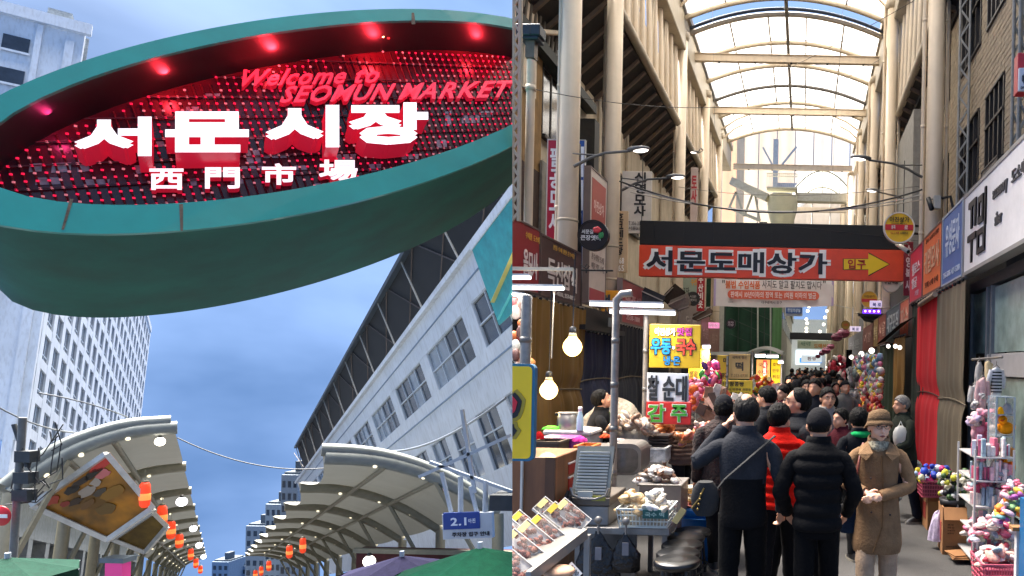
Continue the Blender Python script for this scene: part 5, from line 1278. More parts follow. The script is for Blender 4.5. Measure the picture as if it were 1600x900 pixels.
# red framed sign and small shop plate at the right edge
fsign('box_sign', 'red framed white light box sign at the upper right edge', 1587, 87, 1625, 148, 8.6, '#c9343a', [('e', .3, .2, .2, .16, '#6a4a4a', .02)], d=.16)
t = fsign('box_sign', 'white panel of the red framed light box at the upper right edge', 1591, 107, 1622, 143, 8.5, '#d6d2d4', [('애견', .3, .5, .3, .4, '#4a4648', .02), ('OPEN', .25, .12, .3, .12, '#4a4648', 0)], d=.04)
wsign('plate_sign', 'dark grey plate sign with pale letters on the brick wall above the white shop sign', 1566, 1540, 4.95, 5.55, 3.3, '#4c4740', [('YIEU', .5, .5, .7, .6, '#8f887c', .03)], frame='#2c2824', pyr=200)
# yellow sign at the seam, near
t = T('yellow_sign', 'bright yellow sign board with blue rounded frame and red lettering at the seam', 'sign', P(790, 720, 5.0))
s5 = 5.0/F
def rrect(x0, z0, x1, z1, r, n=5):
    out = []
    for cx_, cz_, a0 in ((x1-r, z1-r, 0), (x0+r, z1-r, pi/2), (x0+r, z0+r, pi), (x1-r, z0+r, 1.5*pi)):
        out += [(cx_+r*cos(a0+pi/2*k/n), cz_+r*sin(a0+pi/2*k/n)) for k in range(n+1)]
    return out
m = MB(); m.prism(rrect(-90*s5, 0, 43*s5, 152*s5, 9*s5), lambda u, v: (u, 0, v), (0, .05, 0)); obj('blue_frame', m, paint('#1f6484'), t)
m = MB(); m.prism(rrect(-86*s5, 4*s5, 39*s5, 148*s5, 7*s5), lambda u, v: (u, -.006, v), (0, .005, 0)); obj('yellow_face', m, ink('#e4bd10'), t)
def blob2(cx_, cz_, rx, rz, seed, dd, col, nm):
    rr_ = random.Random(seed); pts = [(cx_+rx*(.8+.3*rr_.random())*cos(2*pi*k/14), cz_+rz*(.8+.3*rr_.random())*sin(2*pi*k/14)) for k in range(14)]
    m = MB(); m.prism([(a*s5, b*s5) for a, b in pts], lambda u, v: (u, -dd, v), (0, .004, 0)); obj(nm, m, ink(col), t)
blob2(12, 86, 20, 26, 1, .012, '#9a8420', 'letter_shadow'); blob2(10, 86, 16, 21, 1, .017, '#1a1412', 'letter_outline'); blob2(8, 87, 11, 14, 1, .022, '#c01a2a', 'lettering')
blob2(8, 48, 15, 16, 2, .012, '#9a8420', 'letter_shadow'); blob2(5, 48, 12, 12, 2, .017, '#1a1412', 'letter_outline'); blob2(3, 48, 7, 8, 2, .022, '#7a1420', 'lettering')
# food stall sign boards
YS = 8.0
t = fsign('menu_sign', 'bright yellow menu board with blue and red outlined noodle letters on the stall pole', 1015, 507, 1095, 575, YS, '#c9a20c', d=.03)
def stext(t, s, x0, x1, y0, y1, Y, col, bold=.02, out=None, ob=.06, X0=None):
    p0, p1 = P(x0, y1, Y), P(x1, y0, Y); L = V3(t.location)
    if out:
        m = MB(); e = .004; put(m, s, p0.x-L.x-e, p1.x-L.x+e, p0.z-L.z-e, p1.z-L.z+e, -.020, .004, ob); obj('letter_outline', m, ink(out), t)
    m = MB(); put(m, s, p0.x-L.x, p1.x-L.x, p0.z-L.z, p1.z-L.z, -.028, .006, bold); obj('lettering', m, ink(col), t)
stext(t, '아진상가', 1024, 1056, 513, 524, YS, '#f2eee6', .03, '#2a2420', .06); stext(t, '맛집', 1059, 1081, 513, 524, YS, '#c23a8c', .03, '#5a1a4a', .06)
stext(t, '우동', 1018, 1049, 530, 553, YS, '#1f8fd0', .034, '#16202a', .07); stext(t, '국수', 1058, 1087, 531, 554, YS, '#e2452a', .034, '#16202a', .07); stext(t, '·', 1051, 1055, 541, 546, YS, '#f4f0e8', .04)
stext(t, '냉·온', 1038, 1063, 557, 570, YS, '#2a8ac4', .03, '#16202a', .06)
t = fsign('menu_sign', 'white board with bold black Korean letters, second on the stall pole', 1011, 583, 1076, 628, YS, '#c9ccd0', d=.03)
stext(t, '찰', 1013, 1030, 587, 625, YS, '#1c2126', .028); stext(t, '순대', 1036, 1074, 588, 626, YS, '#1c2126', .03)
t = fsign('menu_sign', 'red board with green white-edged Korean letters, lowest on the stall pole', 1010, 627.5, 1080, 663, YS-.02, '#c3231f', d=.03)
stext(t, '감', 1014, 1040, 632, 658, YS, '#3f9a2c', .03, '#e8eadc', .055); stext(t, '주', 1050, 1074, 633, 658, YS, '#3f9a2c', .03, '#e8eadc', .055)
fsign('shop_board', 'yellow household goods board with dark letters partly hidden by the noodle menu board', 1076, 540, 1109, 595, 11, '#e0b41a', [('화', .55, .72, .36, .36, '#3a2f1c', .02), ('생활용품', .5, .2, .9, .2, '#7a5a1c', .014)], d=.04)
fsign('shop_board', 'light brown rice cake board with dark letters above the crowd', 1139, 553, 1172, 592, 12.5, '#c9a05a', [('떡', .5, .5, .36, .34, '#2e2418', .03), ('새벽에 찧은', .5, .86, .7, .13, '#5a4424', .012), ('T.253-0738', .5, .13, .8, .12, '#8a6a38', .01)], d=.04)
fsign('shop_board', 'yellow peanut bread board with dark letters below the rice cake board', 1122, 594, 1176, 617, 12.6, '#d8b41c', [('아진땅콩빵', .4, .74, .7, .3, '#33280f', .024), ('호두과자 땅콩빵 전문점', .5, .38, .9, .16, '#5a4a18', .008), ('주문 배달 환영합니다', .5, .14, .8, .12, '#5a4a18', .006)], d=.04)
fsign('shop_board', 'narrow yellow board left of the rice cake board', 1121, 555, 1138, 593, 12.8, '#dcae16', [('마', .75, .78, .4, .22, '#33280f', .03), ('땅콩', .7, .18, .55, .2, '#33280f', .02)], d=.04)
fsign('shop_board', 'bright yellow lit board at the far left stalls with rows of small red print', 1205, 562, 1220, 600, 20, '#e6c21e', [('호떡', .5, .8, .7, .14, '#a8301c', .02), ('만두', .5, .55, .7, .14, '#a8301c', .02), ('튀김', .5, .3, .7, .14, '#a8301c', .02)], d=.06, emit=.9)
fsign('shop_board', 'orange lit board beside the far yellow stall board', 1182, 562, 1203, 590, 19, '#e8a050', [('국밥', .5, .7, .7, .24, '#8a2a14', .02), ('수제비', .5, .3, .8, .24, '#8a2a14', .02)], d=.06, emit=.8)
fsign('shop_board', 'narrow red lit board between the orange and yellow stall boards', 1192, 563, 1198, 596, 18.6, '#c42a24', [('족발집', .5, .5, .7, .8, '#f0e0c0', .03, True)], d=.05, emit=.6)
# ================================================================ PEOPLE
tmp_scene = bpy.data.scenes.new('work')
def remesh(mb, voxel, smooth=2):
    me = bpy.data.meshes.new('body'); me.from_pydata(mb.V, [], mb.F)
    o = bpy.data.objects.new('body', me); tmp_scene.collection.objects.link(o)
    r = o.modifiers.new('r', 'REMESH'); r.mode = 'VOXEL'; r.voxel_size = voxel
    if smooth: s_ = o.modifiers.new('s', 'SMOOTH'); s_.iterations = smooth; s_.factor = .4
    with bpy.context.temp_override(scene=tmp_scene, view_layer=tmp_scene.view_layers[0]):
        dg = bpy.context.evaluated_depsgraph_get(); dg.update()
        m2 = bpy.data.meshes.new_from_object(o.evaluated_get(dg))
    bpy.data.objects.remove(o); bpy.data.meshes.remove(me)
    m2.polygons.foreach_set('use_smooth', [True]*len(m2.polygons))
    return m2
def meshobj(name, me, mt, parent):
    me.materials.clear(); me.materials.append(mt)
    o = bpy.data.objects.new(name, me); COL.objects.link(o); o.parent = parent; SIDE[o.name] = cur_side[0]; return o
def loft(m, rings, n=24, cap=True, fn=None, mi=0):
    """rings: (centre, rx, ry) horizontal super-ellipses"""
    vs = []
    for i, (c, rx, ry) in enumerate(rings):
        for k in range(n):
            a = 2*pi*k/n; ca, sa = cos(a), sin(a)
            q = 1+(fn(i, a) if fn else 0)
            vs.append(V3(c)+V3((rx*math.copysign(abs(ca)**.85, ca)*q, ry*math.copysign(abs(sa)**.85, sa)*q, 0)))
    L = len(rings)
    m.add(vs, [(i*n+k, i*n+(k+1) % n, (i+1)*n+(k+1) % n, (i+1)*n+k) for i in range(L-1) for k in range(n)], mi, True)
    if cap:
        m.add(vs[:n], [tuple(range(n-1, -1, -1))], mi, True); m.add(vs[-n:], [tuple(range(n))], mi, True)
def resamp(pts, rs, n):
    pts = [V3(p) for p in pts]; L = [0]
    for i in range(1, len(pts)): L.append(L[-1]+(pts[i]-pts[i-1]).length)
    op, orr = [], []
    for k in range(n+1):
        d_ = L[-1]*k/n; i = max(j for j in range(len(L)) if L[j] <= d_+1e-9); i = min(i, len(pts)-2)
        u = (d_-L[i])/max(1e-6, L[i+1]-L[i])
        op.append(pts[i].lerp(pts[i+1], u)); orr.append(rs[i]+(rs[i+1]-rs[i])*u)
    for _ in range(2):
        op = [op[0]]+[(op[i-1]+op[i]*2+op[i+1])/4 for i in range(1, len(op)-1)]+[op[-1]]
    return op, orr
skin_m = mat('skin', '#c68f6f', .5, var=.06, scale=9, bump=.05, bscale=120)
skin_o = mat('skin_weathered', '#b98465', .55, var=.10, scale=9, bump=.08, bscale=90)
hair_b = mat('hair_black', '#090706', .6, var=.5, scale=30, bump=.9, bscale=50, stretch=(1, 1, .25))
hair_g = mat('hair_greying', '#14110f', .55, var=.5, scale=40, bump=.6, bscale=50, stretch=(1, 1, .25))
hair_w = mat('hair_grey', '#75706a', .6, var=.3, scale=40, bump=.6, bscale=50)
for h_ in (hair_b, hair_g, hair_w): h_.node_tree.nodes['Principled BSDF'].inputs['Specular IOR Level'].default_value = .12
eyew = mat('eye_white', '#cfc6bd', .3, var=0); iris = mat('iris_dark', '#1c120c', .2, var=0); lipm = mat('lips', '#8e4a42', .5, var=.05)
sole_m = mat('shoe_sole', '#8b8578', .7, var=.1)
def head_verts(m, c, hs, M, nose=1):
    """skull, jaw, nose, ears as overlapping volumes, to be merged by remeshing; hs = head height"""
    k = hs/.23
    def e(p, r, nu=16, nv=12):
        s = MB(); s.ball((0, 0, 0), [x*k for x in r], nu, nv)
        s.V = [tuple(V3(v)+V3(p)*k) for v in s.V]; m.add([M @ V3(v)+c for v in s.V], s.F, 0, True)
    e((0, -.012, .022), (.076, .094, .093), 20, 14)
    e((0, .022, -.035), (.058, .066, .075), 18, 12)
    e((0, .052, -.083), (.030, .030, .026), 12, 8)
    e((.034, .045, -.038), (.030, .032, .036), 12, 8); e((-.034, .045, -.038), (.030, .032, .036), 12, 8)
    e((0, .076, .030), (.050, .014, .012), 12, 6)
    e((0, .096, -.016), (.0115, .020, .026), 10, 8); e((0, .106, -.030), (.0155, .015, .012), 10, 8)
    e((0, .083, -.062), (.024, .016, .013), 10, 6)
    e((.079, -.006, -.008), (.012, .020, .032), 10, 8); e((-.079, -.006, -.008), (.012, .020, .032), 10, 8)
def hand_verts(m, w, dr, nrm, s=1.0, side=1, curl=.5, spread=.0):
    """palm with five unequal bent fingers; dr towards fingertips, nrm = back-of-hand normal"""
    dr = dr.normalized(); nrm = (nrm-dr*nrm.dot(dr)).normalized(); sd = dr.cross(nrm)*side
    L = .088*s
    m.tube([w-dr*.02, w+dr*L*.5, w+dr*L], [.024*s, .036*s, .037*s], 10, flat=.42)
    for i, (off, ln, r) in enumerate(((-.028, .066, .0085), (-.010, .076, .009), (.009, .071, .0088), (.027, .056, .0075))):
        p0 = w+dr*L*.93+sd*off*s; c_ = curl*(1+.15*i)
        d1 = (dr*cos(c_*.6)-nrm*sin(c_*.6)+sd*off*spread*8).normalized(); d2 = (dr*cos(c_*1.5)-nrm*sin(c_*1.5)).normalized(); d3 = (dr*cos(c_*2.2)-nrm*sin(c_*2.2)).normalized()
        p1 = p0+d1*ln*s*.45; p2 = p1+d2*ln*s*.32; p3 = p2+d3*ln*s*.28
        m.tube([p0-dr*.01, p1, p2, p3], [r*s*1.1, r*s, r*s*.93, r*s*.75], 8)
    p0 = w+dr*L*.3-sd*.026*s; p1 = p0+(dr*.6-sd*.75-nrm*.25).normalized()*.038*s; p2 = p1+(dr*.9-sd*.25-nrm*.3).normalized()*.03*s
    m.tube([p0, p1, p2], [.014*s, .011*s, .0085*s], 8)
def person(label, x, y, h, rz, top='#22232a', legs='#121214', arms=None, style='jacket', hair='short', hairm=None, face=False, quilt=0, hem=.44,
           build=1.0, lean=0, headyaw=0, headpitch=0, stride=.08, shoe='#1c1a1a', voxel=.012, group=None, legsw=1.0, skin=None, z0=0, sleeve=None, cat='person', collar=True, seed=0, extra=None, near=True, topmat=None):
    rr_ = random.Random(seed+int(x*100)); t = T('person', label, cat, (x, y, z0), rz, group)
    skin = skin or skin_m
    q = lambda a, b, c: V3((a*h, b*h, c*h))
    ly = lambda z: lean*max(0, z-.5)                          # forward lean
    SP = lambda z: V3((0, ly(z)*h, z*h))
    sw = .113*build; hw = .062*build
    sh = {s: V3((s*sw*h, ly(.80)*h-.005*h, .796*h)) for s in (-1, 1)}
    arms = arms or {}
    AR = {}
    for s in (-1, 1):
        el, wr = arms.get(s, ((.155, -.02, .63), (.15, .04, .49)))
        AR[s] = (sh[s], V3((s*el[0]*h, (el[1]+ly(el[2]))*h, el[2]*h)), V3((s*wr[0]*h, (wr[1]+ly(wr[2]))*h, wr[2]*h)))
    LG = {}
    for s in (-1, 1):
        fy = stride*s; hip = V3((s*.05*h, 0, .50*h)); kn = V3((s*.056*h, (fy*.55+.012)*h, .28*h)); an = V3((s*.058*h, fy*h, .045*h))
        LG[s] = (hip, kn, an)
    hc = SP(.868)+V3((0, .016*h+math.sin(headpitch)*.03*h, .056*h)); MH = Matrix.Rotation(-headyaw, 3, 'Z') @ Matrix.Rotation(-headpitch, 3, 'X')
    hs = .146*h if h > 1.5 else .152*h
    # continuous body
    m = MB()
    loft(m, [(SP(.47), .085*build*h, .06*h), (SP(.54), .092*build*h, .065*h), (SP(.61), .078*build*h, .058*h), (SP(.72), .09*build*h, .065*h), (SP(.80), .095*build*h, .055*h), (SP(.835), .05*h, .04*h)], 16)
    m.tube([SP(.82), SP(.85), hc-V3((0, .01*h, .02*h))], [.043*h, .038*h, .038*h], 12)
    for s in (-1, 1):
        a, b, c = AR[s]; P_, R_ = resamp([a+V3((-s*.02*h, 0, 0)), b, c], [.030*h, .025*h, .0155*h], 10); m.tube(P_, R_, 10)
        a, b, c = LG[s]; P_, R_ = resamp([a, b, c], [.05*h, .034*h, .022*h], 10); m.tube(P_, R_, 10)
        m.ball(c+V3((0, .035*h, -.02*h)), (.025*h, .06*h, .02*h), 10, 6)
        if near:
            d_ = (AR[s][2]-AR[s][1]).normalized(); nr = arms.get('n%d' % s, V3((s, .2, 0)))
            hand_verts(m, AR[s][2], d_, V3(nr), h/1.7*.95, s, arms.get('curl', .55))
        else:
            d_ = (AR[s][2]-AR[s][1]).normalized(); m.tube([AR[s][2], AR[s][2]+d_*.05*h, AR[s][2]+d_*.1*h], [.02*h, .024*h, .01*h], 8, flat=.6)
    head_verts(m, hc, hs, MH)
    me = remesh(m, voxel, 1)
    meshobj('body', me, skin, t)
    # face
    k = hs/.23
    def hp(a, b, c): return MH @ (V3((a, b, c))*k)+hc
    if face:
        for s in (-1, 1):
            o = MB(); o.ball(hp(s*.031, .077, .008), (.0115*k, .007*k, .0055*k), 10, 6); obj('eye', o, eyew, t)
            o = MB(); o.ball(hp(s*.031, .0832, .008), (.0052*k, .0022*k, .0048*k), 8, 6); obj('iris', o, iris, t)
            o = MB(); o.tube([hp(s*.017, .089, .027), hp(s*.033, .087, .031), hp(s*.048, .076, .027)], [.0028*k, .0034*k, .0015*k], 6); obj('eyebrow', o, hair_b if hairm is None else hairm, t)
            o = MB(); o.tube([hp(s*.019, .084, .0125), hp(s*.031, .0865, .0155), hp(s*.044, .077, .012)], .0016*k, 5); obj('eyelid', o, mat('lid', '#5c3a2c', .6, var=0), t)
        o = MB(); o.tube([hp(-.021, .091, -.064), hp(-.007, .099, -.0605), hp(.007, .099, -.0605), hp(.021, .091, -.064)], [.0015*k, .0042*k, .0042*k, .0015*k], 6)
        o.tube([hp(-.018, .092, -.067), hp(0, .099, -.069), hp(.018, .092, -.067)], [.0015*k, .0045*k, .0015*k], 6); obj('mouth', o, lipm, t)
    # hair
    hm = hairm or hair_b
    def haircap(f, n=32, nv=20, rs=(.087, .107, .104), off=(0, -.013, .024), jit=.055):
        """f(theta from top, phi; phi=pi/2 is the face side) -> keep / radius factor"""
        o = MB(); vs = []; hrr = random.Random(seed+3)
        for j in range(nv+1):
            for i in range(n):
                th = .02+(pi*.86)*j/nv; ph = 2*pi*i/n
                lim = f(ph); tt_ = min(th, lim); fq = 1+jit*(hrr.random()-.5) if th <= lim else .93
                vs.append(hp(off[0]+rs[0]*sin(tt_)*cos(ph)*fq, off[1]+rs[1]*sin(tt_)*sin(ph)*fq, off[2]+rs[2]*cos(tt_)*fq))
        o.add(vs, [(j*n+i, j*n+(i+1) % n, (j+1)*n+(i+1) % n, (j+1)*n+i) for j in range(nv) for i in range(n)]+[tuple(range(n))], 0, True)
        return o
    def front(ph, fl, bl, sl=None):                      # fl: hair limit on the face side, bl: at the back
        fr = max(0, sin(ph)); s_ = abs(cos(ph)); sl = sl or bl*.93
        return fl*fr**1.2+(1-fr**1.2)*(bl if sin(ph) < 0 else sl)
    if hair == 'short': obj('hair', haircap(lambda ph: front(ph, 1.1, 2.35, 1.95)), hm, t)
    elif hair == 'balding':
        o = haircap(lambda ph: front(ph, 1.25, 2.45, 2.1)); obj('hair', o, hair_g, t)
        o = MB(); o.ball(hp(0, -.02, .080), (.050*k, .070*k, .0545*k), 16, 8); obj('bald_crown', o, skin, t)
    elif hair == 'receding':
        obj('hair', haircap(lambda ph: front(ph, .55, 2.35, 1.95)), hm, t)
    elif hair == 'bob': obj('hair', haircap(lambda ph: front(ph, .95, 2.5, 2.15), rs=(.092, .112, .108), jit=.05), hm, t)
    elif hair == 'perm': obj('hair', haircap(lambda ph: front(ph, 1.0, 2.4, 2.1), n=30, nv=20, rs=(.100, .118, .112), jit=.14), hm, t)
    elif hair == 'bun':
        obj('hair', haircap(lambda ph: front(ph, .95, 2.1, 1.7)), hm, t); o = MB(); o.ball(hp(0, -.115, .03), .034*k, 10, 8); obj('hair_bun', o, hm, t)
    elif hair in ('beanie', 'cap'):
        c_ = cloth('#141316') if hair == 'beanie' else cloth('#16161a')
        o = haircap(lambda ph: front(ph, 1.15, 1.75, 1.5), rs=(.088, .108, .108), jit=.02); obj('knit_hat', o, c_, t)
        if hair == 'cap':
            o = haircap(lambda ph: front(ph, .3, 2.5, 2.2), rs=(.094, .112, .100), off=(0, -.02, .0), jit=.15); obj('hair', o, hm, t)
            o = MB(); o.ball(hp(0, .10, .055), (.05*k, .05*k, .006*k), 12, 6); obj('cap_peak', o, c_, t)
        else:
            o = haircap(lambda ph: front(ph, .4, 2.3, 2.0), rs=(.083, .104, .100), jit=.04); obj('hair', o, hm, t)
    elif hair == 'hood':
        o = haircap(lambda ph: front(ph, .9, 2.6, 2.3), rs=(.10, .125, .12)); obj('hood', o, topmat or cloth(top), t)
    # jacket / coat
    tm = topmat or cloth(top); T_ = .018*build
    zt = .858; rings = []; nz = 54 if quilt else 18
    prof = [(.36, .108, .082), (.44, .106, .080), (.50, .104, .078), (.56, .100, .075), (.62, .097, .073), (.70, .106, .077), (.76, .112, .076), (.80, .108, .070), (.825, .088, .062), (.845, .062, .052), (.858, .048, .045)]
    if style == 'coat': prof[0] = (.30, .135, .105); prof[1] = (.40, .126, .098); prof[2] = (.50, .116, .09); prof[3] = (.58, .106, .082)
    if style == 'puffer': prof = [(a, b*1.10, c*1.2) for a, b, c in prof[:-2]]+[(.838, .082, .07), (.858, .056, .054)]
    def pr(z):
        for i in range(len(prof)-1):
            if z <= prof[i+1][0]:
                u = (z-prof[i][0])/(prof[i+1][0]-prof[i][0]); u = max(0, min(1, u)); return [prof[i][j]+(prof[i+1][j]-prof[i][j])*u for j in (1, 2)]
        return prof[-1][1:]
    for i in range(nz+1):
        z = hem+(zt-hem)*i/nz; a, b = pr(z); bul = 0
        if quilt and z < .82: bul = .014*(abs(sin(pi*(z-hem)/quilt))**.6)-.009
        edge = .93 if i == 0 else 1
        rings.append((SP(z), (a*build+bul)*h*edge, (b*build+bul)*h*edge))
    ph0 = rr_.random()*6
    def wr_(i, a): return .012*sin(a*3+ph0+i*.35)+.008*sin(a*7+i*.9+ph0)+(rr_.random()-.5)*.006
    m = MB(); loft(m, rings, 32, True, wr_)
    if style == 'twotone':
        j = obj('jacket', m, [tm, cloth('#0b0b0d')], t)
        for p_ in j.data.polygons:
            if p_.center.z < .665*h-abs(p_.center.x)*.25: p_.material_index = 1
    else: j = obj('coat' if style == 'coat' else 'jacket', m, tm, t)
    stm = cloth(sleeve) if sleeve else tm
    for s in (-1, 1):
        a, b, c = AR[s]; pf = 1.06 if style == 'puffer' else 1.0
        P_, R_ = resamp([a+V3((-s*.035*h, 0, -.008*h)), a+V3((s*.006*h, 0, -.012*h)), b, c-(c-b).normalized()*.012*h], [.034*h*pf, .037*h*pf*build, .033*h*pf, .026*h*pf], 26 if quilt else 16)
        if quilt: R_ = [r*(1+.16*(abs(sin(pi*i/26*.36/quilt))**.6)-.08) for i, r in enumerate(R_)]
        else: R_ = [r*(1+.05*sin(i*1.9+s)+(rr_.random()-.5)*.05) for i, r in enumerate(R_)]
        m = MB(); m.tube(P_, R_, 16); obj('sleeve', m, stm, t)
    if collar:
        m = MB(); ch_ = .035 if style != 'puffer' else .042
        vs = []; n = 20
        for rr2, zz in ((.056, .838), (.056, .838+ch_*.6), (.053, .838+ch_), (.047, .838+ch_), (.047, .84)):
            vs += [SP(zz)+V3((cos(2*pi*i/n)*rr2*h, sin(2*pi*i/n)*rr2*.95*h, (-.004 if sin(2*pi*i/n) > 0 else .004)*h)) for i in range(n)]
        m.add(vs, [(j_*n+i, j_*n+(i+1) % n, (j_+1)*n+(i+1) % n, (j_+1)*n+i) for j_ in range(4) for i in range(n)], 0, True); obj('collar', m, tm, t)
    # trousers and shoes
    lm_ = cloth(legs); m = MB()
    loft(m, [(SP(.445), .084*build*h, .066*h), (SP(.50), .094*build*h, .072*h), (SP(.56), .090*build*h, .068*h), (SP(.60), .082*build*h, .062*h)], 20)
    for s in (-1, 1):
        a, b, c = LG[s]
        P_, R_ = resamp([a, b, c+V3((0, 0, .0))], [.058*h*build, .044*h*legsw, .036*h*legsw], 18)
        R_ = [r*(1+(.05*sin(i*2.1+s*2) if 7 < i < 11 or i > 14 else .015*sin(i*3))) for i, r in enumerate(R_)]
        m.tube(P_, R_, 14)
    obj('trousers', m, lm_, t)
    for s in (-1, 1):
        c = LG[s][2]; m = MB(); k2 = h/1.7
        loft(m, [(c+V3((0, .035, -.070))*k2*1 if False else c+V3((0, .045*k2, -.045*h+.001)), .044*k2, .135*k2), (c+V3((0, .045*k2, -.045*h+.028*k2)), .047*k2, .138*k2)], 16)
        so_ = MB(); loft(so_, [(c+V3((0, .045*k2, -.045*h+.026*k2)), .044*k2, .130*k2), (c+V3((0, .035*k2, -.045*h+.060*k2)), .042*k2, .112*k2), (c+V3((0, .0*k2, -.045*h+.095*k2)), .038*k2, .062*k2)], 16)
        o = obj('shoe', so_, mat('shoe_'+shoe.strip('#'), shoe, .5, var=.08, dirt=.1), t); obj('sole', m, sole_m, o)
    if extra: extra(t, h, SP, AR, hp, k)
    return t
def at(px, Y): return P(px, 700, Y).x
BACK, FRONT = 0, pi
# -- the four shoppers in front -----------------------------------------------------------------------
def ex_man1(t, h, SP, AR, hp, k):
    m = MB(); nyl = mat('bag_nylon', '#070708', .75, var=.1, bump=.2, bscale=60)
    m.tube([V3((.13*h, -.02*h, .835*h)), V3((.04*h, -.098*h, .76*h)), V3((-.07*h, -.10*h, .66*h)), V3((-.125*h, -.09*h, .585*h))], .014, 8, flat=.4); b = obj('shoulder_strap', m, nyl, t)
    t2 = T('sling_bag', 'black sling bag with metal zip on the back of the balding man', 'bag', V3(t.location)+V3((-.145*h, -.13*h, .52*h)))
    m = MB(); rings = [((0, 0, z*h), r*h, .034*h) for z, r in ((0, .034), (.02, .052), (.07, .058), (.11, .05), (.135, .03))]; loft(m, rings, 16); obj('bag_body', m, nyl, t2)
    m = MB(); m.tube([V3((-.05*h, -.03*h, .03*h)), V3((-.02*h, -.036*h, .07*h)), V3((.0, -.034*h, .115*h))], .006, 6)
    for z in (.03, .05, .07, .09): m.ball((-.03*h+z*h*.2, -.037*h, z*h), .009, 8, 6)
    obj('zip', m, mat('zip_brass', '#8c7440', .35, metal=.8, var=.1), t2)
person('balding man seen from behind in a grey and black jacket, hand raised', at(1163, 5.0), 5.0, 1.67, BACK, '#2b2c30', '#050506', {-1: ((.215, .0, .70), (.082, .03, .875)), 1: ((.165, -.02, .63), (.16, .05, .50)), 'n-1': (-1, -.2, 0), 'curl': .7},
    'twotone', 'balding', build=.97, headyaw=-.5, seed=1, voxel=.009, extra=ex_man1, hem=.455, stride=.04)
person('person in black quilted jacket and black knit hat, back turned, left of tan coat woman', at(1279, 4.9), 4.9, 1.595, BACK, '#0c0b0c', '#040405', {-1: ((.165, .0, .64), (.13, .10, .52)), 1: ((.165, 0, .64), (.13, .10, .52))}, 'puffer', 'beanie', quilt=.062, hem=.475, build=.92, seed=2, voxel=.012, stride=.06)
person('shopper in a bright red quilted jacket with black bobbed hair, back turned', at(1217, 5.6), 5.7, 1.58, BACK-.1, '#c41608', '#0c0c0f', {1: ((.15, .02, .64), (.09, .12, .58))}, 'puffer', 'bob', quilt=.045, hem=.47, build=.95, seed=3, shoe='#c9b8b0', stride=.1, headyaw=.5)
def ex_glass(t, h, SP, AR, hp, k):
    m = MB()
    for s in (-1, 1):
        m.tube([hp(s*.031+.02*cos(a), .100-.014*abs(cos(a))*0, .006+.015*sin(a)) for a in [2*pi*i/12 for i in range(13)]], .0018*k, 5, cap=False)
        m.tube([hp(s*.051, .098, .01), hp(s*.078, .0, .008)], .0016*k, 5)
    m.tube([hp(-.011, .1, .01), hp(.011, .1, .01)], .0018*k, 5); obj('glasses', m, mat('spectacle_frame', '#3a3430', .3, metal=.5, var=0), t)
def ex_lanyard(t, h, SP, AR, hp, k):
    ex_glass(t, h, SP, AR, hp, k)
    m = MB(); m.box((.03*h, .095*h, .70*h), (.05, .01, .14)); obj('paper_badge', m, mat('paper_pinkish', '#d8b8ae', .6, var=.1), t)
person('man with thin hair and glasses in a black quilted jacket, head turned left', at(1247, 6.0), 6.0, 1.70, 1.9, '#1b1c20', '#0d0d10', {}, 'puffer', 'receding', face=True, quilt=.07, hem=.44, seed=4, headyaw=.2, headpitch=-.15, shoe='#d8d4cc', extra=ex_lanyard, skin=skin_o, stride=.12, build=1.05)
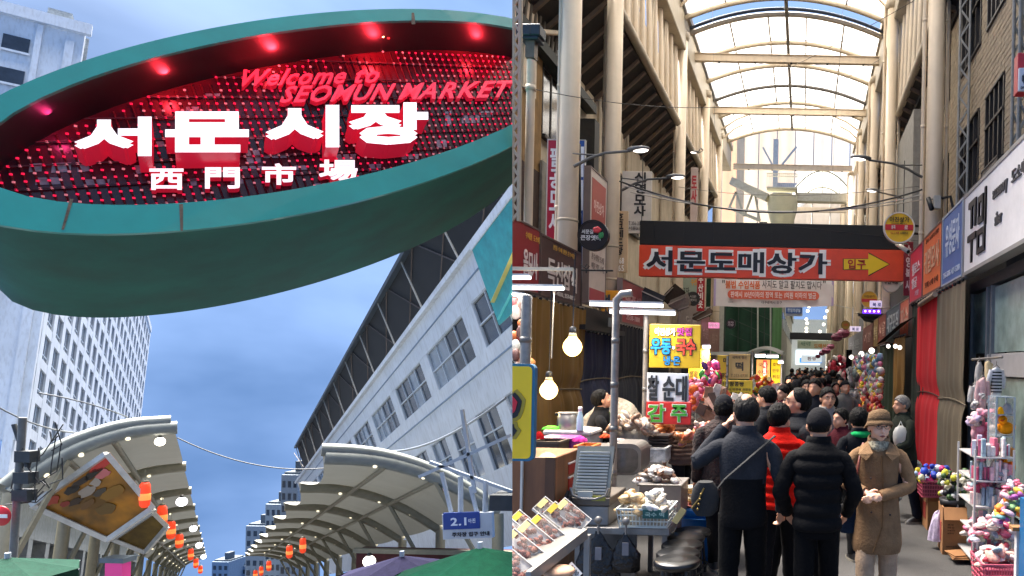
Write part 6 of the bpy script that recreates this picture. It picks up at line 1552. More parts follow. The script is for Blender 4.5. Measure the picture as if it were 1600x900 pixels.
# -- the woman in the tan coat ---------------------------------------------------------------------------
def ex_woman(t, h, SP, AR, hp, k):
    ex_glass(t, h, SP, AR, hp, k)
    hat = cloth('#6a533c', bump=.5, bscale=90); m = MB(); n = 28; vs = []
    for r_, z_ in ((.02, .128), (.055, .124), (.082, .105), (.090, .075), (.093, .05), (.093, .045), (.106, .030), (.122, .006), (.119, .004), (.09, .035)):
        for i in range(n):
            a = 2*pi*i/n; dz = -.012*abs(cos(a))*(r_ > .1)+(.012 if sin(a) > 0 else -.01)*(r_ > .1)
            vs.append(hp(r_*cos(a)*.96, -.010+r_*sin(a)*1.12, z_+dz+.012*sin(a)))
    m.add(vs, [(j*n+i, j*n+(i+1) % n, (j+1)*n+(i+1) % n, (j+1)*n+i) for j in range(9) for i in range(n)]+[tuple(range(n))], 0, True); ht = obj('bucket_hat', m, hat, t)
    m = MB(); vs = []
    for r_, z_ in ((.0945, .062), (.0955, .045)): vs += [hp(r_*cos(2*pi*i/n)*.96, -.010+r_*sin(2*pi*i/n)*1.12, z_+.012*sin(2*pi*i/n)) for i in range(n)]
    m.add(vs, [(i, (i+1) % n, n+(i+1) % n, n+i) for i in range(n)], 0, True); obj('hat_band', m, cloth('#4d3c2a'), ht)
    # scarf
    m = MB(); n = 22; vs = []; rs_ = random.Random(5)
    for j, (r_, z_) in enumerate(((.044, .856), (.048, .853), (.052, .847), (.056, .838), (.058, .828), (.050, .818))):
        vs += [SP(z_)+V3((cos(2*pi*i/n)*r_*h*(1+.10*rs_.random()), (.01+sin(2*pi*i/n)*r_)*h*(1+.1*rs_.random()), (-.012 if sin(2*pi*i/n) > .3 else 0)*h*j/5)) for i in range(n)]
    m.add(vs, [(j*n+i, j*n+(i+1) % n, (j+1)*n+(i+1) % n, (j+1)*n+i) for j in range(5) for i in range(n)], 0, True)
    obj('scarf', m, mat('scarf_pattern', '#9a9078', .9, var=.55, scale=55, bump=.3), t)
    cm = cloth('#7c6045')
    # lapel collar, placket, buttons, pockets, belt seam
    for s in (-1, 1):
        m = MB(); pts = [SP(.842)+V3((s*.045*h, -.02*h, .005*h)), SP(.846)+V3((s*.05*h, .045*h, -.004*h)), SP(.80)+V3((s*.03*h, .098*h, 0)), SP(.765)+V3((s*.062*h, .094*h, 0)), SP(.79)+V3((s*.10*h, .072*h, 0)), SP(.825)+V3((s*.088*h, .0, 0))]
        m.add(pts+[p+V3((0, .008, .004)) for p in pts], [tuple(range(6)), tuple(range(11, 5, -1))]+[(i, 6+i, 6+(i+1) % 6, (i+1) % 6) for i in range(6)]); obj('lapel', m, cm, t)
    m = MB(); m.tube([SP(.79)+V3((-.012*h, .086*h, 0)), SP(.7)+V3((-.02*h, .088*h, 0)), SP(.56)+V3((-.022*h, .092*h, 0)), SP(.45)+V3((-.02*h, .108*h, 0)), SP(.33)+V3((.02*h, .116*h, 0))], .006, 6); obj('placket', m, cloth('#5f462e'), t)
    for (bx, bz, by) in ((.035, .60, .094), (-.05, .59, .088), (.032, .52, .102), (-.058, .51, .096), (.038, .68, .088)):
        m = MB(); m.lathe([(.008, -.003), (.008, .003)], (bx*h, by*h, bz*h), 10, rot=Matrix.Rotation(pi/2, 3, 'X')); obj('button', m, mat('button_brown', '#2c1a10', .3, var=.1), t)
    m = MB(); m.tube([V3((-.075*h, -.03*h, .835*h)), V3((-.088*h, .05*h, .80*h)), V3((-.10*h, .082*h, .72*h)), V3((-.125*h, .05*h, .6*h)), V3((-.15*h, .0, .53*h))][::1], .011, 8, flat=.5); m.V = [(-a, b, c) for a, b, c in m.V]; m.F = [f[::-1] for f in m.F]
    obj('bag_strap', m, mat('strap_leather', '#6a2c1c', .5, var=.1), t)
wx, wy = at(1373, 5.4), 5.4
wom = person('woman in long tan coat, brown bucket hat and glasses, hands clasped, facing the camera', wx, wy, 1.56, FRONT-.08, '#7c6045', '#a58c74',
    {1: ((.165, .02, .645), (.055, .125, .615)), -1: ((.165, .0, .63), (-.005, .13, .60)), 'n1': (0, 1, .3), 'n-1': (0, 1, .2), 'curl': .55}, 'coat', 'short', face=True, hem=.315, seed=6, headyaw=-.28, headpitch=.03, shoe='#3a2c22', voxel=.0065, extra=ex_woman, skin=mat('skin_fair', '#dfae90', .5, var=.06, scale=9, bump=.06, bscale=100), build=.94, legsw=1.12, stride=.05)
t2 = T('shoulder_bag', 'navy blue shoulder bag at the hip of the woman in the tan coat', 'bag', (wx-.21, wy+.02, .62))
m = MB(); loft(m, [((0, 0, z), r, .045) for z, r in ((0, .07), (.03, .09), (.16, .085), (.2, .06))], 16); obj('bag_body', m, cloth('#1c2838'), t2)
m = MB(); m.box((0, -.047, .13), (.14, .008, .05)); obj('flap', m, cloth('#152030'), t2)
# -- others close by --------------------------------------------------------------------------------------
fur = mat('speckled_fur', '#2c1c18', .95, var=.75, scale=34, bump=1.0, bscale=45)
person('woman in black cap and dark speckled furry coat, back turned at the food stall', at(1130, 6.6), 6.6, 1.60, .35, '#2c1c18', '#0c0c0e', {}, 'puffer', 'cap', seed=7, hem=.42, build=1.12, topmat=fur)
def ex_strap(t, h, SP, AR, hp, k):
    m = MB(); m.tube([V3((-.06*h, -.03*h, .835*h)), V3((-.03*h, -.11*h, .74*h)), V3((.07*h, -.11*h, .6*h)), V3((.12*h, -.06*h, .5*h))], .012, 8, flat=.4); obj('strap', m, mat('strap_dark', '#3a2420', .5, var=.1), t)
person('shopper in taupe quilted jacket with a crossed strap, bending beside the red board', at(1068, 8.6), 8.6, 1.50, .75, '#6e5a50', '#1c1a1c', {}, 'puffer', 'perm', quilt=.034, seed=8, hem=.44, lean=.32, extra=ex_strap, build=1.02)
person('black haired man in a dark jacket looking left, behind the balding man', at(1199, 7.6), 7.6, 1.66, 1.15, '#15161a', '#111114', {}, 'jacket', 'short', seed=9, face=True)
def ex_hood(t, h, SP, AR, hp, k):
    ex_glass(t, h, SP, AR, hp, k)
    m = MB(); m.ball(SP(.835)+V3((0, -.03*h, 0)), (.075*h, .06*h, .03*h), 16, 8); obj('folded_hood', m, cloth('#9a948e'), t)
person('young man with glasses in a light grey hoodie walking towards the camera', at(1291, 8.0), 8.0, 1.65, FRONT+.25, '#8f8983', '#22242a', {}, 'jacket', 'short', face=True, seed=10, stride=.14, extra=ex_hood, build=.93)
def ex_green(t, h, SP, AR, hp, k):
    m = MB(); m.ball(SP(.832)+V3((0, -.02*h, .0)), (.072*h, .062*h, .028*h), 16, 8); obj('green_collar', m, cloth('#0f8a4a'), t)
person('person in black with a bright green collar, back turned, beside tan coat woman', at(1342, 7.0), 7.0, 1.47, .3, '#15161a', '#101012', {}, 'jacket', 'perm', seed=11, extra=ex_green)
person('grey haired man in an olive and navy jacket standing sideways by the dark curtains', at(1416, 8.6), 8.6, 1.55, 1.9, '#23271f', '#131722', {-1: ((.15, .04, .64), (.12, .14, .60)), 1: ((.15, .04, .64), (.12, .14, .60))}, 'jacket', 'short', hairm=hair_w, seed=12, skin=skin_o, lean=.1)
t2 = T('plastic_bag', 'small white plastic bag held by the grey haired man', 'bag', (at(1403, 8.6), 8.4, .95)); m = MB(); m.ball((0, 0, .12), (.09, .07, .13), 12, 8, noise=.12, seed=3); obj('bag', m, mat('plastic_white', '#c9c8c2', .3, var=.1, transl=.4), t2); m = MB(); m.tube([(-.04, 0, .2), (0, 0, .3), (.04, 0, .2)], .008, 5); obj('bag_handle', m, mat('plastic_white', '#c9c8c2'), t2)
person('shopper with dark hair reading a white paper, maroon sleeves, among the crowd', at(1322, 7.8), 7.8, 1.42, 2.3, '#4a1820', '#141416', {-1: ((.14, .06, .66), (.06, .16, .70)), 1: ((.14, .06, .66), (.06, .16, .70))}, 'jacket', 'bob', seed=13, lean=.15)
person('shopper in a dark navy padded jacket bending over by the flower stall', at(1318, 9.4), 9.4, 1.50, 1.0, '#12161f', '#0e0f12', {}, 'puffer', 'short', quilt=.06, seed=14, lean=.35)
person('stall keeper in a black jacket bending over the counter by the navy curtain', at(921, 7.9), 7.9, 1.58, -1.2, '#131417', '#16161a', {-1: ((.14, .08, .66), (.10, .2, .60)), 1: ((.14, .08, .66), (.08, .2, .58))}, 'jacket', 'short', seed=15, lean=.22, headpitch=-.5, face=True)
person('man in dark jacket facing the camera in the middle of the crowd', at(1259, 11), 11, 1.67, FRONT, '#1a1a1e', '#101014', {}, 'jacket', 'short', face=True, seed=16, voxel=.014)
person('woman in a maroon vest over navy sleeves at the edge of the far stalls', at(1224, 10.6), 10.6, 1.58, 2.2, '#5c2830', '#15161c', {}, 'jacket', 'short', sleeve='#1c2236', seed=17, voxel=.014)
# -- crowd: a few body types, each copied ---------------------------------------------------------------------
proto = []
for i, (st, hr, hg, ql, fc) in enumerate((('jacket', 'short', 1.70, 0, FRONT), ('puffer', 'bob', 1.60, .06, FRONT), ('puffer', 'short', 1.72, .07, BACK), ('coat', 'perm', 1.58, 0, BACK), ('jacket', 'beanie', 1.64, 0, FRONT), ('jacket', 'cap', 1.66, 0, BACK))):
    proto.append(person('x', 0, -30-i, hg, fc, '#1b1c20', '#121215', {}, st, hr, quilt=ql, seed=30+i, voxel=.02, near=False, hem=.32 if st == 'coat' else .45, stride=.1, group='people in the far crowd'))
ONES = ['first', 'second', 'third', 'fourth', 'fifth', 'sixth', 'seventh', 'eighth', 'ninth']
ORD = ONES+['tenth', 'eleventh', 'twelfth', 'thirteenth', 'fourteenth', 'fifteenth', 'sixteenth', 'seventeenth', 'eighteenth', 'nineteenth', 'twentieth']+['twenty-'+q_ for q_ in ONES]+['thirtieth']+['thirty-'+q_ for q_ in ONES]+['fortieth']+['forty-'+q_ for q_ in ONES]
cr = random.Random(21); pal = ['#15161a', '#1d1e24', '#22303c', '#3a1c22', '#2a2420', '#101216', '#4a443e', '#18222e', '#5a2c2c', '#26282c', '#6a655e', '#141820', '#8a2a30', '#3c3a2c']
nam = {'#15161a': 'black', '#1d1e24': 'charcoal', '#22303c': 'slate blue', '#3a1c22': 'dark maroon', '#2a2420': 'dark brown', '#101216': 'jet black', '#4a443e': 'taupe', '#18222e': 'navy', '#5a2c2c': 'brick red', '#26282c': 'dark grey', '#6a655e': 'light grey', '#141820': 'blue black', '#8a2a30': 'red', '#3c3a2c': 'olive'}
spots = [(1272, 9.9), (1243, 12.0), (1278, 12.5), (1318, 12.6), (1232, 13.8), (1256, 14.2), (1283, 14.0), (1303, 14.6), (1240, 16), (1266, 16.4), (1292, 17), (1312, 17.5), (1231, 18.5), (1249, 19), (1276, 19.5), (1299, 20),
         (1238, 22), (1262, 22.5), (1285, 23), (1308, 24), (1246, 26), (1270, 27), (1293, 28), (1235, 30), (1256, 31), (1279, 33), (1301, 34), (1244, 37), (1265, 38), (1286, 40), (1251, 44), (1273, 46), (1259, 52), (1280, 54), (1266, 62), (1290, 60), (1247, 58), (1272, 72), (1256, 75), (1283, 80)]
for i, (px, Y) in enumerate(spots):
    pr_ = proto[(i*5+i//3) % 6]; q = pr_ if i < 0 else None
    c = pr_.copy(); COL.objects.link(c); SIDE[c.name] = 'R'; c.location = (at(px, Y), Y, 0); c.rotation_euler = (0, 0, pr_.rotation_euler[2]+cr.uniform(-.5, .5)); s_ = cr.uniform(.95, 1.03); c.scale = (s_, s_, s_)
    col = pal[(i*3+1) % len(pal)]
    for ch in pr_.children:
        d_ = ch.copy(); COL.objects.link(d_); SIDE[d_.name] = 'R'; d_.parent = c
        if ch.name.split('.')[0] in ('jacket', 'coat', 'sleeve', 'collar'):
            d_.material_slots[0].link = 'OBJECT'; d_.material_slots[0].material = cloth(col)
        for g in ch.children:
            e_ = g.copy(); COL.objects.link(e_); SIDE[e_.name] = 'R'; e_.parent = d_
    ht_ = pr_['kindtxt'] if 'kindtxt' in pr_ else ['short haired', 'bobbed hair', 'short haired', 'curly haired', 'knit-hatted', 'cap wearing'][proto.index(pr_)]
    side_ = 'left edge' if px < 1246 else ('centre left' if px < 1264 else ('centre' if px < 1282 else ('centre right' if px < 1298 else 'right edge')))
    rank = ORD[sum(1 for q_ in spots if q_[1] < Y)]
    c['label'] = '%s shopper in %s %s, %s of crowd, %s nearest' % (ht_, nam[col], ['jacket', 'padded jacket', 'padded jacket', 'coat', 'jacket', 'jacket'][proto.index(pr_)], side_, rank)
for p_ in proto:
    for ch in list(p_.children):
        for g in list(ch.children): bpy.data.objects.remove(g)
        bpy.data.objects.remove(ch)
    bpy.data.objects.remove(p_)
bpy.data.scenes.remove(tmp_scene)
# ================================================================ CURTAINS, STALLS AND GOODS
rg = random.Random(17)
def curtain(label, X, ya, yb, zb, zt, col, folds=9, amp=.05, belt=None, flare=0, cut=None, name='curtain', beltcol=None, m_=None):
    """hanging tarpaulin on a side wall plane x = X with real folds"""
    t = T(name, label, 'curtain', (X, (ya+yb)/2, zb)); sg = 1 if X < 0 else -1; sd = rg.random()*9
    L = abs(yb-ya)
    def off(u, v):
        u = u+.035*sin(u*7+sd)+.02*sin(v*3+u*11+sd)
        a = amp*(.6*sin(u*folds*.8*pi+sd+v*1.1)+.4*sin(u*folds*1.9*pi+sd*2+v*2.6)+.16*sin(u*folds*2.7*pi+v*3+sd)+.15*sin(v*7+u*9+sd))*(.55+.6*(1-v))
        if belt: a *= 1-.6*math.exp(-((zb+(zt-zb)*v-belt)/.12)**2); a -= .05*math.exp(-((zb+(zt-zb)*v-belt)/.16)**2)
        return a+amp
    def fn(u, v):
        z = zb+(zt-zb)*v; y = ya+(yb-ya)*u; pin = flare*(1-v)*(u-.5)
        if cut: y += cut*(1-u)*(v)
        if belt: y += (yb-ya)*(.5-u)*.06*math.exp(-((z-belt)/.25)**2)
        return V3((X+sg*off(u, v), y+pin, z-.02*abs(sin(u*folds*pi))*(v > .97)))
    m = MB(); n = int(folds*14); m.grid(fn, n, 26); m.grid(lambda u, v: fn(1-u, v)-V3((sg*.012, 0, 0)), n, 26)
    obj('cloth', m, m_ or mat('tarp_'+col.strip('#'), col, .75, var=.14, scale=3, bump=.15, bscale=9, stretch=(1, 1, .25)), t, world=True)
    m = MB(); m.tube([(X+sg*.04, ya, zt+.03), (X+sg*.04, yb, zt+.03)], .018, 6); obj('rail', m, steel, t, world=True)
    for k in range(int(L/.28)):
        m = MB(); y = min(ya, yb)+.14+k*.28; m.lathe([(.03, -.006), (.03, .006)], (X+sg*.05, y, zt+.0), 8, rot=Matrix.Rotation(pi/2, 3, 'X')); obj('ring', m, blackm, t, world=True)
    if belt:
        pts = [V3((X+sg*(off(u, (belt-zb)/(zt-zb))+.015), ya+(yb-ya)*u, belt+.05*sin(u*3.1)-.04)) for u in [i/24 for i in range(25)]]
        m = MB(); m.tube(pts, .014, 6); obj('tie_cord', m, mat('tie_cord_'+(beltcol or '#6a5c44').strip('#'), beltcol or '#6a5c44', .8), t, world=True)
    return t
YL = lambda px, X=-4.5, py=560: Yof(px, X, py)
YR = lambda px, X=2.4, py=560: Yof(px, X, py)
# left side curtains
curtain('mustard brown curtain behind the two light bulbs, under the brown shop sign', -4.5, YL(812), YL(908), .5, 2.93, '#7c5c26', 11, .06, belt=1.35)
curtain('navy blue tarpaulin curtain right of the mustard one', -4.55, YL(909), YL(962), .4, 2.5, '#17203e', 8, .05, belt=1.5)
curtain('charcoal grey tarpaulin curtain right of the navy one', -4.5, YL(963), YL(1003), .4, 2.78, '#24252c', 10, .05, belt=1.5)
t = T('shutter_rail', 'black rail with a small grey box above the navy curtain', 'rail', P(940, 505, 15.5))
m = MB(); m.box2((-4.5, YL(902), 2.52), (-4.35, YL(966), 2.62)); m.box2((-4.52, YL(903), 2.62), (-4.48, YL(966), 3.0)); obj('rail', m, blackm, t, world=True)
m = MB(); m.box2((-4.34, YL(938), 2.66), (-4.28, YL(953), 2.86)); obj('label_box', m, mat('box_pale', '#8d8a80', .5), t, world=True)
# right side curtains
curtain('dark green-black curtain left of the bright red one', 2.42, YR(1445), YR(1424), .02, 3.25, '#343b2e', 6, .04)
curtain('bright red curtain tied with a brown cord', 2.36, YR(1473.5), YR(1436), .02, 3.22, '#e01c28', 6, .022, belt=1.42, cut=-1.0, beltcol='#5a2418')
curtain('olive brown curtain tied with a pale cord, between the red curtain and the shop window', 2.34, YR(1517), YR(1471.5), .02, 3.18, '#7c6e56', 7, .028, belt=1.40, beltcol='#7a6c54')
curtain('dark green curtain beside the flower stall', 2.4, YR(1407), YR(1377), .1, 2.5, '#2a3a26', 6, .06)
curtain('ochre tan curtain hanging between the dark green curtain and the red one', 2.3, YR(1424), YR(1405), .9, 2.6, '#9c7436', 4, .05)
t = T('awning_edge', 'ragged black awning edge under the right shop signs', 'awning', (2.3, YR(1440), 2.6))
m = MB(); m.add([(2.35, YR(1432), 2.98), (2.35, YR(1384), 2.62), (2.1, YR(1384), 2.52), (2.05, YR(1432), 2.82)], [(0, 1, 2, 3)]); m.add([(2.38, YR(1473), 3.28), (2.38, YR(1440), 3.20), (2.2, YR(1440), 3.02), (2.2, YR(1473), 3.12)], [(0, 1, 2, 3)]); obj('awning_cloth', m, cloth('#17120f'), t, world=True)
m = MB(); m.tube([(2.25, YR(1473), 3.16), (2.25, YR(1448), 3.12)], .05, 7); obj('roll', m, cloth('#a8927a'), t, world=True)
# ---- hanging lamps ------------------------------------------------------------------------------------------
def bulb_lamp(label, px, py, Y, r, zc):
    q = P(px, py, Y); t = T('light_bulb', label, 'light bulb', q)
    obj('glass_bulb', MB().lathe([(.012, -r), (r*.38, -r*.93), (r*.7, -r*.71), (r*.92, -r*.38), (r, 0), (r*.92, r*.38), (r*.72, r*.7), (r*.5, r*.95), (r*.42, r*1.15)], (0, 0, 0), 20), glow('#ffd27a', 4.2), t)
    obj('collar', MB().lathe([(r*.44, r*1.12), (r*.36, r*1.5)], (0, 0, 0), 14), mat('bulb_collar', '#d8c49a', .4), t)
    obj('socket', MB().lathe([(r*.34, r*1.5), (r*.38, r*1.6), (r*.34, r*2.1), (.01, r*2.2)], (0, 0, 0), 14), blackm, t)
    m = MB(); m.tube([(0, 0, r*2.1), (.01, 0, zc)], .007, 5); obj('cord', m, blackm, t)
    l = bpy.data.lights.new('bulb_light', 'POINT'); l.energy = 2.4; l.color = (1, .74, .38); l.shadow_soft_size = r; lo_ = bpy.data.objects.new('bulb_light', l); COL.objects.link(lo_); lo_.parent = t; lo_.location = (0, -.0, -r*1.3)
bulb_lamp('warm glowing bulb hanging high in front of the mustard curtain', 894.5, 542, 7.4, .098, 1.0)
bulb_lamp('warm glowing bulb hanging lower and left, over the steel pot', 857.5, 610, 7.6, .095, 1.1)
def fluor(label, a, b, Y, bar_y=-8, thick=5.5, e=3.5, power=1.5, Y2=None):
    p0, p1 = P(*a, Y), P(*b, Y2 or Y); c = (p0+p1)/2; t = T('tube_light', label, 'tube light', c); s_ = Y/F; v = p1-p0
    m = MB(); m.tube([p0-c, p1-c], thick*s_*.5, 8); obj('lit_tube', m, glow('#f2f4ff', e), t)
    m = MB(); m.bar(p0-c+V3((0, 0, thick*s_*.75)), p1-c+V3((0, 0, thick*s_*.75)), .07, thick*s_*.6); obj('housing', m, mat('housing_white', '#c8c5bd', .5, var=.05), t)
    l = bpy.data.lights.new('tube_glow', 'AREA'); l.shape = 'RECTANGLE'; l.size = v.length; l.size_y = .08; l.energy = power; l.color = (1, .97, .92)
    lo_ = bpy.data.objects.new('tube_glow', l); COL.objects.link(lo_); lo_.parent = t; lo_.location = (0, 0, -thick*s_*.6); lo_.rotation_euler = (0, 0, atan2(v.y, v.x))
    return t
fluor('bright tube light on the stall pole, right end nearest the noodle board, upper one', (922, 475), (1036, 478), 7.2)
fluor('bright tube light on the stall pole, lower one, reaching farther right', (953, 487), (1055, 490), 7.8)
fluor('bright tube light cut by the seam, lowest wide one on the left', (760, 449), (881, 451), 6.2)
fluor('short bright tube light cut by the seam, above the wide one', (760, 434), (829, 434), 6.6, power=1)
fluor('slanted tube light at the seam below the others', (740, 444), (826, 466), 6.0, power=1)
t = T('lamp_rail', 'pale horizontal rail carrying the tube lights at the seam', 'rail', P(830, 420, 6.3)); m = MB(); m.bar(P(770, 419, 6.3), P(896, 421, 6.3), .03, .03); m.tube([P(896, 421, 6.3), P(896, 446, 6.3)], .008, 4); m.tube([P(866, 452, 6.3), P(862, 560, 6.3)], .006, 4); obj('rail_bar', m, mat('rail_cream', '#b8ab94', .5), t, world=True)
# ---- stall poles ---------------------------------------------------------------------------------------------
def pole(label, px, y0, y1, Y, r, col, bend=None):
    a, b = P(px, y1, Y), P(px, y0, Y); a = V3((b.x, b.y, a.z)); t = T('stall_pole', label, 'pole', a)
    m = MB(); pts = [a, b]+([b+V3((.05, 0, .05)), b+V3((.14, 0, .06))] if bend else []); m.tube(pts, r, 12); obj('tube', m, col, t, world=True)
    m = MB()
    for k in range(4): z = a.z+(b.z-a.z)*(.2+.2*k); m.lathe([(r*1.12, 0), (r*1.12, .05)], (a.x, a.y, z), 12)
    obj('coupling', m, mat('coupling_steel', '#6f6c68', .4, metal=.6, var=.2), t, world=True)
    return t
polem = mat('pole_galv', '#8b857d', .4, metal=.35, var=.22, scale=10, streak=.4)
pole('tall scratched steel stall pole left of the boards, tube lights on its top', 963, 468, 812, 6.3, .034, polem, 1)
pole('steel stall pole holding the noodle, rice sausage and drink boards', 1010, 493, 790, 8.1, .03, polem)
pole('thick grey steel pole at the seam beside the yellow sign', 823, 462, 830, 6.0, .045, polem)
pole('thin grey pole in front of the rice cake board', 1137, 556, 640, 12.2, .02, polem)
# ---- near left stall --------------------------------------------------------------------------------------------
def bx(name, a, b, m_, parent, bev=.006, **k): return obj(name, MB().box2(a, b), m_, parent, world=True, bev=bev, **k)
stl = mat('stainless', '#85807a', .35, metal=.5, var=.15, scale=6); stl2 = mat('brushed_grey', '#8f8a83', .4, metal=.4, var=.15)
wood = mat('wood_panel', '#7a4c28', .55, var=.25, scale=3, stretch=(4, 4, .4), coat=.1); woodd = mat('wood_edge', '#54341c', .6, var=.2)
# wooden cabinet with pale trim at the seam
t = T('wooden_cabinet', 'brown wooden cabinet behind the yellow sign with a pale steel corner strip', 'cabinet', P(840, 820, 5.6))
x0, x1 = P(790, 760, 5.6).x, P(868, 760, 5.6).x; zt_, zb_ = P(840, 714, 5.6).z, 0
bx('side_panel', (x0, 5.6, zb_), (x1, 6.2, zt_), wood, t); bx('corner_strip', (P(815, 760, 5.6).x, 5.57, zb_), (P(818, 760, 5.6).x, 5.597, zt_), mat('strip_pale', '#c9c2b6', .4), t, bev=0)
bx('front_panel', (P(853, 760, 5.6).x, 5.575, zb_), (P(868, 760, 5.6).x, 5.597, zt_-.0), woodd, t, bev=0)
# display table: frame top, legs, glass display
YT = 5.7
ztab = P(960, 822, YT).z
t = T('stall_table', 'long grey steel stall table carrying the display cases, bags hooked on its edge', 'table', P(960, 822, YT))
xa, xb = P(893, 820, YT).x, P(1048, 820, YT).x
bx('table_top', (xa, YT-.05, ztab-.06), (xb, YT+.75, ztab), stl2, t)
for k, x in enumerate((xa+.05, P(990, 800, YT).x, xb-.05)):
    bx('leg', (x-.02, YT+.0, 0), (x+.02, YT+.04, ztab-.06), stl, t, 0); bx('leg', (x-.02, YT+.66, 0), (x+.02, YT+.7, ztab-.06), stl, t, 0)
bx('back_panel', (xa, YT+.1, .0), (xb-.3, YT+.13, ztab-.08), stl2, t, 0)
# stainless display case with ribbed lid
x0, x1 = P(893, 760, YT).x, P(952, 760, YT).x; z0, z1, z2 = ztab, P(920, 781, YT).z, P(920, 700, YT).z
t = T('display_case', 'stainless steel food display case with a ribbed sloping lid', 'display case', ((x0+x1)/2, YT+.2, z0))
bx('base_box', (x0, YT, z0+.002), (x1, YT+.5, z1-.05), stl, t); bx('dark_band', (x0-.01, YT-.015, z1-.045), (x1+.01, YT+.5, z1+.02), mat('band_taupe', '#5d544a', .5), t)
m = MB(); m.add([(x0, YT, z1+.03), (x1, YT, z1+.03), (x1, YT+.14, z2), (x0, YT+.14, z2), (x0, YT+.03, z1+.0), (x1, YT+.03, z1+.0), (x1, YT+.17, z2-.03), (x0, YT+.17, z2-.03)], [(0, 1, 2, 3), (4, 7, 6, 5), (0, 4, 5, 1), (3, 2, 6, 7), (0, 3, 7, 4), (1, 5, 6, 2)]); obj('lid', m, mat('lid_glass', '#77776f', .15, metal=.3, var=.2), t, world=True)
for k in range(14):
    u = (k+1)/16; y = YT+.14*u-.012; z = z1+.03+(z2-z1-.03)*u
    obj('rib', MB().bar((x0+.03, y, z), (x1-.03, y, z), .012, .012), mat('rib_light', '#a8a8a4', .3, metal=.2, var=.05), t, world=True)
m = MB(); m.tube([(x0+.0, YT-.02, z1+.1), (x0+.02, YT-.03, z1+.04), (x0+.1, YT-.035, z1+.015), (x1-.1, YT-.035, z1+.015), (x1-.02, YT-.03, z1+.04), (x1, YT-.02, z1+.1)], .012, 6); obj('rim_tube', m, stl, t, world=True)
bx('label_plate', ((x0+x1)/2-.09, YT-.04, z1+.02), ((x0+x1)/2+.03, YT-.03, z1+.075), mat('plate_pale', '#a9a9a0', .5), t, 0); bx('label_plate', (x1-.13, YT-.04, z1-.0), (x1-.02, YT-.03, z1+.04), mat('plate_olive', '#8f8a2c', .5), t, 0)
# second rounded case (right) and pans
def tray_case(label, px0, px1, py0, py1, Y):
    a, b = P(px0, py1, Y), P(px1, py0, Y); t = T('steel_case', label, 'display case', ((a.x+b.x)/2, Y, a.z))
    w_ = b.x-a.x; h_ = b.z-a.z; c = (a.x+b.x)/2
    m = MB(); pts = rrect(-w_/2, 0, w_/2, h_, min(w_, h_)*.3)
    m.prism(pts, lambda u, v: (u, 0, v), (0, .4, 0)); obj('shell', m, stl, t)
    m = MB(); m.prism([(u*.84, h_*.08+v*.78) for u, v in pts], lambda u, v: (u, -.006, v), (0, .005, 0)); obj('window', m, mat('case_window', '#5e5a54', .08, var=.5, scale=5), t)
    return t
tray_case('rounded steel and glass warming case behind the tall pole', 946, 1002, 694, 742, 6.6)
tray_case('rounded steel case behind the packaged noodles', 895, 945, 700, 716, 6.4)
def packet_mound(name, label, cat, px, py, Y, rx, rz, cols, n, sz, seed, ry=None, tr=0, group=None, rough=.3):
    """heap of small soft packets, each its own piece"""
    q = P(px, py, Y); t = T(name, label, cat, q, 0, group); rr_ = random.Random(seed); ry = ry or rx*.5
    for k in range(n):
        u = rr_.uniform(-1, 1); w_ = rr_.uniform(-1, 1); lv = max(0, 1-abs(u)**2)*rz
        m = MB(); s = sz*rr_.uniform(.7, 1.25); M = Matrix.Rotation(rr_.uniform(-.9, .9), 4, 'Y') @ Matrix.Rotation(rr_.uniform(-.6, .6), 4, 'X') @ Matrix.Rotation(rr_.uniform(0, 3), 4, 'Z')
        m.M = Matrix.Translation((u*rx, w_*ry, lv*rr_.uniform(.25, 1)+s*.25)) @ M
        m.ball((0, 0, 0), (s*.62, s*.42, s*.25), 8, 5, noise=.12, seed=rr_.randint(0, 999))
        obj('packet', m, mat('pkt_%s_%d' % (cols[k % len(cols)].strip('#'), int(rough*10)), cols[k % len(cols)], rough, var=.35, scale=22, bump=.3, bscale=30), t)
    return t
packet_mound('noodle_heap', 'heap of beige dried noodle bundles wrapped in plastic, left of the white ones', 'food packets', 987, 800, 5.75, .09, .16, ['#c9a878', '#d8b98c', '#b8946a', '#e0c8a0'], 22, .10, 1, .12)
packet_mound('rice_cake_heap', 'heap of white rice cake packets beside the beige noodle bundles', 'food packets', 1025, 800, 5.72, .10, .15, ['#e4dccb', '#efe8da', '#d8cdb8', '#f2eee4'], 26, .09, 2, .12)
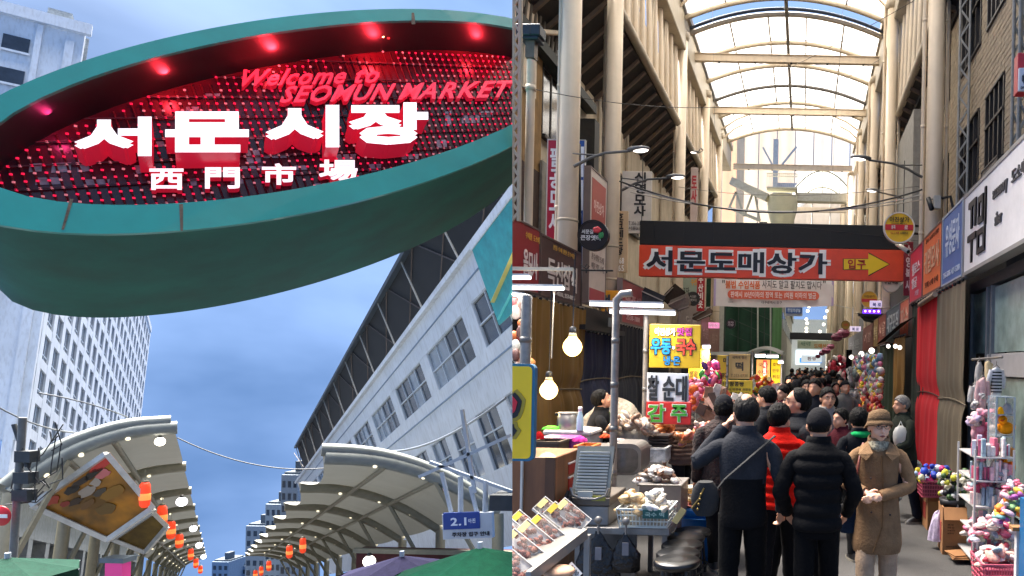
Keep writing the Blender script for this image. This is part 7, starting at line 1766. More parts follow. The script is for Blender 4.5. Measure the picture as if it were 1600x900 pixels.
def basket(name, label, px0, px1, py0, py1, Y, dep, col, rows=4, cols=10, cat='basket', taper=.9, fillc=None):
    a, b = P(px0, py1, Y), P(px1, py0, Y); w_ = b.x-a.x; h_ = b.z-a.z; t = T(name, label, cat, ((a.x+b.x)/2, Y+dep/2, a.z))
    def cr_(z): 
        k = taper+(1-taper)*z/h_; return w_/2*k, dep/2*k
    m = MB()
    for z in [h_*i/rows for i in range(rows+1)]:
        wx_, wy_ = cr_(z); th = .008 if z < h_ else .014
        m.box((0, -wy_, z), (2*wx_+.01, th, th)); m.box((0, wy_, z), (2*wx_+.01, th, th)); m.box((-wx_, 0, z), (th, 2*wy_-.01, th)); m.box((wx_, 0, z), (th, 2*wy_-.01, th))
    obj('rim_and_rails', m, col, t); m = MB()
    for i in range(cols+1):
        u = -1+2*i/cols; (ax, ay), (bx_, by_) = cr_(0), cr_(h_)
        m.bar((u*ax, -ay-.003, .004), (u*bx_, -by_-.003, h_-.008), .006); m.bar((u*ax, ay+.003, .004), (u*bx_, by_+.003, h_-.008), .006)
        if abs(u) > .99: 
            for v in (-.5, 0, .5): m.bar((u*ax*1.005, v*ay, .004), (u*bx_*1.005, v*by_, h_-.008), .006)
    obj('bars', m, col, t); obj('bottom', MB().box((0, 0, .008), (cr_(0)[0]*2-.02, cr_(0)[1]*2-.02, .01)), col, t)
    if fillc: obj('liner', MB().box((0, 0, h_*.42), (cr_(0)[0]*1.88, cr_(0)[1]*1.85, h_*.75)), fillc, t)
    return t
t = basket('wire_basket', 'white wire basket with a teal label full of packets, under the noodle heaps', 963, 1046, 797, 824, 5.6, .34, mat('wire_white', '#c9cfc9', .4, var=.05), 3, 14, fillc=mat('noodle_fill', '#b3a58c', .6, var=.5, scale=30))
a_ = P(1004, 810, 5.58); m = MB(); b_2 = P(1044, 797, 5.58); m.box2((a_.x, 5.575, a_.z), (b_2.x, 5.585, b_2.z)); g = obj('teal_label', m, ink('#12504c'), t, world=True)
m = MB(); put(m, '국수 떡', (a_.x+.02), b_2.x-.03, a_.z+.015, b_2.z-.02, 5.573, .003, .01); obj('lettering', m, ink('#a8c4b8'), t, world=True)
t = T('price_tag', 'pale yellow paper tag hanging at the corner of the wire basket', 'tag', P(1061, 806, 5.5)); m = MB(); m.M = Matrix.Rotation(.6, 4, 'Y'); m.box((0, 0, 0), (.05, .004, .13)); obj('paper', m, mat('tag_yellow', '#c9b070', .6, var=.1), t)
m = MB(); m.tube([(-.03, 0, .05), (-.08, .02, .12)], .003, 4); obj('string', m, steel, t)
# bowls and plates stack, plastic wrapped heaps
packet_mound('wrapped_food', 'clear plastic wrapped food heap on the steel case, silver and brown', 'food packets', 1030, 758, 6.45, .17, .14, ['#8f8478', '#b8aea4', '#6e5444', '#c9c2ba', '#94705a'], 40, .10, 3, rough=.12)
packet_mound('wrapped_food', 'heap of cellophane bags with pink and silver print behind the second case', 'food packets', 975, 712, 7.0, .2, .12, ['#b0a69c', '#c4a8a0', '#8a8a84', '#d0c8be'], 26, .10, 4, rough=.12)
packet_mound('dried_fish_heap', 'orange brown dried snack bags piled behind the boards pole', 'food packets', 1030, 690, 8.3, .3, .22, ['#b87a4c', '#d09a6a', '#c98c54', '#e0c4a4', '#a86838'], 40, .12, 5)
packet_mound('snack_heap', 'pale orange snack bags piled right of the taupe jacket', 'food packets', 1100, 700, 8.2, .28, .3, ['#d89a64', '#e4c09a', '#c46a4a', '#e8d4c0', '#d07a88'], 36, .12, 6)
# big white bundle with dotted cloth, vendors table behind
def cloth_heap(name, label, px, py, Y, rx, rz, col, seed, ry=None, m_=None, cat='bundle'):
    q = P(px, py, Y); t = T(name, label, cat, q); rr_ = random.Random(seed); m = MB(); n = 28
    def fn(u, v):
        a = 2*pi*u; r = sin(v*pi/2); b = 1+.07*sin(a*3+seed)+.05*sin(a*7+v*6+seed)+.03*sin(a*13)
        return V3((cos(a)*r*rx*b, sin(a)*r*(ry or rx*.6)*b, cos(v*pi/2)*rz*(1+.06*sin(a*4+v*9))))
    m.grid(fn, n*2, 14); obj('cloth', m, m_ or cloth(col), t); return t
cloth_heap('cloth_bundle', 'big off-white dotted cloth bundle behind the tall steel pole', 960, 690, 8.4, .42, .50, '#d9cfc0', 3, m_=mat('dotted_cloth', '#9a8e7c', .9, var=.4, scale=26, dirt=.3, bump=.2))
cloth_heap('plastic_bundle', 'white plastic sheet draped over goods right of the dotted bundle', 985, 690, 8.0, .34, .26, '#c9c4ba', 5, m_=mat('sheet_plastic', '#8a847a', .25, var=.12, scale=8, bump=.4, bscale=20))
packet_mound('snack_bags', 'heap of pale peach and brown snack bags in front of the dotted bundle', 'food packets', 982, 682, 7.7, .26, .24, ['#b89a84', '#c4a890', '#8a6a54', '#cdbba8', '#a8907c'], 44, .12, 77)
cloth_heap('green_bundle', 'dull green patterned bag in front of the dotted bundle', 944, 664, 8.0, .13, .16, '#5f7a48', 8)
# vendor's white counter with pot, bottle, purple crate
t = T('white_counter', 'white counter with a rounded edge carrying a pot and a bottle below the bulbs', 'counter', P(885, 690, 7.3))
a_, b_2 = P(848, 672, 7.3), P(923, 700, 7.3); bx('counter_top', (a_.x, 7.3, a_.z-.05), (b_2.x, 7.85, a_.z), mat('counter_white', '#c4bdb6', .4, var=.08), t, bev=.015); bx('counter_body', (a_.x+.03, 7.33, 0), (b_2.x-.02, 7.8, a_.z-.052), mat('counter_body', '#a8a29c', .5, var=.1), t)
def lathe_thing(name, label, cat, px, py, Y, prof, m_, extra=None):
    q = P(px, py, Y); t = T(name, label, cat, q); obj('body', MB().lathe(prof, (0, 0, 0), 20), m_, t)
    if extra: extra(t)
    return t
def ex_pot(t):
    m = MB(); m.tube([(-.10, 0, .17), (-.14, 0, .175), (-.145, 0, .16), (-.1, 0, .155)], .008, 5); m.tube([(.10, 0, .17), (.14, 0, .175), (.145, 0, .16), (.1, 0, .155)], .008, 5); obj('handle', m, blackm, t); obj('rim', MB().lathe([(.104, .178), (.108, .184), (.1, .19)], (0, 0, 0), 20), stl, t)
lathe_thing('cooking_pot', 'small steel cooking pot on the white counter', 'pot', 888, 672, 7.45, [(.09, 0), (.1, .01), (.1, .18), (.09, .182)], stl, ex_pot)
lathe_thing('black_kettle', 'black pot left of the steel cooking pot', 'pot', 879, 671, 7.6, [(.05, 0), (.06, .02), (.055, .16), (.02, .17)], blackm)
def ex_cap(t): obj('cap', MB().lathe([(.02, .2), (.022, .235), (.018, .25)], (0, 0, 0), 12), mat('cap_white', '#d8dcdc', .4), t)
lathe_thing('plastic_bottle', 'pale blue plastic bottle with a white cap on the white counter', 'bottle', 906, 673, 7.3, [(.035, 0), (.037, .01), (.034, .13), (.02, .19), (.02, .2)], mat('bottle_blue', '#a9c4cc', .25, var=.05), ex_cap)
cloth_heap('green_cloth', 'bright green crumpled bag lying on the white counter', 862, 671, 7.4, .1, .04, '#5cc43c', 2)
def crate(name, label, px0, px1, py0, py1, Y, dep, col, cat='box', lid=None):
    a, b = P(px0, py1, Y), P(px1, py0, Y); w_ = b.x-a.x; h_ = b.z-a.z; t = T(name, label, cat, ((a.x+b.x)/2, Y+dep/2, a.z))
    m = MB(); th = .015
    m.box((0, -dep/2+th/2, h_/2), (w_, th, h_)); m.box((0, dep/2-th/2, h_/2), (w_, th, h_)); m.box((-w_/2+th/2, 0, h_/2), (th, dep-2*th-.002, h_)); m.box((w_/2-th/2, 0, h_/2), (th, dep-2*th-.002, h_)); m.box((0, 0, th/2), (w_-2*th-.002, dep-2*th-.002, th))
    obj('box_body', m, col, t)
    if lid: obj('lid', MB().box((0, 0, h_+.008), (w_+.02, dep+.02, .014)), lid, t, bev=.003)
    else: m = MB(); m.box((0, -dep/2-.006, h_-.012), (w_+.02, .014, .022)); m.box((-w_/2-.006, 0, h_-.012), (.012, dep, .022)); m.box((w_/2+.006, 0, h_-.012), (.012, dep, .022)); obj('rim', m, col, t)
    return t
crate('purple_box', 'purple plastic box in front of the white counter', 843, 893, 687, 712, 6.9, .3, mat('plastic_purple', '#7a2a74', .4, var=.1), lid=mat('plastic_purple_lid', '#8c3a86', .4, var=.1))
crate('brown_box', 'dark brown box left of the purple one', 832, 873, 690, 716, 6.6, .3, mat('box_brown_dark', '#463a2c', .6, var=.15))
crate('orange_box', 'orange tray on the stall beside the steel case', 898, 925, 697, 707, 6.3, .25, mat('plastic_orange', '#cf6a1c', .4, var=.1))
cloth_heap('red_bag', 'small bright red knotted bag on the boxes near the seam', 842, 686, 6.7, .045, .07, '#c41a1c', 1); cloth_heap('pink_bow', 'bright pink ribbon on the boxes right of the red bag', 907, 690, 6.7, .07, .05, '#d83a8c', 4)
cloth_heap('orange_packet', 'small orange packet beside the tall steel pole', 946, 684, 6.4, .05, .035, '#d8502a', 6)
for i, (y0, y1, c_, lb_) in enumerate(((726, 741, '#a82420', 'upper red boxed carton with a white lid between the cabinet and the steel case'), (748, 770, '#b41f14', 'lower red boxed carton with a white lid between the cabinet and the steel case'))):
    crate('red_carton', lb_, 867, 889, y0, y1, 5.9, .22, mat('carton_red', '#9c2018', .5, var=.15), lid=mat('lid_white', '#cfc6c0', .4))
cloth_heap('red_pouch', 'small red pouch below the red cartons', 871, 788, 5.7, .03, .05, '#c4161c', 9); cloth_heap('black_bags', 'cluster of small black bags left of the steel case base', 887, 812, 5.6, .05, .22, '#141316', 10, ry=.05)
# hanging black shopping bags
def hang_bag(label, px, py_top, py_bot, Y, wpx):
    a, b = P(px, py_top, Y), P(px, py_bot, Y); h_ = a.z-b.z; t = T('black_bag', label, 'plastic bag', (a.x, Y, b.z)); w_ = wpx*Y/F/2
    m = MB(); rr_ = random.Random(px); loft(m, [((rr_.uniform(-.01, .01), 0, z*h_), w_*r*rr_.uniform(.93, 1.07), .05*r) for z, r in ((0, .85), (.06, 1.0), (.25, 1.05), (.45, .95), (.62, .72), (.78, .45), (.9, .2), (1, .1))], 22, True, lambda i, a_: .12*sin(a_*5+i*.9)+.08*sin(a_*9+i*2.3))
    obj('bag_body', m, mat('black_film', '#0b0b0d', .22, var=.2, bump=.6, bscale=25), t)
    m = MB(); m.tube([(0, 0, h_*.95), (.0, 0, h_+.06)], .01, 6); m.lathe([(.03, -.006), (.03, .006)], (0, -.01, h_+.09), 12, rot=Matrix.Rotation(pi/2, 3, 'X')); obj('hook', m, stl, t)
    m = MB(); m.box((w_*.1, -.052, h_*.62), (.05, .004, .1)); obj('pale_print', m, mat('print_grey', '#77757a', .4), t)
    return t
hang_bag('large black plastic bag hooked under the stall table', 935, 830, 915, 5.55, 66); hang_bag('smaller black plastic bag hooked to the right under the stall table', 978, 832, 893, 5.55, 42)
# tray stand with packs of dried squid and jerky at the seam
YK = 4.6
t = T('tray_shelf', 'tilted steel tray shelf carrying plastic packed dried snacks', 'shelf', P(860, 870, YK))
p = [P(790, 905, 4.1), P(832, 905, 4.1), P(915, 828, 4.9), P(790, 800, 5.1)]
m = MB(); A, B, C_, D = P(780, 880, 4.3), P(826, 897, 4.1), P(915, 829, 4.8), P(860, 818, 5.0)
m.add([A, B, C_, D]+[q-V3((0, 0, .03)) for q in (A, B, C_, D)], [(0, 1, 2, 3), (7, 6, 5, 4), (0, 4, 5, 1), (1, 5, 6, 2), (2, 6, 7, 3), (3, 7, 4, 0)]); obj('shelf_plate', m, stl, t, world=True)
m = MB(); m.bar(B-V3((0, 0, .02)), C_-V3((0, 0, .02)), .03, .07); obj('front_rail', m, stl2, t, world=True)
m = MB(); m.bar(C_-V3((0, -.05, .04)), C_-V3((0, -.05, 1.0)), .04); m.bar(B-V3((0, -.05, .04)), B-V3((0, -.05, .9)), .04); obj('leg', m, stl2, t, world=True)
jer = mat('dried_meat', '#7a3a26', .6, var=.75, scale=45, bump=.5); tray_w = mat('tray_white', '#d6d0c6', .4, var=.05); film = mat('film_clear', '#c4b8ae', .12, var=.3, scale=12, alpha=.18)
pk = [(893, 806, 5.0, 'farthest right'), (878, 812, 4.95, 'second from the right'), (862, 804, 5.05, 'at the top, third from the right'), (852, 832, 4.7, 'in the middle of the front row'), (835, 842, 4.6, 'left of the middle'), (822, 826, 4.8, 'in the back row, centre'), (815, 858, 4.4, 'fourth from the right in the front row'), (806, 838, 4.65, 'at the back left'), (803, 885, 4.15, 'lowest, at the seam'), (797, 852, 4.5, 'cut by the seam')]
for i, (px, py, Y, wh) in enumerate(pk):
    q = P(px, py, Y); t = T('snack_pack', 'pack of reddish dried snacks with yellow label, %s' % wh, 'food pack', q, 0, 'packs of dried snacks on the tilted tray'); M = Matrix.Rotation(radians(38), 4, 'Y') @ Matrix.Rotation(radians(42), 4, 'X')
    m = MB(); m.M = M; m.box((0, 0, 0), (.25, .13, .012)); m.box((0, -.063, .012), (.25, .006, .026)); m.box((0, .063, .012), (.25, .006, .026)); m.box((-.122, 0, .012), (.006, .12, .026)); m.box((.122, 0, .012), (.006, .12, .026)); obj('tray', m, tray_w, t)
    m = MB(); m.M = M; rr_ = random.Random(i)
    for k in range(16): m.ball((rr_.uniform(-.10, .1), rr_.uniform(-.045, .045), .018+rr_.random()*.014), (.024, .016, .010), 7, 4, noise=.25, seed=k)
    obj('dried_snack', m, jer, t)
    m = MB(); m.M = M; m.ball((0, 0, .016), (.128, .068, .034), 14, 6); obj('film', m, film, t)
    m = MB(); m.M = M; m.box((-.098, 0, .044), (.04, .08, .003)); obj('label', m, ink('#d8b83c') if i % 2 else ink('#e4cf86'), t)
t = T('round_snack', 'pale round pastry pack with a white price card at the bottom of the tray shelf', 'food pack', P(873, 893, 4.4)); obj('pastry', MB().ball((0, 0, 0), (.1, .09, .04), 16, 8), mat('pastry', '#c99a78', .6, var=.3, scale=18), t); m = MB(); m.M = Matrix.Rotation(.8, 4, 'Y') @ Matrix.Rotation(-.5, 4, 'X'); m.box((.06, .02, .07), (.1, .005, .05)); obj('price_card', m, ink('#d4d0ca'), t)
m = MB(); m.M = Matrix.Rotation(.8, 4, 'Y') @ Matrix.Rotation(-.5, 4, 'X'); put(m, '5000', .025, .095, .055, .085, .014, .003, .01); obj('lettering', m, ink('#44403c'), t)
# black round stools
stm_ = mat('stool_seat_black', '#0b0b0c', .32, var=.15)
st0 = None
for i, (px, py, Y, wh) in enumerate(((1058, 872, 5.0, 'nearest, lowest in the photo'), (1060, 860, 5.3, 'second from the front'), (1066, 847, 5.6, 'third from the front'), (1071, 835, 5.95, 'fourth from the front'), (1082, 826, 6.3, 'farthest, at the blue barrel'))):
    q = P(px, py+2, Y)
    if st0 is None:
        t = st0 = T('bar_stool', 'x', 'stool', (q.x, q.y, 0), 0, 'round black stools by the stall'); z = q.z
        obj('seat', MB().lathe([(.15, z-.05), (.165, z-.03), (.165, z-.012), (.155, z), (.05, z-.004)], (0, 0, 0), 24), stm_, t)
        for k in range(4):
            a = pi/4+k*pi/2; m = MB(); m.tube([(cos(a)*.11, sin(a)*.11, z-.045), (cos(a)*.16, sin(a)*.16, 0)], .013, 6); obj('leg', m, blackm, t)
        m = MB(); m.tube([(cos(2*pi*k/16)*.14, sin(2*pi*k/16)*.14, .2) for k in range(17)], .008, 5, cap=False); obj('foot_ring', m, blackm, t)
    else: t = dup(st0, None, (q.x, q.y, q.z-z))
    t['label'] = 'round black stool in the row before the stall, '+wh
# blue barrel with bowls
t = T('blue_barrel', 'big bright blue plastic tub behind the stools', 'tub', (at(1104, 6.9), 6.9, 0)); zb2 = P(1100, 788, 6.9).z
obj('tub_body', MB().lathe([(.24, 0), (.26, .1), (.30, zb2-.06), (.315, zb2-.05), (.32, zb2), (.29, zb2+.002), (.285, zb2-.04)], (0, 0, 0), 28), mat('tub_blue', '#1470bc', .4, var=.12, dirt=.25), t); obj('rim_band', MB().lathe([(.318, zb2-.09), (.325, zb2-.085), (.318, zb2-.075)], (0, 0, 0), 28), mat('tub_blue_light', '#2a7ab8', .4), t)
obj('red_tray', MB().lathe([(.25, zb2+.004), (.27, zb2+.02), (.25, zb2+.024)], (0, 0, 0), 24), mat('tray_red', '#7a3a30', .5, var=.2), t)
for i, (px, py, Y, r, lb_) in enumerate(((1085, 778, 6.8, .085, 'stacked gold rimmed bowls at the left on the blue tub'), (1112, 776, 6.8, .085, 'gold bowls stacked at the right on the blue tub'), (1083, 762, 6.85, .09, 'upper gold bowl of the left stack'), (1107, 758, 6.9, .07, 'upper gold bowl of the right stack'))):
    q = P(px, py+9, Y); t = T('bowl', lb_, 'bowl', q)
    for k in range(2): obj('bowl_shell', MB().lathe([(r*.5, k*.02), (r*.8, .02+k*.02), (r, .05+k*.02), (r*.94, .05+k*.02), (r*.7, .025+k*.02)], (0, 0, 0), 18), mat('bowl_gold', '#a8854a', .35, metal=.3, var=.2) if k == 0 else mat('bowl_cream', '#cdbfa4', .4, var=.1), t)
# low glass case and newspapers under the red board
crate('glass_case', 'grey topped counter case below the red board behind the stools', 998, 1064, 760, 806, 6.3, .4, mat('case_taupe', '#77706a', .5, var=.15), lid=stl)
crate('white_carton', 'white printed carton under the brown snack bags', 1008, 1040, 700, 722, 7.6, .3, mat('carton_print', '#b9b6b0', .6, var=.45, scale=12))
t = T('dark_crates', 'stack of dark brown trays beside the boards pole', 'trays', P(1025, 700, 7.9))
for k in range(4): obj('tray', MB().box((0, .1, .03+k*.035), (.3, .3, .022)), mat('tray_dark', '#2e2019', .6, var=.2), t)
# hanging toys and fruit-coloured packets left of the mustard curtain
t = T('hanging_toys', 'bundle of hanging orange and pink toys and nets at the seam left of the curtain', 'toys', P(826, 470, 6.4)); rr_ = random.Random(12)
for k in range(46):
    m = MB(); px = 803+rr_.random()*26; py = 470+rr_.random()*200; 
    if py < 570: px = min(px, 822)
    q = P(px, py, 6.5+rr_.random()*.4)-V3(t.location); m.ball(q, (.03+rr_.random()*.03, .03, .03+rr_.random()*.05), 8, 6, noise=.15, seed=k)
    obj('toy', m, mat('toy_%d' % (k % 9), ['#c9703c', '#7a2c2a', '#c9a08c', '#2a2420', '#b8b4a8', '#d8863c', '#5a3a34', '#d0b8a8', '#3a4a3a'][k % 9], .6, var=.2), t)
# ---- colourful goods of the middle left stalls ---------------------------------------------------------------
def ball_cluster(name, label, cat, px0, px1, py0, py1, Y, cols, n, r, seed, sq=.8, dep=.3, part='item', rough=.6, hang=True, emit=0):
    q = P((px0+px1)/2, py1, Y); t = T(name, label, cat, q); rr_ = random.Random(seed)
    for k in range(n):
        p_ = P(rr_.uniform(px0, px1), rr_.uniform(py0, py1), Y)-q; s = r*rr_.uniform(.6, 1.3); m = MB(); m.M = Matrix.Translation((p_.x, rr_.uniform(-dep, dep), p_.z)) @ Matrix.Rotation(rr_.uniform(-1, 1), 4, 'Y')
        if part in ('packet', 'item'): m.box((0, 0, 0), (s*1.7, s*.5, s*2*sq*rr_.uniform(.7, 1.2)), rot=rr_.uniform(-.8, .8), taper=rr_.uniform(.6, 1))
        else: m.ball((0, 0, 0), (s, s*.7, s*sq), 9, 6, noise=.13, seed=k)
        c_ = cols[rr_.randrange(len(cols))]
        obj(part, m, mat('goods_'+c_.strip('#'), c_, rough, var=.25, scale=20), t)
    return t
ball_cluster('slippers', 'rack of pink, green, purple and red slippers beside the household board', 'slippers', 1098, 1120, 568, 612, 10.6, ['#c42a3c', '#3f9a3c', '#d84a8c', '#5a2a6a', '#d8607a', '#8a1f34'], 60, .045, 3, 1.5, part='slipper')
ball_cluster('plush_toys', 'pink plush toys and an orange ring behind the red board', 'plush toys', 1078, 1098, 592, 640, 9.4, ['#d87a94', '#e49ab0', '#d8601c', '#c4486a', '#dca0b4'], 44, .05, 4, part='plush')
ball_cluster('hanging_goods', 'mixed pale and orange packets hanging behind the furry coat woman', 'goods', 1100, 1130, 610, 660, 9.0, ['#c9a48c', '#8a6a54', '#d8cdbf', '#c4542c', '#4a3a34', '#e0b8a0'], 46, .06, 5, 1.3, part='packet')
ball_cluster('hanging_goods', 'grey and brown mesh bags hanging by the peanut bread board', 'goods', 1148, 1180, 618, 650, 11.5, ['#a8a29c', '#6e5c50', '#cdc4ba', '#8a5a4a'], 40, .07, 6, part='packet')
ball_cluster('yellow_goods', 'brightly lit yellow and orange goods of the far left stall', 'goods', 1174, 1204, 590, 606, 17, ['#e8b81c', '#d8641c', '#f0d488', '#c42a1c', '#e8e0c4'], 60, .09, 7, part='packet')
ball_cluster('balloons', 'red and yellow balloons over the far left stall', 'balloons', 1182, 1194, 598, 612, 14, ['#d8401c', '#e8a01c', '#b81c2c', '#e8c83c'], 14, .07, 8, part='balloon', rough=.2)
ball_cluster('stall_goods', 'red, cream and yellow goods on a lit table under the yellow boards', 'goods', 1200, 1222, 604, 640, 13, ['#c9a08c', '#d8cdbf', '#a83a2c', '#e0c070', '#8a7a74'], 50, .07, 9, part='packet')
t = T('stall_canopy', 'grey translucent stall canopy over the yellow lit stalls', 'canopy', P(1190, 560, 20))
def fn(u, v):
    p0 = P(1100+u*124, 556-10*sin(pi*min(1, max(0, (u-.55)/.45)))*.9-v*3+(8*(1-u) if u < .5 else 0)*0, 20); return V3((p0.x, 18.5+4*v, p0.z+.10*sin(v*pi)))
m = MB(); m.grid(fn, 24, 6); obj('canopy_sheet', m, mat('canopy_grey_film', '#6c6f68', .4, var=.15, transl=.4), t, world=True)
m = MB()
for u in (0, .33, .66, 1): m.tube([fn(u, 0), V3((fn(u, 0).x, 18.5, 0))], .03, 6)
obj('canopy_pole', m, polem, t, world=True)
for k, (x0, x1, yy) in enumerate(((1180, 1196, 556), (1198, 1216, 557), (1098, 1110, 542), (1216, 1224, 566))):
    fluor('small bright tube light over the far left stalls, %s' % ('first', 'second', 'third beside the household board', 'fourth, lowest')[k], (x0, yy), (x1, yy), 17.5 if k != 2 else 10.8, thick=4, e=4, power=5)
# folded grey awnings
for i, (qs, Y, lb_) in enumerate((([(1035, 466), (1052, 449), (1068, 462), (1048, 478)], 21, 'dark grey folded stall awning under the left end of the overhead sign'), ([(1044, 476), (1072, 464), (1077, 478), (1060, 484)], 20.5, 'crumpled grey cloth bundle on the folded awning'),
        ([(1003, 455), (1036, 470), (1032, 478), (1003, 472)], 19, 'slanting dark grey awning wedge beside the pink-red sign'), ([(1081, 496), (1104, 484), (1112, 490), (1090, 500)], 27, 'small folded brown awning before the green netting'))):
    c_ = P(sum(q[0] for q in qs)/4, max(q[1] for q in qs), Y); t = T('folded_awning', lb_, 'awning', c_); ps = [P(*q, Y) for q in qs]; m = MB()
    for k in range(4):
        o_ = V3((0, .09*k, .05*k)); m.add([p_+o_ for p_ in ps]+[p_+o_+V3((0, .05, -.05)) for p_ in ps], [(0, 1, 2, 3), (7, 6, 5, 4), (0, 4, 5, 1), (1, 5, 6, 2), (2, 6, 7, 3), (3, 7, 4, 0)])
    obj('folded_cloth', m, cloth(['#3a3430', '#8a847c', '#48494c', '#6a5a50'][i]), t, world=True)
    m = MB(); m.bar(ps[0]+V3((0, -.03, 0)), ps[1]+V3((0, -.03, 0)), .03); m.bar(ps[3]+V3((0, -.03, 0)), ps[2]+V3((0, -.03, 0)), .03); obj('awning_bar', m, mat('bar_pale', '#a8a298', .5), t, world=True)
# ---- right side: flower / slipper stall --------------------------------------------------------------------------
t = T('flower_stall', 'tall stand crammed with pink, blue, yellow and red flowers and toys on the right', 'stall', (2.0, 18, 0)); rr_ = random.Random(23)
for k in range(280):
    u = rr_.random(); v = rr_.random(); px = 1336+40*u; py = 556+86*v; Y = 20-5.5*u+rr_.uniform(-.2, .2); q = P(px, py, Y)
    c_ = (['#c9c4ba', '#5a8a9c', '#c9b04a', '#b86a84', '#7a9ab0', '#d8d0c4', '#4a7a5a'] if v < .45 else (['#c43a5c', '#d8aab4', '#b8c4a0', '#d8d0b0', '#e4c83c'] if v < .68 else ['#c41c24', '#d84a2c', '#e0a81c', '#d8a090', '#8a1420', '#d8cdb8']))[rr_.randrange(5)]
    m = MB(); m.ball(q, [rr_.uniform(.04, .095)]*3, 8, 5, noise=.22, seed=k); obj('flower', m, mat('goods_'+c_.strip('#'), c_, .6, var=.25, scale=20), t, world=True)
m = MB(); m.box2((1.9, 14.6, 0), (2.3, 20.4, .5)); obj('stand', m, darkm, t, world=True)
ball_cluster('hanging_clothes', 'pale and grey clothes hanging left of the flower stand', 'clothes', 1326, 1340, 575, 625, 17, ['#b8b0a4', '#8a9488', '#c9bcb0', '#4a4440', '#a09a90'], 60, .06, 31, 1.6, part='garment')
ball_cluster('red_clothes', 'red and white clothes hanging far down on the right side', 'clothes', 1296, 1322, 560, 592, 30, ['#a81c3c', '#c9c4bc', '#2a2428', '#b8283c', '#d8a0a4'], 90, .09, 32, 1.5, part='garment')
t = T('dark_curtain', 'narrow black curtain left of the flower stand', 'curtain', (2.3, 24, 0)); m = MB(); m.grid(lambda u, v: V3((P(1322+8*u, 560, 22).x+.03*sin(u*20), 22+.05*sin(u*30+v*4), .1+2.3*v)), 20, 10); obj('cloth', m, cloth('#0f0f10'), t, world=True)
for k, (px, py, Y) in enumerate(((1346, 553, 19), (1362, 548, 17), (1330, 558, 22), (1388, 541, 14.5), (1300, 571, 34), (1312, 569, 30), (1291, 574, 42), (1399, 541, 13.6), (1406, 543, 13.2))):
    bulb('stall_lamp', 'small bright white stall lamp on the right, %s' % ('over the flower stand', 'right over the flower stand', 'left of the flower stand', 'by the dark green curtain', 'second far down the lane', 'nearer of those down the lane', 'farthest down the lane', 'in the awning edge, left', 'in the awning edge, right')[k], px, py, Y, .07 if k < 3 else .04, '#fff6e8', 3.5)
# wet-look string lamps above the lane
for k, (px, py) in enumerate(((1264, 479), (1262, 486), (1260, 499), (1261, 505), (1260, 513), (1260, 518), (1292, 486), (1289, 496), (1287, 507), (1281, 518))):
    bulb('lane_lamp', 'tiny bright lamp over the far lane, %s string, number %s from top' % ('left' if k < 6 else 'right', ('one', 'two', 'three', 'four', 'five', 'six')[k if k < 6 else k-6]), px, py, 34+k % 6*5, .07+.012*(k % 6), '#fff4dc', 3.5, 'lamp strings over the far lane')
# ---- boxes and baskets of flowers at the right -----------------------------------------------------------------
cardm = mat('cardboard', '#96683e', .8, var=.12, scale=5, dirt=.1); cardd = mat('cardboard_print', '#4a2c18', .8)
def cardbox(label, px0, px1, pyb, hpx, Y, dep, rz=0, prints=True):
    a, b = P(px0, pyb, Y), P(px1, pyb, Y); w_ = b.x-a.x; h_ = hpx*Y/F; t = T('cardboard_box', label, 'box', ((a.x+b.x)/2, Y+dep/2, 0), rz)
    m = MB(); th = .012
    for s in (-1, 1): m.box((0, s*(dep/2-th/2), h_/2), (w_, th, h_)); m.box((s*(w_/2-th/2), 0, h_/2), (th, dep-2*th-.002, h_))
    m.box((0, 0, th/2), (w_-2*th-.002, dep-2*th-.002, th)); obj('carton', m, cardm, t)
    m = MB(); m.M = Matrix.Translation((0, -dep/2, h_)) @ Matrix.Rotation(2.5, 4, 'X'); m.box((0, 0, .07), (w_-.01, .008, .14)); obj('flap', m, cardm, t)
    if prints:
        m = MB()
        for s_, x0, x1, z0, z1 in (('취급주의', -.3, .35, .78, .84), ('품명', -.3, -.05, .62, .645), ('수량 100', -.3, .0, .56, .585), ('규격 A4', -.3, .02, .50, .525), ('원산지', -.3, -.04, .44, .465), ('배송주의 파손주의', -.35, .38, .16, .185)):
            put(m, s_, x0*w_, x1*w_, z0*h_, z1*h_, -dep/2-.003, .003, .01)
        obj('print', m, cardd, t)
    m = MB(); m.box((-w_/2-.002, 0, h_*.45), (.004, dep*.5, h_*.4)); obj('side_print', m, mat('print_red', '#8a2a1c', .7, var=.2), t)
    return t, w_, h_
t, w_, h_ = cardbox('near cardboard box with dark print holding a tub of white and yellow flowers', 1474, 1511, 858, 74, 7.15, .34, -.06)
bl = T('flower_bucket', 'black bucket of white, cream and yellow flowers standing in the near cardboard box', 'flowers', (t.location.x+.0, t.location.y, h_-.02)); obj('bucket', MB().lathe([(.10, 0), (.13, .02), (.14, .08)], (0, 0, 0), 18), blackm, bl); rr_ = random.Random(41)
for k in range(60):
    a_, r_ = rr_.uniform(0, 2*pi), rr_.uniform(.02, .17); z = .10+rr_.random()*.26
    obj('flower', MB().ball((cos(a_)*r_, sin(a_)*r_*.7, z), [rr_.uniform(.022, .04)]*3, 8, 5, noise=.2, seed=k), mat('fl_'+['w', 'c', 'y', 'g', 'd'][k % 5], ['#dcd8d0', '#d0c8b4', '#c9c43c', '#3c5a2c', '#1c1c20'][k % 5], .6, var=.2), bl)
t, w_, h_ = cardbox('taller cardboard box behind the near one, under the pink basket', 1448, 1468, 838, 62, 8.2, .4, .03, False)
t = basket('pink_basket', 'pink plastic basket on the rear cardboard box full of blue, yellow and pink flowers', 1440, 1477, 753, 777, 8.0, .36, mat('plastic_dusty_pink', '#b04c60', .45, var=.1), 4, 9, fillc=mat('basket_shade', '#7c3444', .6))
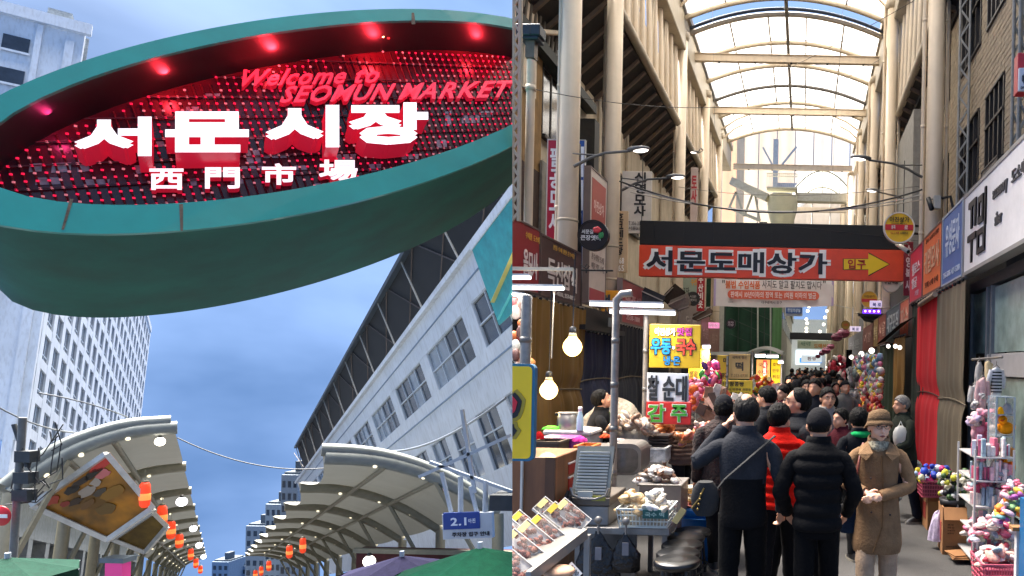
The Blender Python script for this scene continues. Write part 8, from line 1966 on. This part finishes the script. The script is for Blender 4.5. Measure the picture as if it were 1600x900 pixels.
bl = T('flower_bunch', 'bunch of blue, yellow, white and magenta flowers in the pink basket', 'flowers', P(1460, 755, 8.15))
for k in range(70):
    px = rr_.uniform(-.20, .2); c_ = ['#1c3aa0', '#2a4cc4', '#d8c42c', '#c9c8c4', '#c41c6a', '#d8d4b0', '#2c4a24', '#9ab4d0'][rr_.randrange(8)]
    obj('flower', MB().ball((px, rr_.uniform(-.12, .12), rr_.uniform(0, .2)*(1-abs(px)*2)+.02), [rr_.uniform(.025, .045)]*3, 8, 5, noise=.2, seed=k), mat('goods_'+c_.strip('#'), c_, .6, var=.25, scale=20), bl)
packet_mound('folded_clothes', 'white and grey folded clothes on the ground left of the pink basket', 'clothes', 1424, 782, 9.0, .22, .14, ['#c9c8c8', '#8a8c94', '#d8d4cc', '#3a3c44', '#a83a3c'], 30, .13, 51)
packet_mound('flower_sprays', 'white lily sprays lying left of the pink basket', 'flowers', 1432, 760, 8.6, .12, .28, ['#cfcfc4', '#d8d4a0', '#b8bcb0'], 26, .08, 52)
t = T('flat_cardboard', 'flattened cardboard pieces on the ground by the goods rack', 'cardboard', P(1512, 872, 6.9)); 
for k in range(3): obj('sheet', MB().box((-.02*k, .03*k, .012+.012*k), (.34-.03*k, .22, .008), rot=.15*k), cardm, t)
t = T('flat_cardboard', 'orange flattened cardboard leaning by the rear box', 'cardboard', P(1441, 800, 8.6)); obj('sheet', MB().box((0, 0, .12), (.12, .02, .24)), mat('card_orange', '#a85c3c', .8, var=.15), t); obj('sheet', MB().box((.01, .05, .02), (.14, .2, .02)), cardm, t)
cloth_heap('lilac_bag', 'white and lilac patterned plastic bag slumped between the two boxes', 1466, 844, 7.4, .10, .30, '#c8b8cc', 5, ry=.08, m_=mat('lilac_print', '#c4b4c8', .35, var=.35, scale=22))
cloth_heap('clear_bag', 'big clear plastic bag behind the flower boxes', 1503, 770, 7.6, .16, .22, '#b8b4ae', 7, m_=mat('clear_bag', '#c4beb8', .2, var=.25, scale=14, bump=.5, bscale=12))
# ---- shop window and door on the right ---------------------------------------------------------------------------------
t = T('glazed_shop', 'grey framed glass shop front below the white sign at the right edge', 'shop front', (2.6, 8.6, 0)); XW = 2.62
grm = mat('aluminium_grey', '#77797a', .4, metal=.3, var=.1); glz = mat('shop_glass', '#94a69c', .18, var=.35, scale=1.2)
ya_, yb_ = 5.9, YR(1519, XW)
def wpane(y0, y1, z0, z1):
    g = obj('pane', MB().box2((XW, y0, z0), (XW+.02, y1, z1)), glz, t, world=True); return g
ys = [yb_, YR(1545, XW), YR(1552, XW), 6.6, 5.9]
for k in range(len(ys)-1): wpane(ys[k+1]+.03, ys[k]-.03, 2.12, 3.02); wpane(ys[k+1]+.03, ys[k]-.03, .1, 1.78)
for y in ys: obj('mullion', MB().box2((XW-.05, y-.035, 0), (XW+.05, y+.035, 3.2)), grm, t, world=True, bev=.004)
obj('transom', MB().box2((XW-.04, ya_, 1.8), (XW+.04, yb_-.9, 2.1)), mat('transom_pale', '#a8a4a0', .45, var=.08), t, world=True, bev=.004); obj('head_rail', MB().box2((XW-.06, ya_, 3.05), (XW+.06, yb_, 3.2)), mat('rail_dark', '#3c3a38', .5, var=.1), t, world=True)
m = MB(); m.box2((XW+.35, ya_, 0), (XW+.4, yb_, 3.2)); obj('dim_interior', m, mat('interior_dim', '#8a968c', .8, var=.6, scale=3), t, world=True)
m = MB(); 
hd = P(1591, 722, 7.2); m.tube([(XW-.05, 7.05, 1.35), (XW-.16, 7.05, 1.33), (XW-.17, 7.05, .75), (XW-.05, 7.05, .73)], .016, 8); obj('door_handle', m, stl, t, world=True)
m = MB(); y_ = 7.0; m.lathe([(.30, -.002), (.30, .002)], (XW-.012, 6.95, 2.75), 30, rot=Matrix.Rotation(pi/2, 3, 'Y')); m.lathe([(.26, -.004), (.26, .004)], (XW-.012, 6.95, 2.75), 30, rot=Matrix.Rotation(pi/2, 3, 'Y'), mi=1); obj('round_decal', m, [ink('#9aa4a0'), ink('#6a7a76')], t, world=True)
# clothes hanging in front of the window
def garment(label, px, py0, py1, Y, wpx, col, stripes=False, seed=0, arms=True):
    a, b = P(px, py0, Y), P(px, py1, Y); h_ = a.z-b.z; w_ = wpx*Y/F; t = T('hanging_garment', label, 'clothes', (a.x, Y, b.z)); rr_ = random.Random(seed)
    m = MB(); loft(m, [((rr_.uniform(-.01, .01), 0, z*h_), w_/2*r, .045) for z, r in ((0, 1.0), (.25, .92), (.5, .86), (.75, .9), (.9, .95), (.97, .5), (1, .2))], 20, True, lambda i, a_: .08*sin(a_*5+i+seed))
    g = obj('garment_body', m, cloth(col), t)
    if stripes:
        for k in range(7):
            m = MB(); z = h_*(.15+.11*k); loft(m, [((0, 0, z), w_/2*.97, .050), ((0, 0, z+h_*.045), w_/2*.97, .050)], 20, False); obj('stripe', m, cloth('#1c1c20'), t)
    if arms:
        for s in (-1, 1): m = MB(); m.tube([(s*w_*.38, 0, h_*.9), (s*w_*.62, .0, h_*.6), (s*w_*.66, .02, h_*.3)], [.035, .032, .026], 8); obj('garment_sleeve', m, cloth(col), t)
    m = MB(); m.tube([(-w_*.3, 0, h_*.98), (0, 0, h_+.03), (w_*.3, 0, h_*.98)], .006, 5); m.tube([(0, 0, h_+.03), (0, 0, h_+.07)], .005, 5); obj('hanger', m, stl, t)
    return t
garment('black and white striped top hanging at the right of the clothes rail', 1557, 574, 620, 8.1, 18, '#c9c8c8', True, 1); garment('grey pleated scarf bunch hanging on the clothes rail at the left', 1530, 566, 640, 8.4, 12, '#a8a39c', False, 2, False); garment('cream hat and shawl bunch in the middle of the clothes rail', 1545, 564, 610, 8.2, 13, '#c9b48c', False, 3, False)
garment('pale pink blouse hanging under the shawls', 1536, 590, 650, 8.0, 14, '#cfa8a4', False, 4); garment('white lace top at the left end of the clothes rail', 1524, 600, 640, 8.2, 12, '#c4c0b8', False, 5); garment('black jacket behind the striped top', 1548, 580, 645, 8.5, 12, '#141418', False, 6)
packet_mound('hair_bands', 'fluffy white and silver hair bands heaped below the hanging scarves', 'accessories', 1537, 640, 8.0, .13, .18, ['#d4d0c8', '#b8b4b0', '#c9b8b4', '#e0dcd4'], 30, .08, 61)
t = T('clothes_rail', 'steel clothes rail in front of the shop window', 'rail', P(1545, 563, 8.3)); m = MB(); m.tube([P(1519, 562, 8.6), P(1566, 558, 7.9)], .014, 6); obj('rail', m, stl, t, world=True)
# pink plush animals with long legs hanging
for i, (px, py0, py1, Y, c_, wh) in enumerate(((1524, 662, 716, 7.7, '#d8a4ac', 'leftmost'), (1532, 668, 724, 7.6, '#cf7f96', 'second from the left'), (1541, 664, 722, 7.7, '#d86a90', 'darkest pink, in the middle'), (1550, 668, 716, 7.5, '#dcc4b8', 'cream, second from the right'), (1560, 664, 720, 7.6, '#d8b8b0', 'rightmost'))):
    a, b = P(px, py0, Y), P(px, py1, Y); t = T('long_legged_plush', 'hanging %s plush toy with long dangling legs, %s' % ('pink' if i < 3 else 'cream pink', wh), 'plush toy', (a.x, Y, b.z), 0, 'long legged plush toys'); h_ = a.z-b.z
    for s in (-1, 1): m = MB(); m.tube([(s*.018, 0, h_*.62), (s*.024, 0, .08), (s*.026, 0, .02)], [.017, .018, .026], 8); obj('leg', m, cloth(c_), t)
    obj('plush_body', MB().ball((0, 0, h_*.72), (.05, .045, .07), 12, 8), cloth(c_), t); obj('plush_head', MB().ball((0, -.01, h_*.95), (.055, .05, .05), 12, 8), cloth(c_), t)
    for s in (-1, 1): obj('ear', MB().ball((s*.03, 0, h_*.95+.06), (.016, .012, .045), 8, 6), cloth(c_), t)
packet_mound('plush_heap', 'heap of pink plush hoods and a grey purple one above the long legged toys', 'plush toys', 1541, 664, 7.6, .15, .16, ['#d8a0ac', '#dcb0b4', '#b8a4c0', '#e0c8c8', '#d87f94'], 26, .11, 62, rough=.9)
# tall acrylic case with orange duck plushes
YA = 7.0; x0, x1 = P(1556, 700, YA).x, P(1584, 700, YA).x; zA, zB = P(1570, 744, YA).z, P(1570, 620, YA).z
t = T('acrylic_case', 'tall clear acrylic display case with shelves beside the shop door', 'display case', ((x0+x1)/2, YA+.15, 0)); acr = mat('acrylic', '#b8c0c4', .05, var=0, alpha=.22); acm = mat('acrylic_edge', '#8f9ca4', .2, var=.1)
for x in (x0, x1): bx('side_panel', (x-.004, YA, zA-.5), (x+.004, YA+.3, zB), acr, t, 0)
for x in (x0, x1):
    for y in (YA, YA+.3): bx('corner_bar', (x-.008, y-.008, 0), (x+.008, y+.008, zB), acm, t, 0)
zs_ = [P(1570, p_, YA).z for p_ in (744, 714, 682, 648, 620)]
for z in zs_: bx('shelf', (x0+.01, YA+.01, z-.008), (x1-.01, YA+.29, z), acm, t, 0)
for i, (py, Y, lb_) in enumerate(((680, 7.1, 'plump yellow orange duck plush on the second shelf of the acrylic case'), (742, 7.1, 'yellow orange round bird plush on the lowest shelf of the acrylic case'))):
    q = P(1571, py, Y); t = T('duck_plush', lb_, 'plush toy', q); yo = cloth('#e89010'); obj('plush_body', MB().ball((.01, .03, .07), (.085, .08, .065), 14, 10), yo, t); obj('plush_head', MB().ball((-.03, .0, .155), (.048, .048, .045), 12, 8), yo, t)
    obj('beak', MB().ball((-.05, -.05, .15), (.022, .02, .01), 8, 6), cloth('#c8501c'), t); obj('eye', MB().ball((-.03, -.045, .165), .007, 6, 5), blackm, t)
    for s in (-1, 1): obj('wing', MB().ball((.01+s*.08, .02, .08), (.016, .04, .034), 8, 6), yo, t)
cloth_heap('duck_toy', 'small yellow toy head on top shelf of the acrylic case', 1563, 647, 7.05, .035, .07, '#e8a014', 3); cloth_heap('grey_toy', 'grey white toy mouse heap beside the yellow toy in the acrylic case', 1574, 646, 7.1, .06, .1, '#a8a4a4', 4); cloth_heap('silver_toy', 'silver grey round plush on the third shelf of the acrylic case', 1566, 702, 7.1, .05, .06, '#b0aca8', 8); crate('orange_carton', 'orange carton at the bottom of the acrylic case', 1560, 1582, 727, 743, 6.95, .2, mat('carton_orange', '#cc5c14', .5, var=.15)); crate('orange_carton', 'orange brown carton on the third shelf of the acrylic case', 1562, 1583, 700, 713, 7.0, .2, mat('carton_orange2', '#b87430', .5, var=.15))
# rack of small goods, steps of boxes, baskets in the lower right
pinks = ['#d8909c', '#e0b4b8', '#c45c78', '#d8ccc8', '#c9c4cc', '#b8486a', '#e4d0c4', '#9ab0b8', '#d86a80']
t = T('goods_rack', 'white wire rack with rows of small pink, white and grey accessories', 'rack', P(1540, 860, 6.6)); rr_ = random.Random(71); wr = mat('rack_white', '#b8b4b0', .4)
m = MB(); X0r, X1r = P(1514, 800, 6.7).x, P(1588, 800, 6.4).x
for x in (X0r, X1r):
    for y in (6.5, 7.2): obj('upright', MB().tube([(x, y, 0), (x, y, 1.15)], .012, 6), wr, t, world=True)
for lv, z in enumerate((.12, .38, .62, .86, 1.08)):
    bx('shelf', (X0r, 6.5, z-.012), (X1r, 7.2, z), wr, t, 0)
for lv, z in enumerate((.12, .38, .62, .86, 1.08)):
    for k in range(26):
        u = rr_.random(); x = X0r+(X1r-X0r)*(k+.5)/26+rr_.uniform(-.01, .01); y = 6.52+rr_.random()*.18; c_ = pinks[rr_.randrange(len(pinks))] if not (lv < 3 and .25 < (k/26) < .45) else '#7f95a8'; h_ = rr_.uniform(.08, .19)
        m = MB(); m.box((x, y, z+h_/2+.001), (rr_.uniform(.02, .045), rr_.uniform(.03, .08), h_), rot=rr_.uniform(-.5, .5))
        obj('small_pack', m, mat('goods_'+c_.strip('#'), c_, .6, var=.25, scale=20), t, world=True, bev=.004)
packet_mound('plush_heap', 'heap of pink and white plush purses on top of the goods rack', 'plush toys', 1541, 770, 6.7, .17, .16, pinks, 34, .10, 63, rough=.9); packet_mound('plush_heap', 'grey white furry toys at the right on top of the goods rack', 'plush toys', 1561, 758, 6.6, .10, .10, ['#c4c0c4', '#a8a4a8', '#d8d4d4'], 16, .09, 64, rough=.9)
packet_mound('bright_toys', 'heap of green, purple, yellow and orange toys at the right edge', 'toys', 1585, 822, 6.0, .16, .30, ['#8ab87a', '#9a4c94', '#e0c040', '#e08020', '#d87a90', '#c9c4c4', '#d8b4c4', '#6a9a9a'], 60, .085, 65, rough=.6)
packet_mound('bright_toys', 'pink and white toys in cellophane above the bright heap', 'toys', 1588, 780, 6.2, .12, .14, pinks, 30, .08, 66); packet_mound('small_packs', 'printed card packs of hair pins in front of the goods rack', 'packs', 1553, 848, 6.2, .20, .2, pinks+['#8a9aa8', '#c9b890'], 50, .09, 67); packet_mound('cream_plush', 'cream and pink plush leaning out at the left foot of the goods rack', 'plush toys', 1519, 838, 6.6, .06, .14, ['#cfc4b8', '#c45c78', '#d8ccc4'], 12, .09, 68)
t = basket('pink_crate', 'pink plastic laundry crate full of soft goods at the bottom right', 1535, 1596, 884, 925, 5.75, .42, mat('plastic_pink', '#c4586c', .4, var=.1), 5, 14, fillc=mat('crate_shade', '#a04458', .6)); packet_mound('soft_goods', 'peach, white and blue-grey soft goods filling the pink crate', 'soft goods', 1562, 884, 5.95, .20, .14, ['#d8b0a0', '#d8d0cc', '#b8404c', '#8fa4ac', '#e0a494', '#cfc4bc'], 34, .11, 69, rough=.8)
t = T('blue_board', 'blue panel edge cut by the right border at the bottom', 'panel', P(1611, 890, 5.3)); obj('panel', MB().box((.0, .1, 0), (.03, .3, 1.0)), paint('#1a5c8c'), t); t = T('white_stand', 'white plastic stand behind the blue panel', 'stand', P(1592, 880, 5.6)); obj('post', MB().box((0, 0, 0), (.06, .06, .55)), mat('stand_white', '#c9c8c8', .4), t); obj('top', MB().box((0, 0, .28), (.14, .1, .03)), cardm, t)
cloth_heap('orange_bag', 'bright orange bag of toys hanging right of the acrylic case', 1579, 738, 6.6, .04, .10, '#e0641c', 6); packet_mound('mesh_toys', 'grey mesh bag of small toys hanging below the orange cartons', 'toys', 1573, 762, 6.6, .07, .16, ['#8f8c8a', '#b8b4b0', '#a0a8a0'], 18, .06, 70)
t = T('red_tags', 'dark red sign cards with white print on top of the goods rack', 'cards', P(1522, 737, 6.9)); obj('card', MB().box((0, 0, 0), (.09, .01, .06)), paint('#8c1830'), t); m = MB(); put(m, 'SALE', -.03, .03, -.015, .015, -.007, .003, .01); obj('lettering', m, ink('#d8c4c4'), t)
# ================================================================ each half ends where the photograph's halves meet
def seam_cut():
    objs = [o for o in COL.objects if o.type == 'MESH']
    dead = []
    for o in objs:
        sg = 1 if SIDE.get(o.name) == 'R' else -1
        W = wm(o); ds = [(W @ V3(c)-CAM).dot(SEAM_N)*sg for c in o.bound_box]
        if min(ds) > 0: continue
        if max(ds) <= 0: dead.append(o); continue
        me = o.data.copy() if o.data.users > 1 else o.data
        bm = bmesh.new(); bm.from_mesh(me)
        Wi = W.inverted(); n = (W.to_3x3().transposed() @ SEAM_N)*sg
        bmesh.ops.bisect_plane(bm, geom=bm.verts[:]+bm.edges[:]+bm.faces[:], plane_co=Wi @ CAM, plane_no=n.normalized(), clear_inner=True, dist=1e-6)
        if not bm.faces: dead.append(o)
        bm.to_mesh(me); bm.free(); o.data = me
    for o in dead:
        if not o.children: bpy.data.objects.remove(o)
        else: o.data = bpy.data.meshes.new(o.name)
    for _ in range(3):
        for o in [o for o in COL.objects if (o.type == 'EMPTY' and not o.children) or (o.type == 'MESH' and not o.data.vertices and not o.children)]:
            bpy.data.objects.remove(o)
seam_cut()
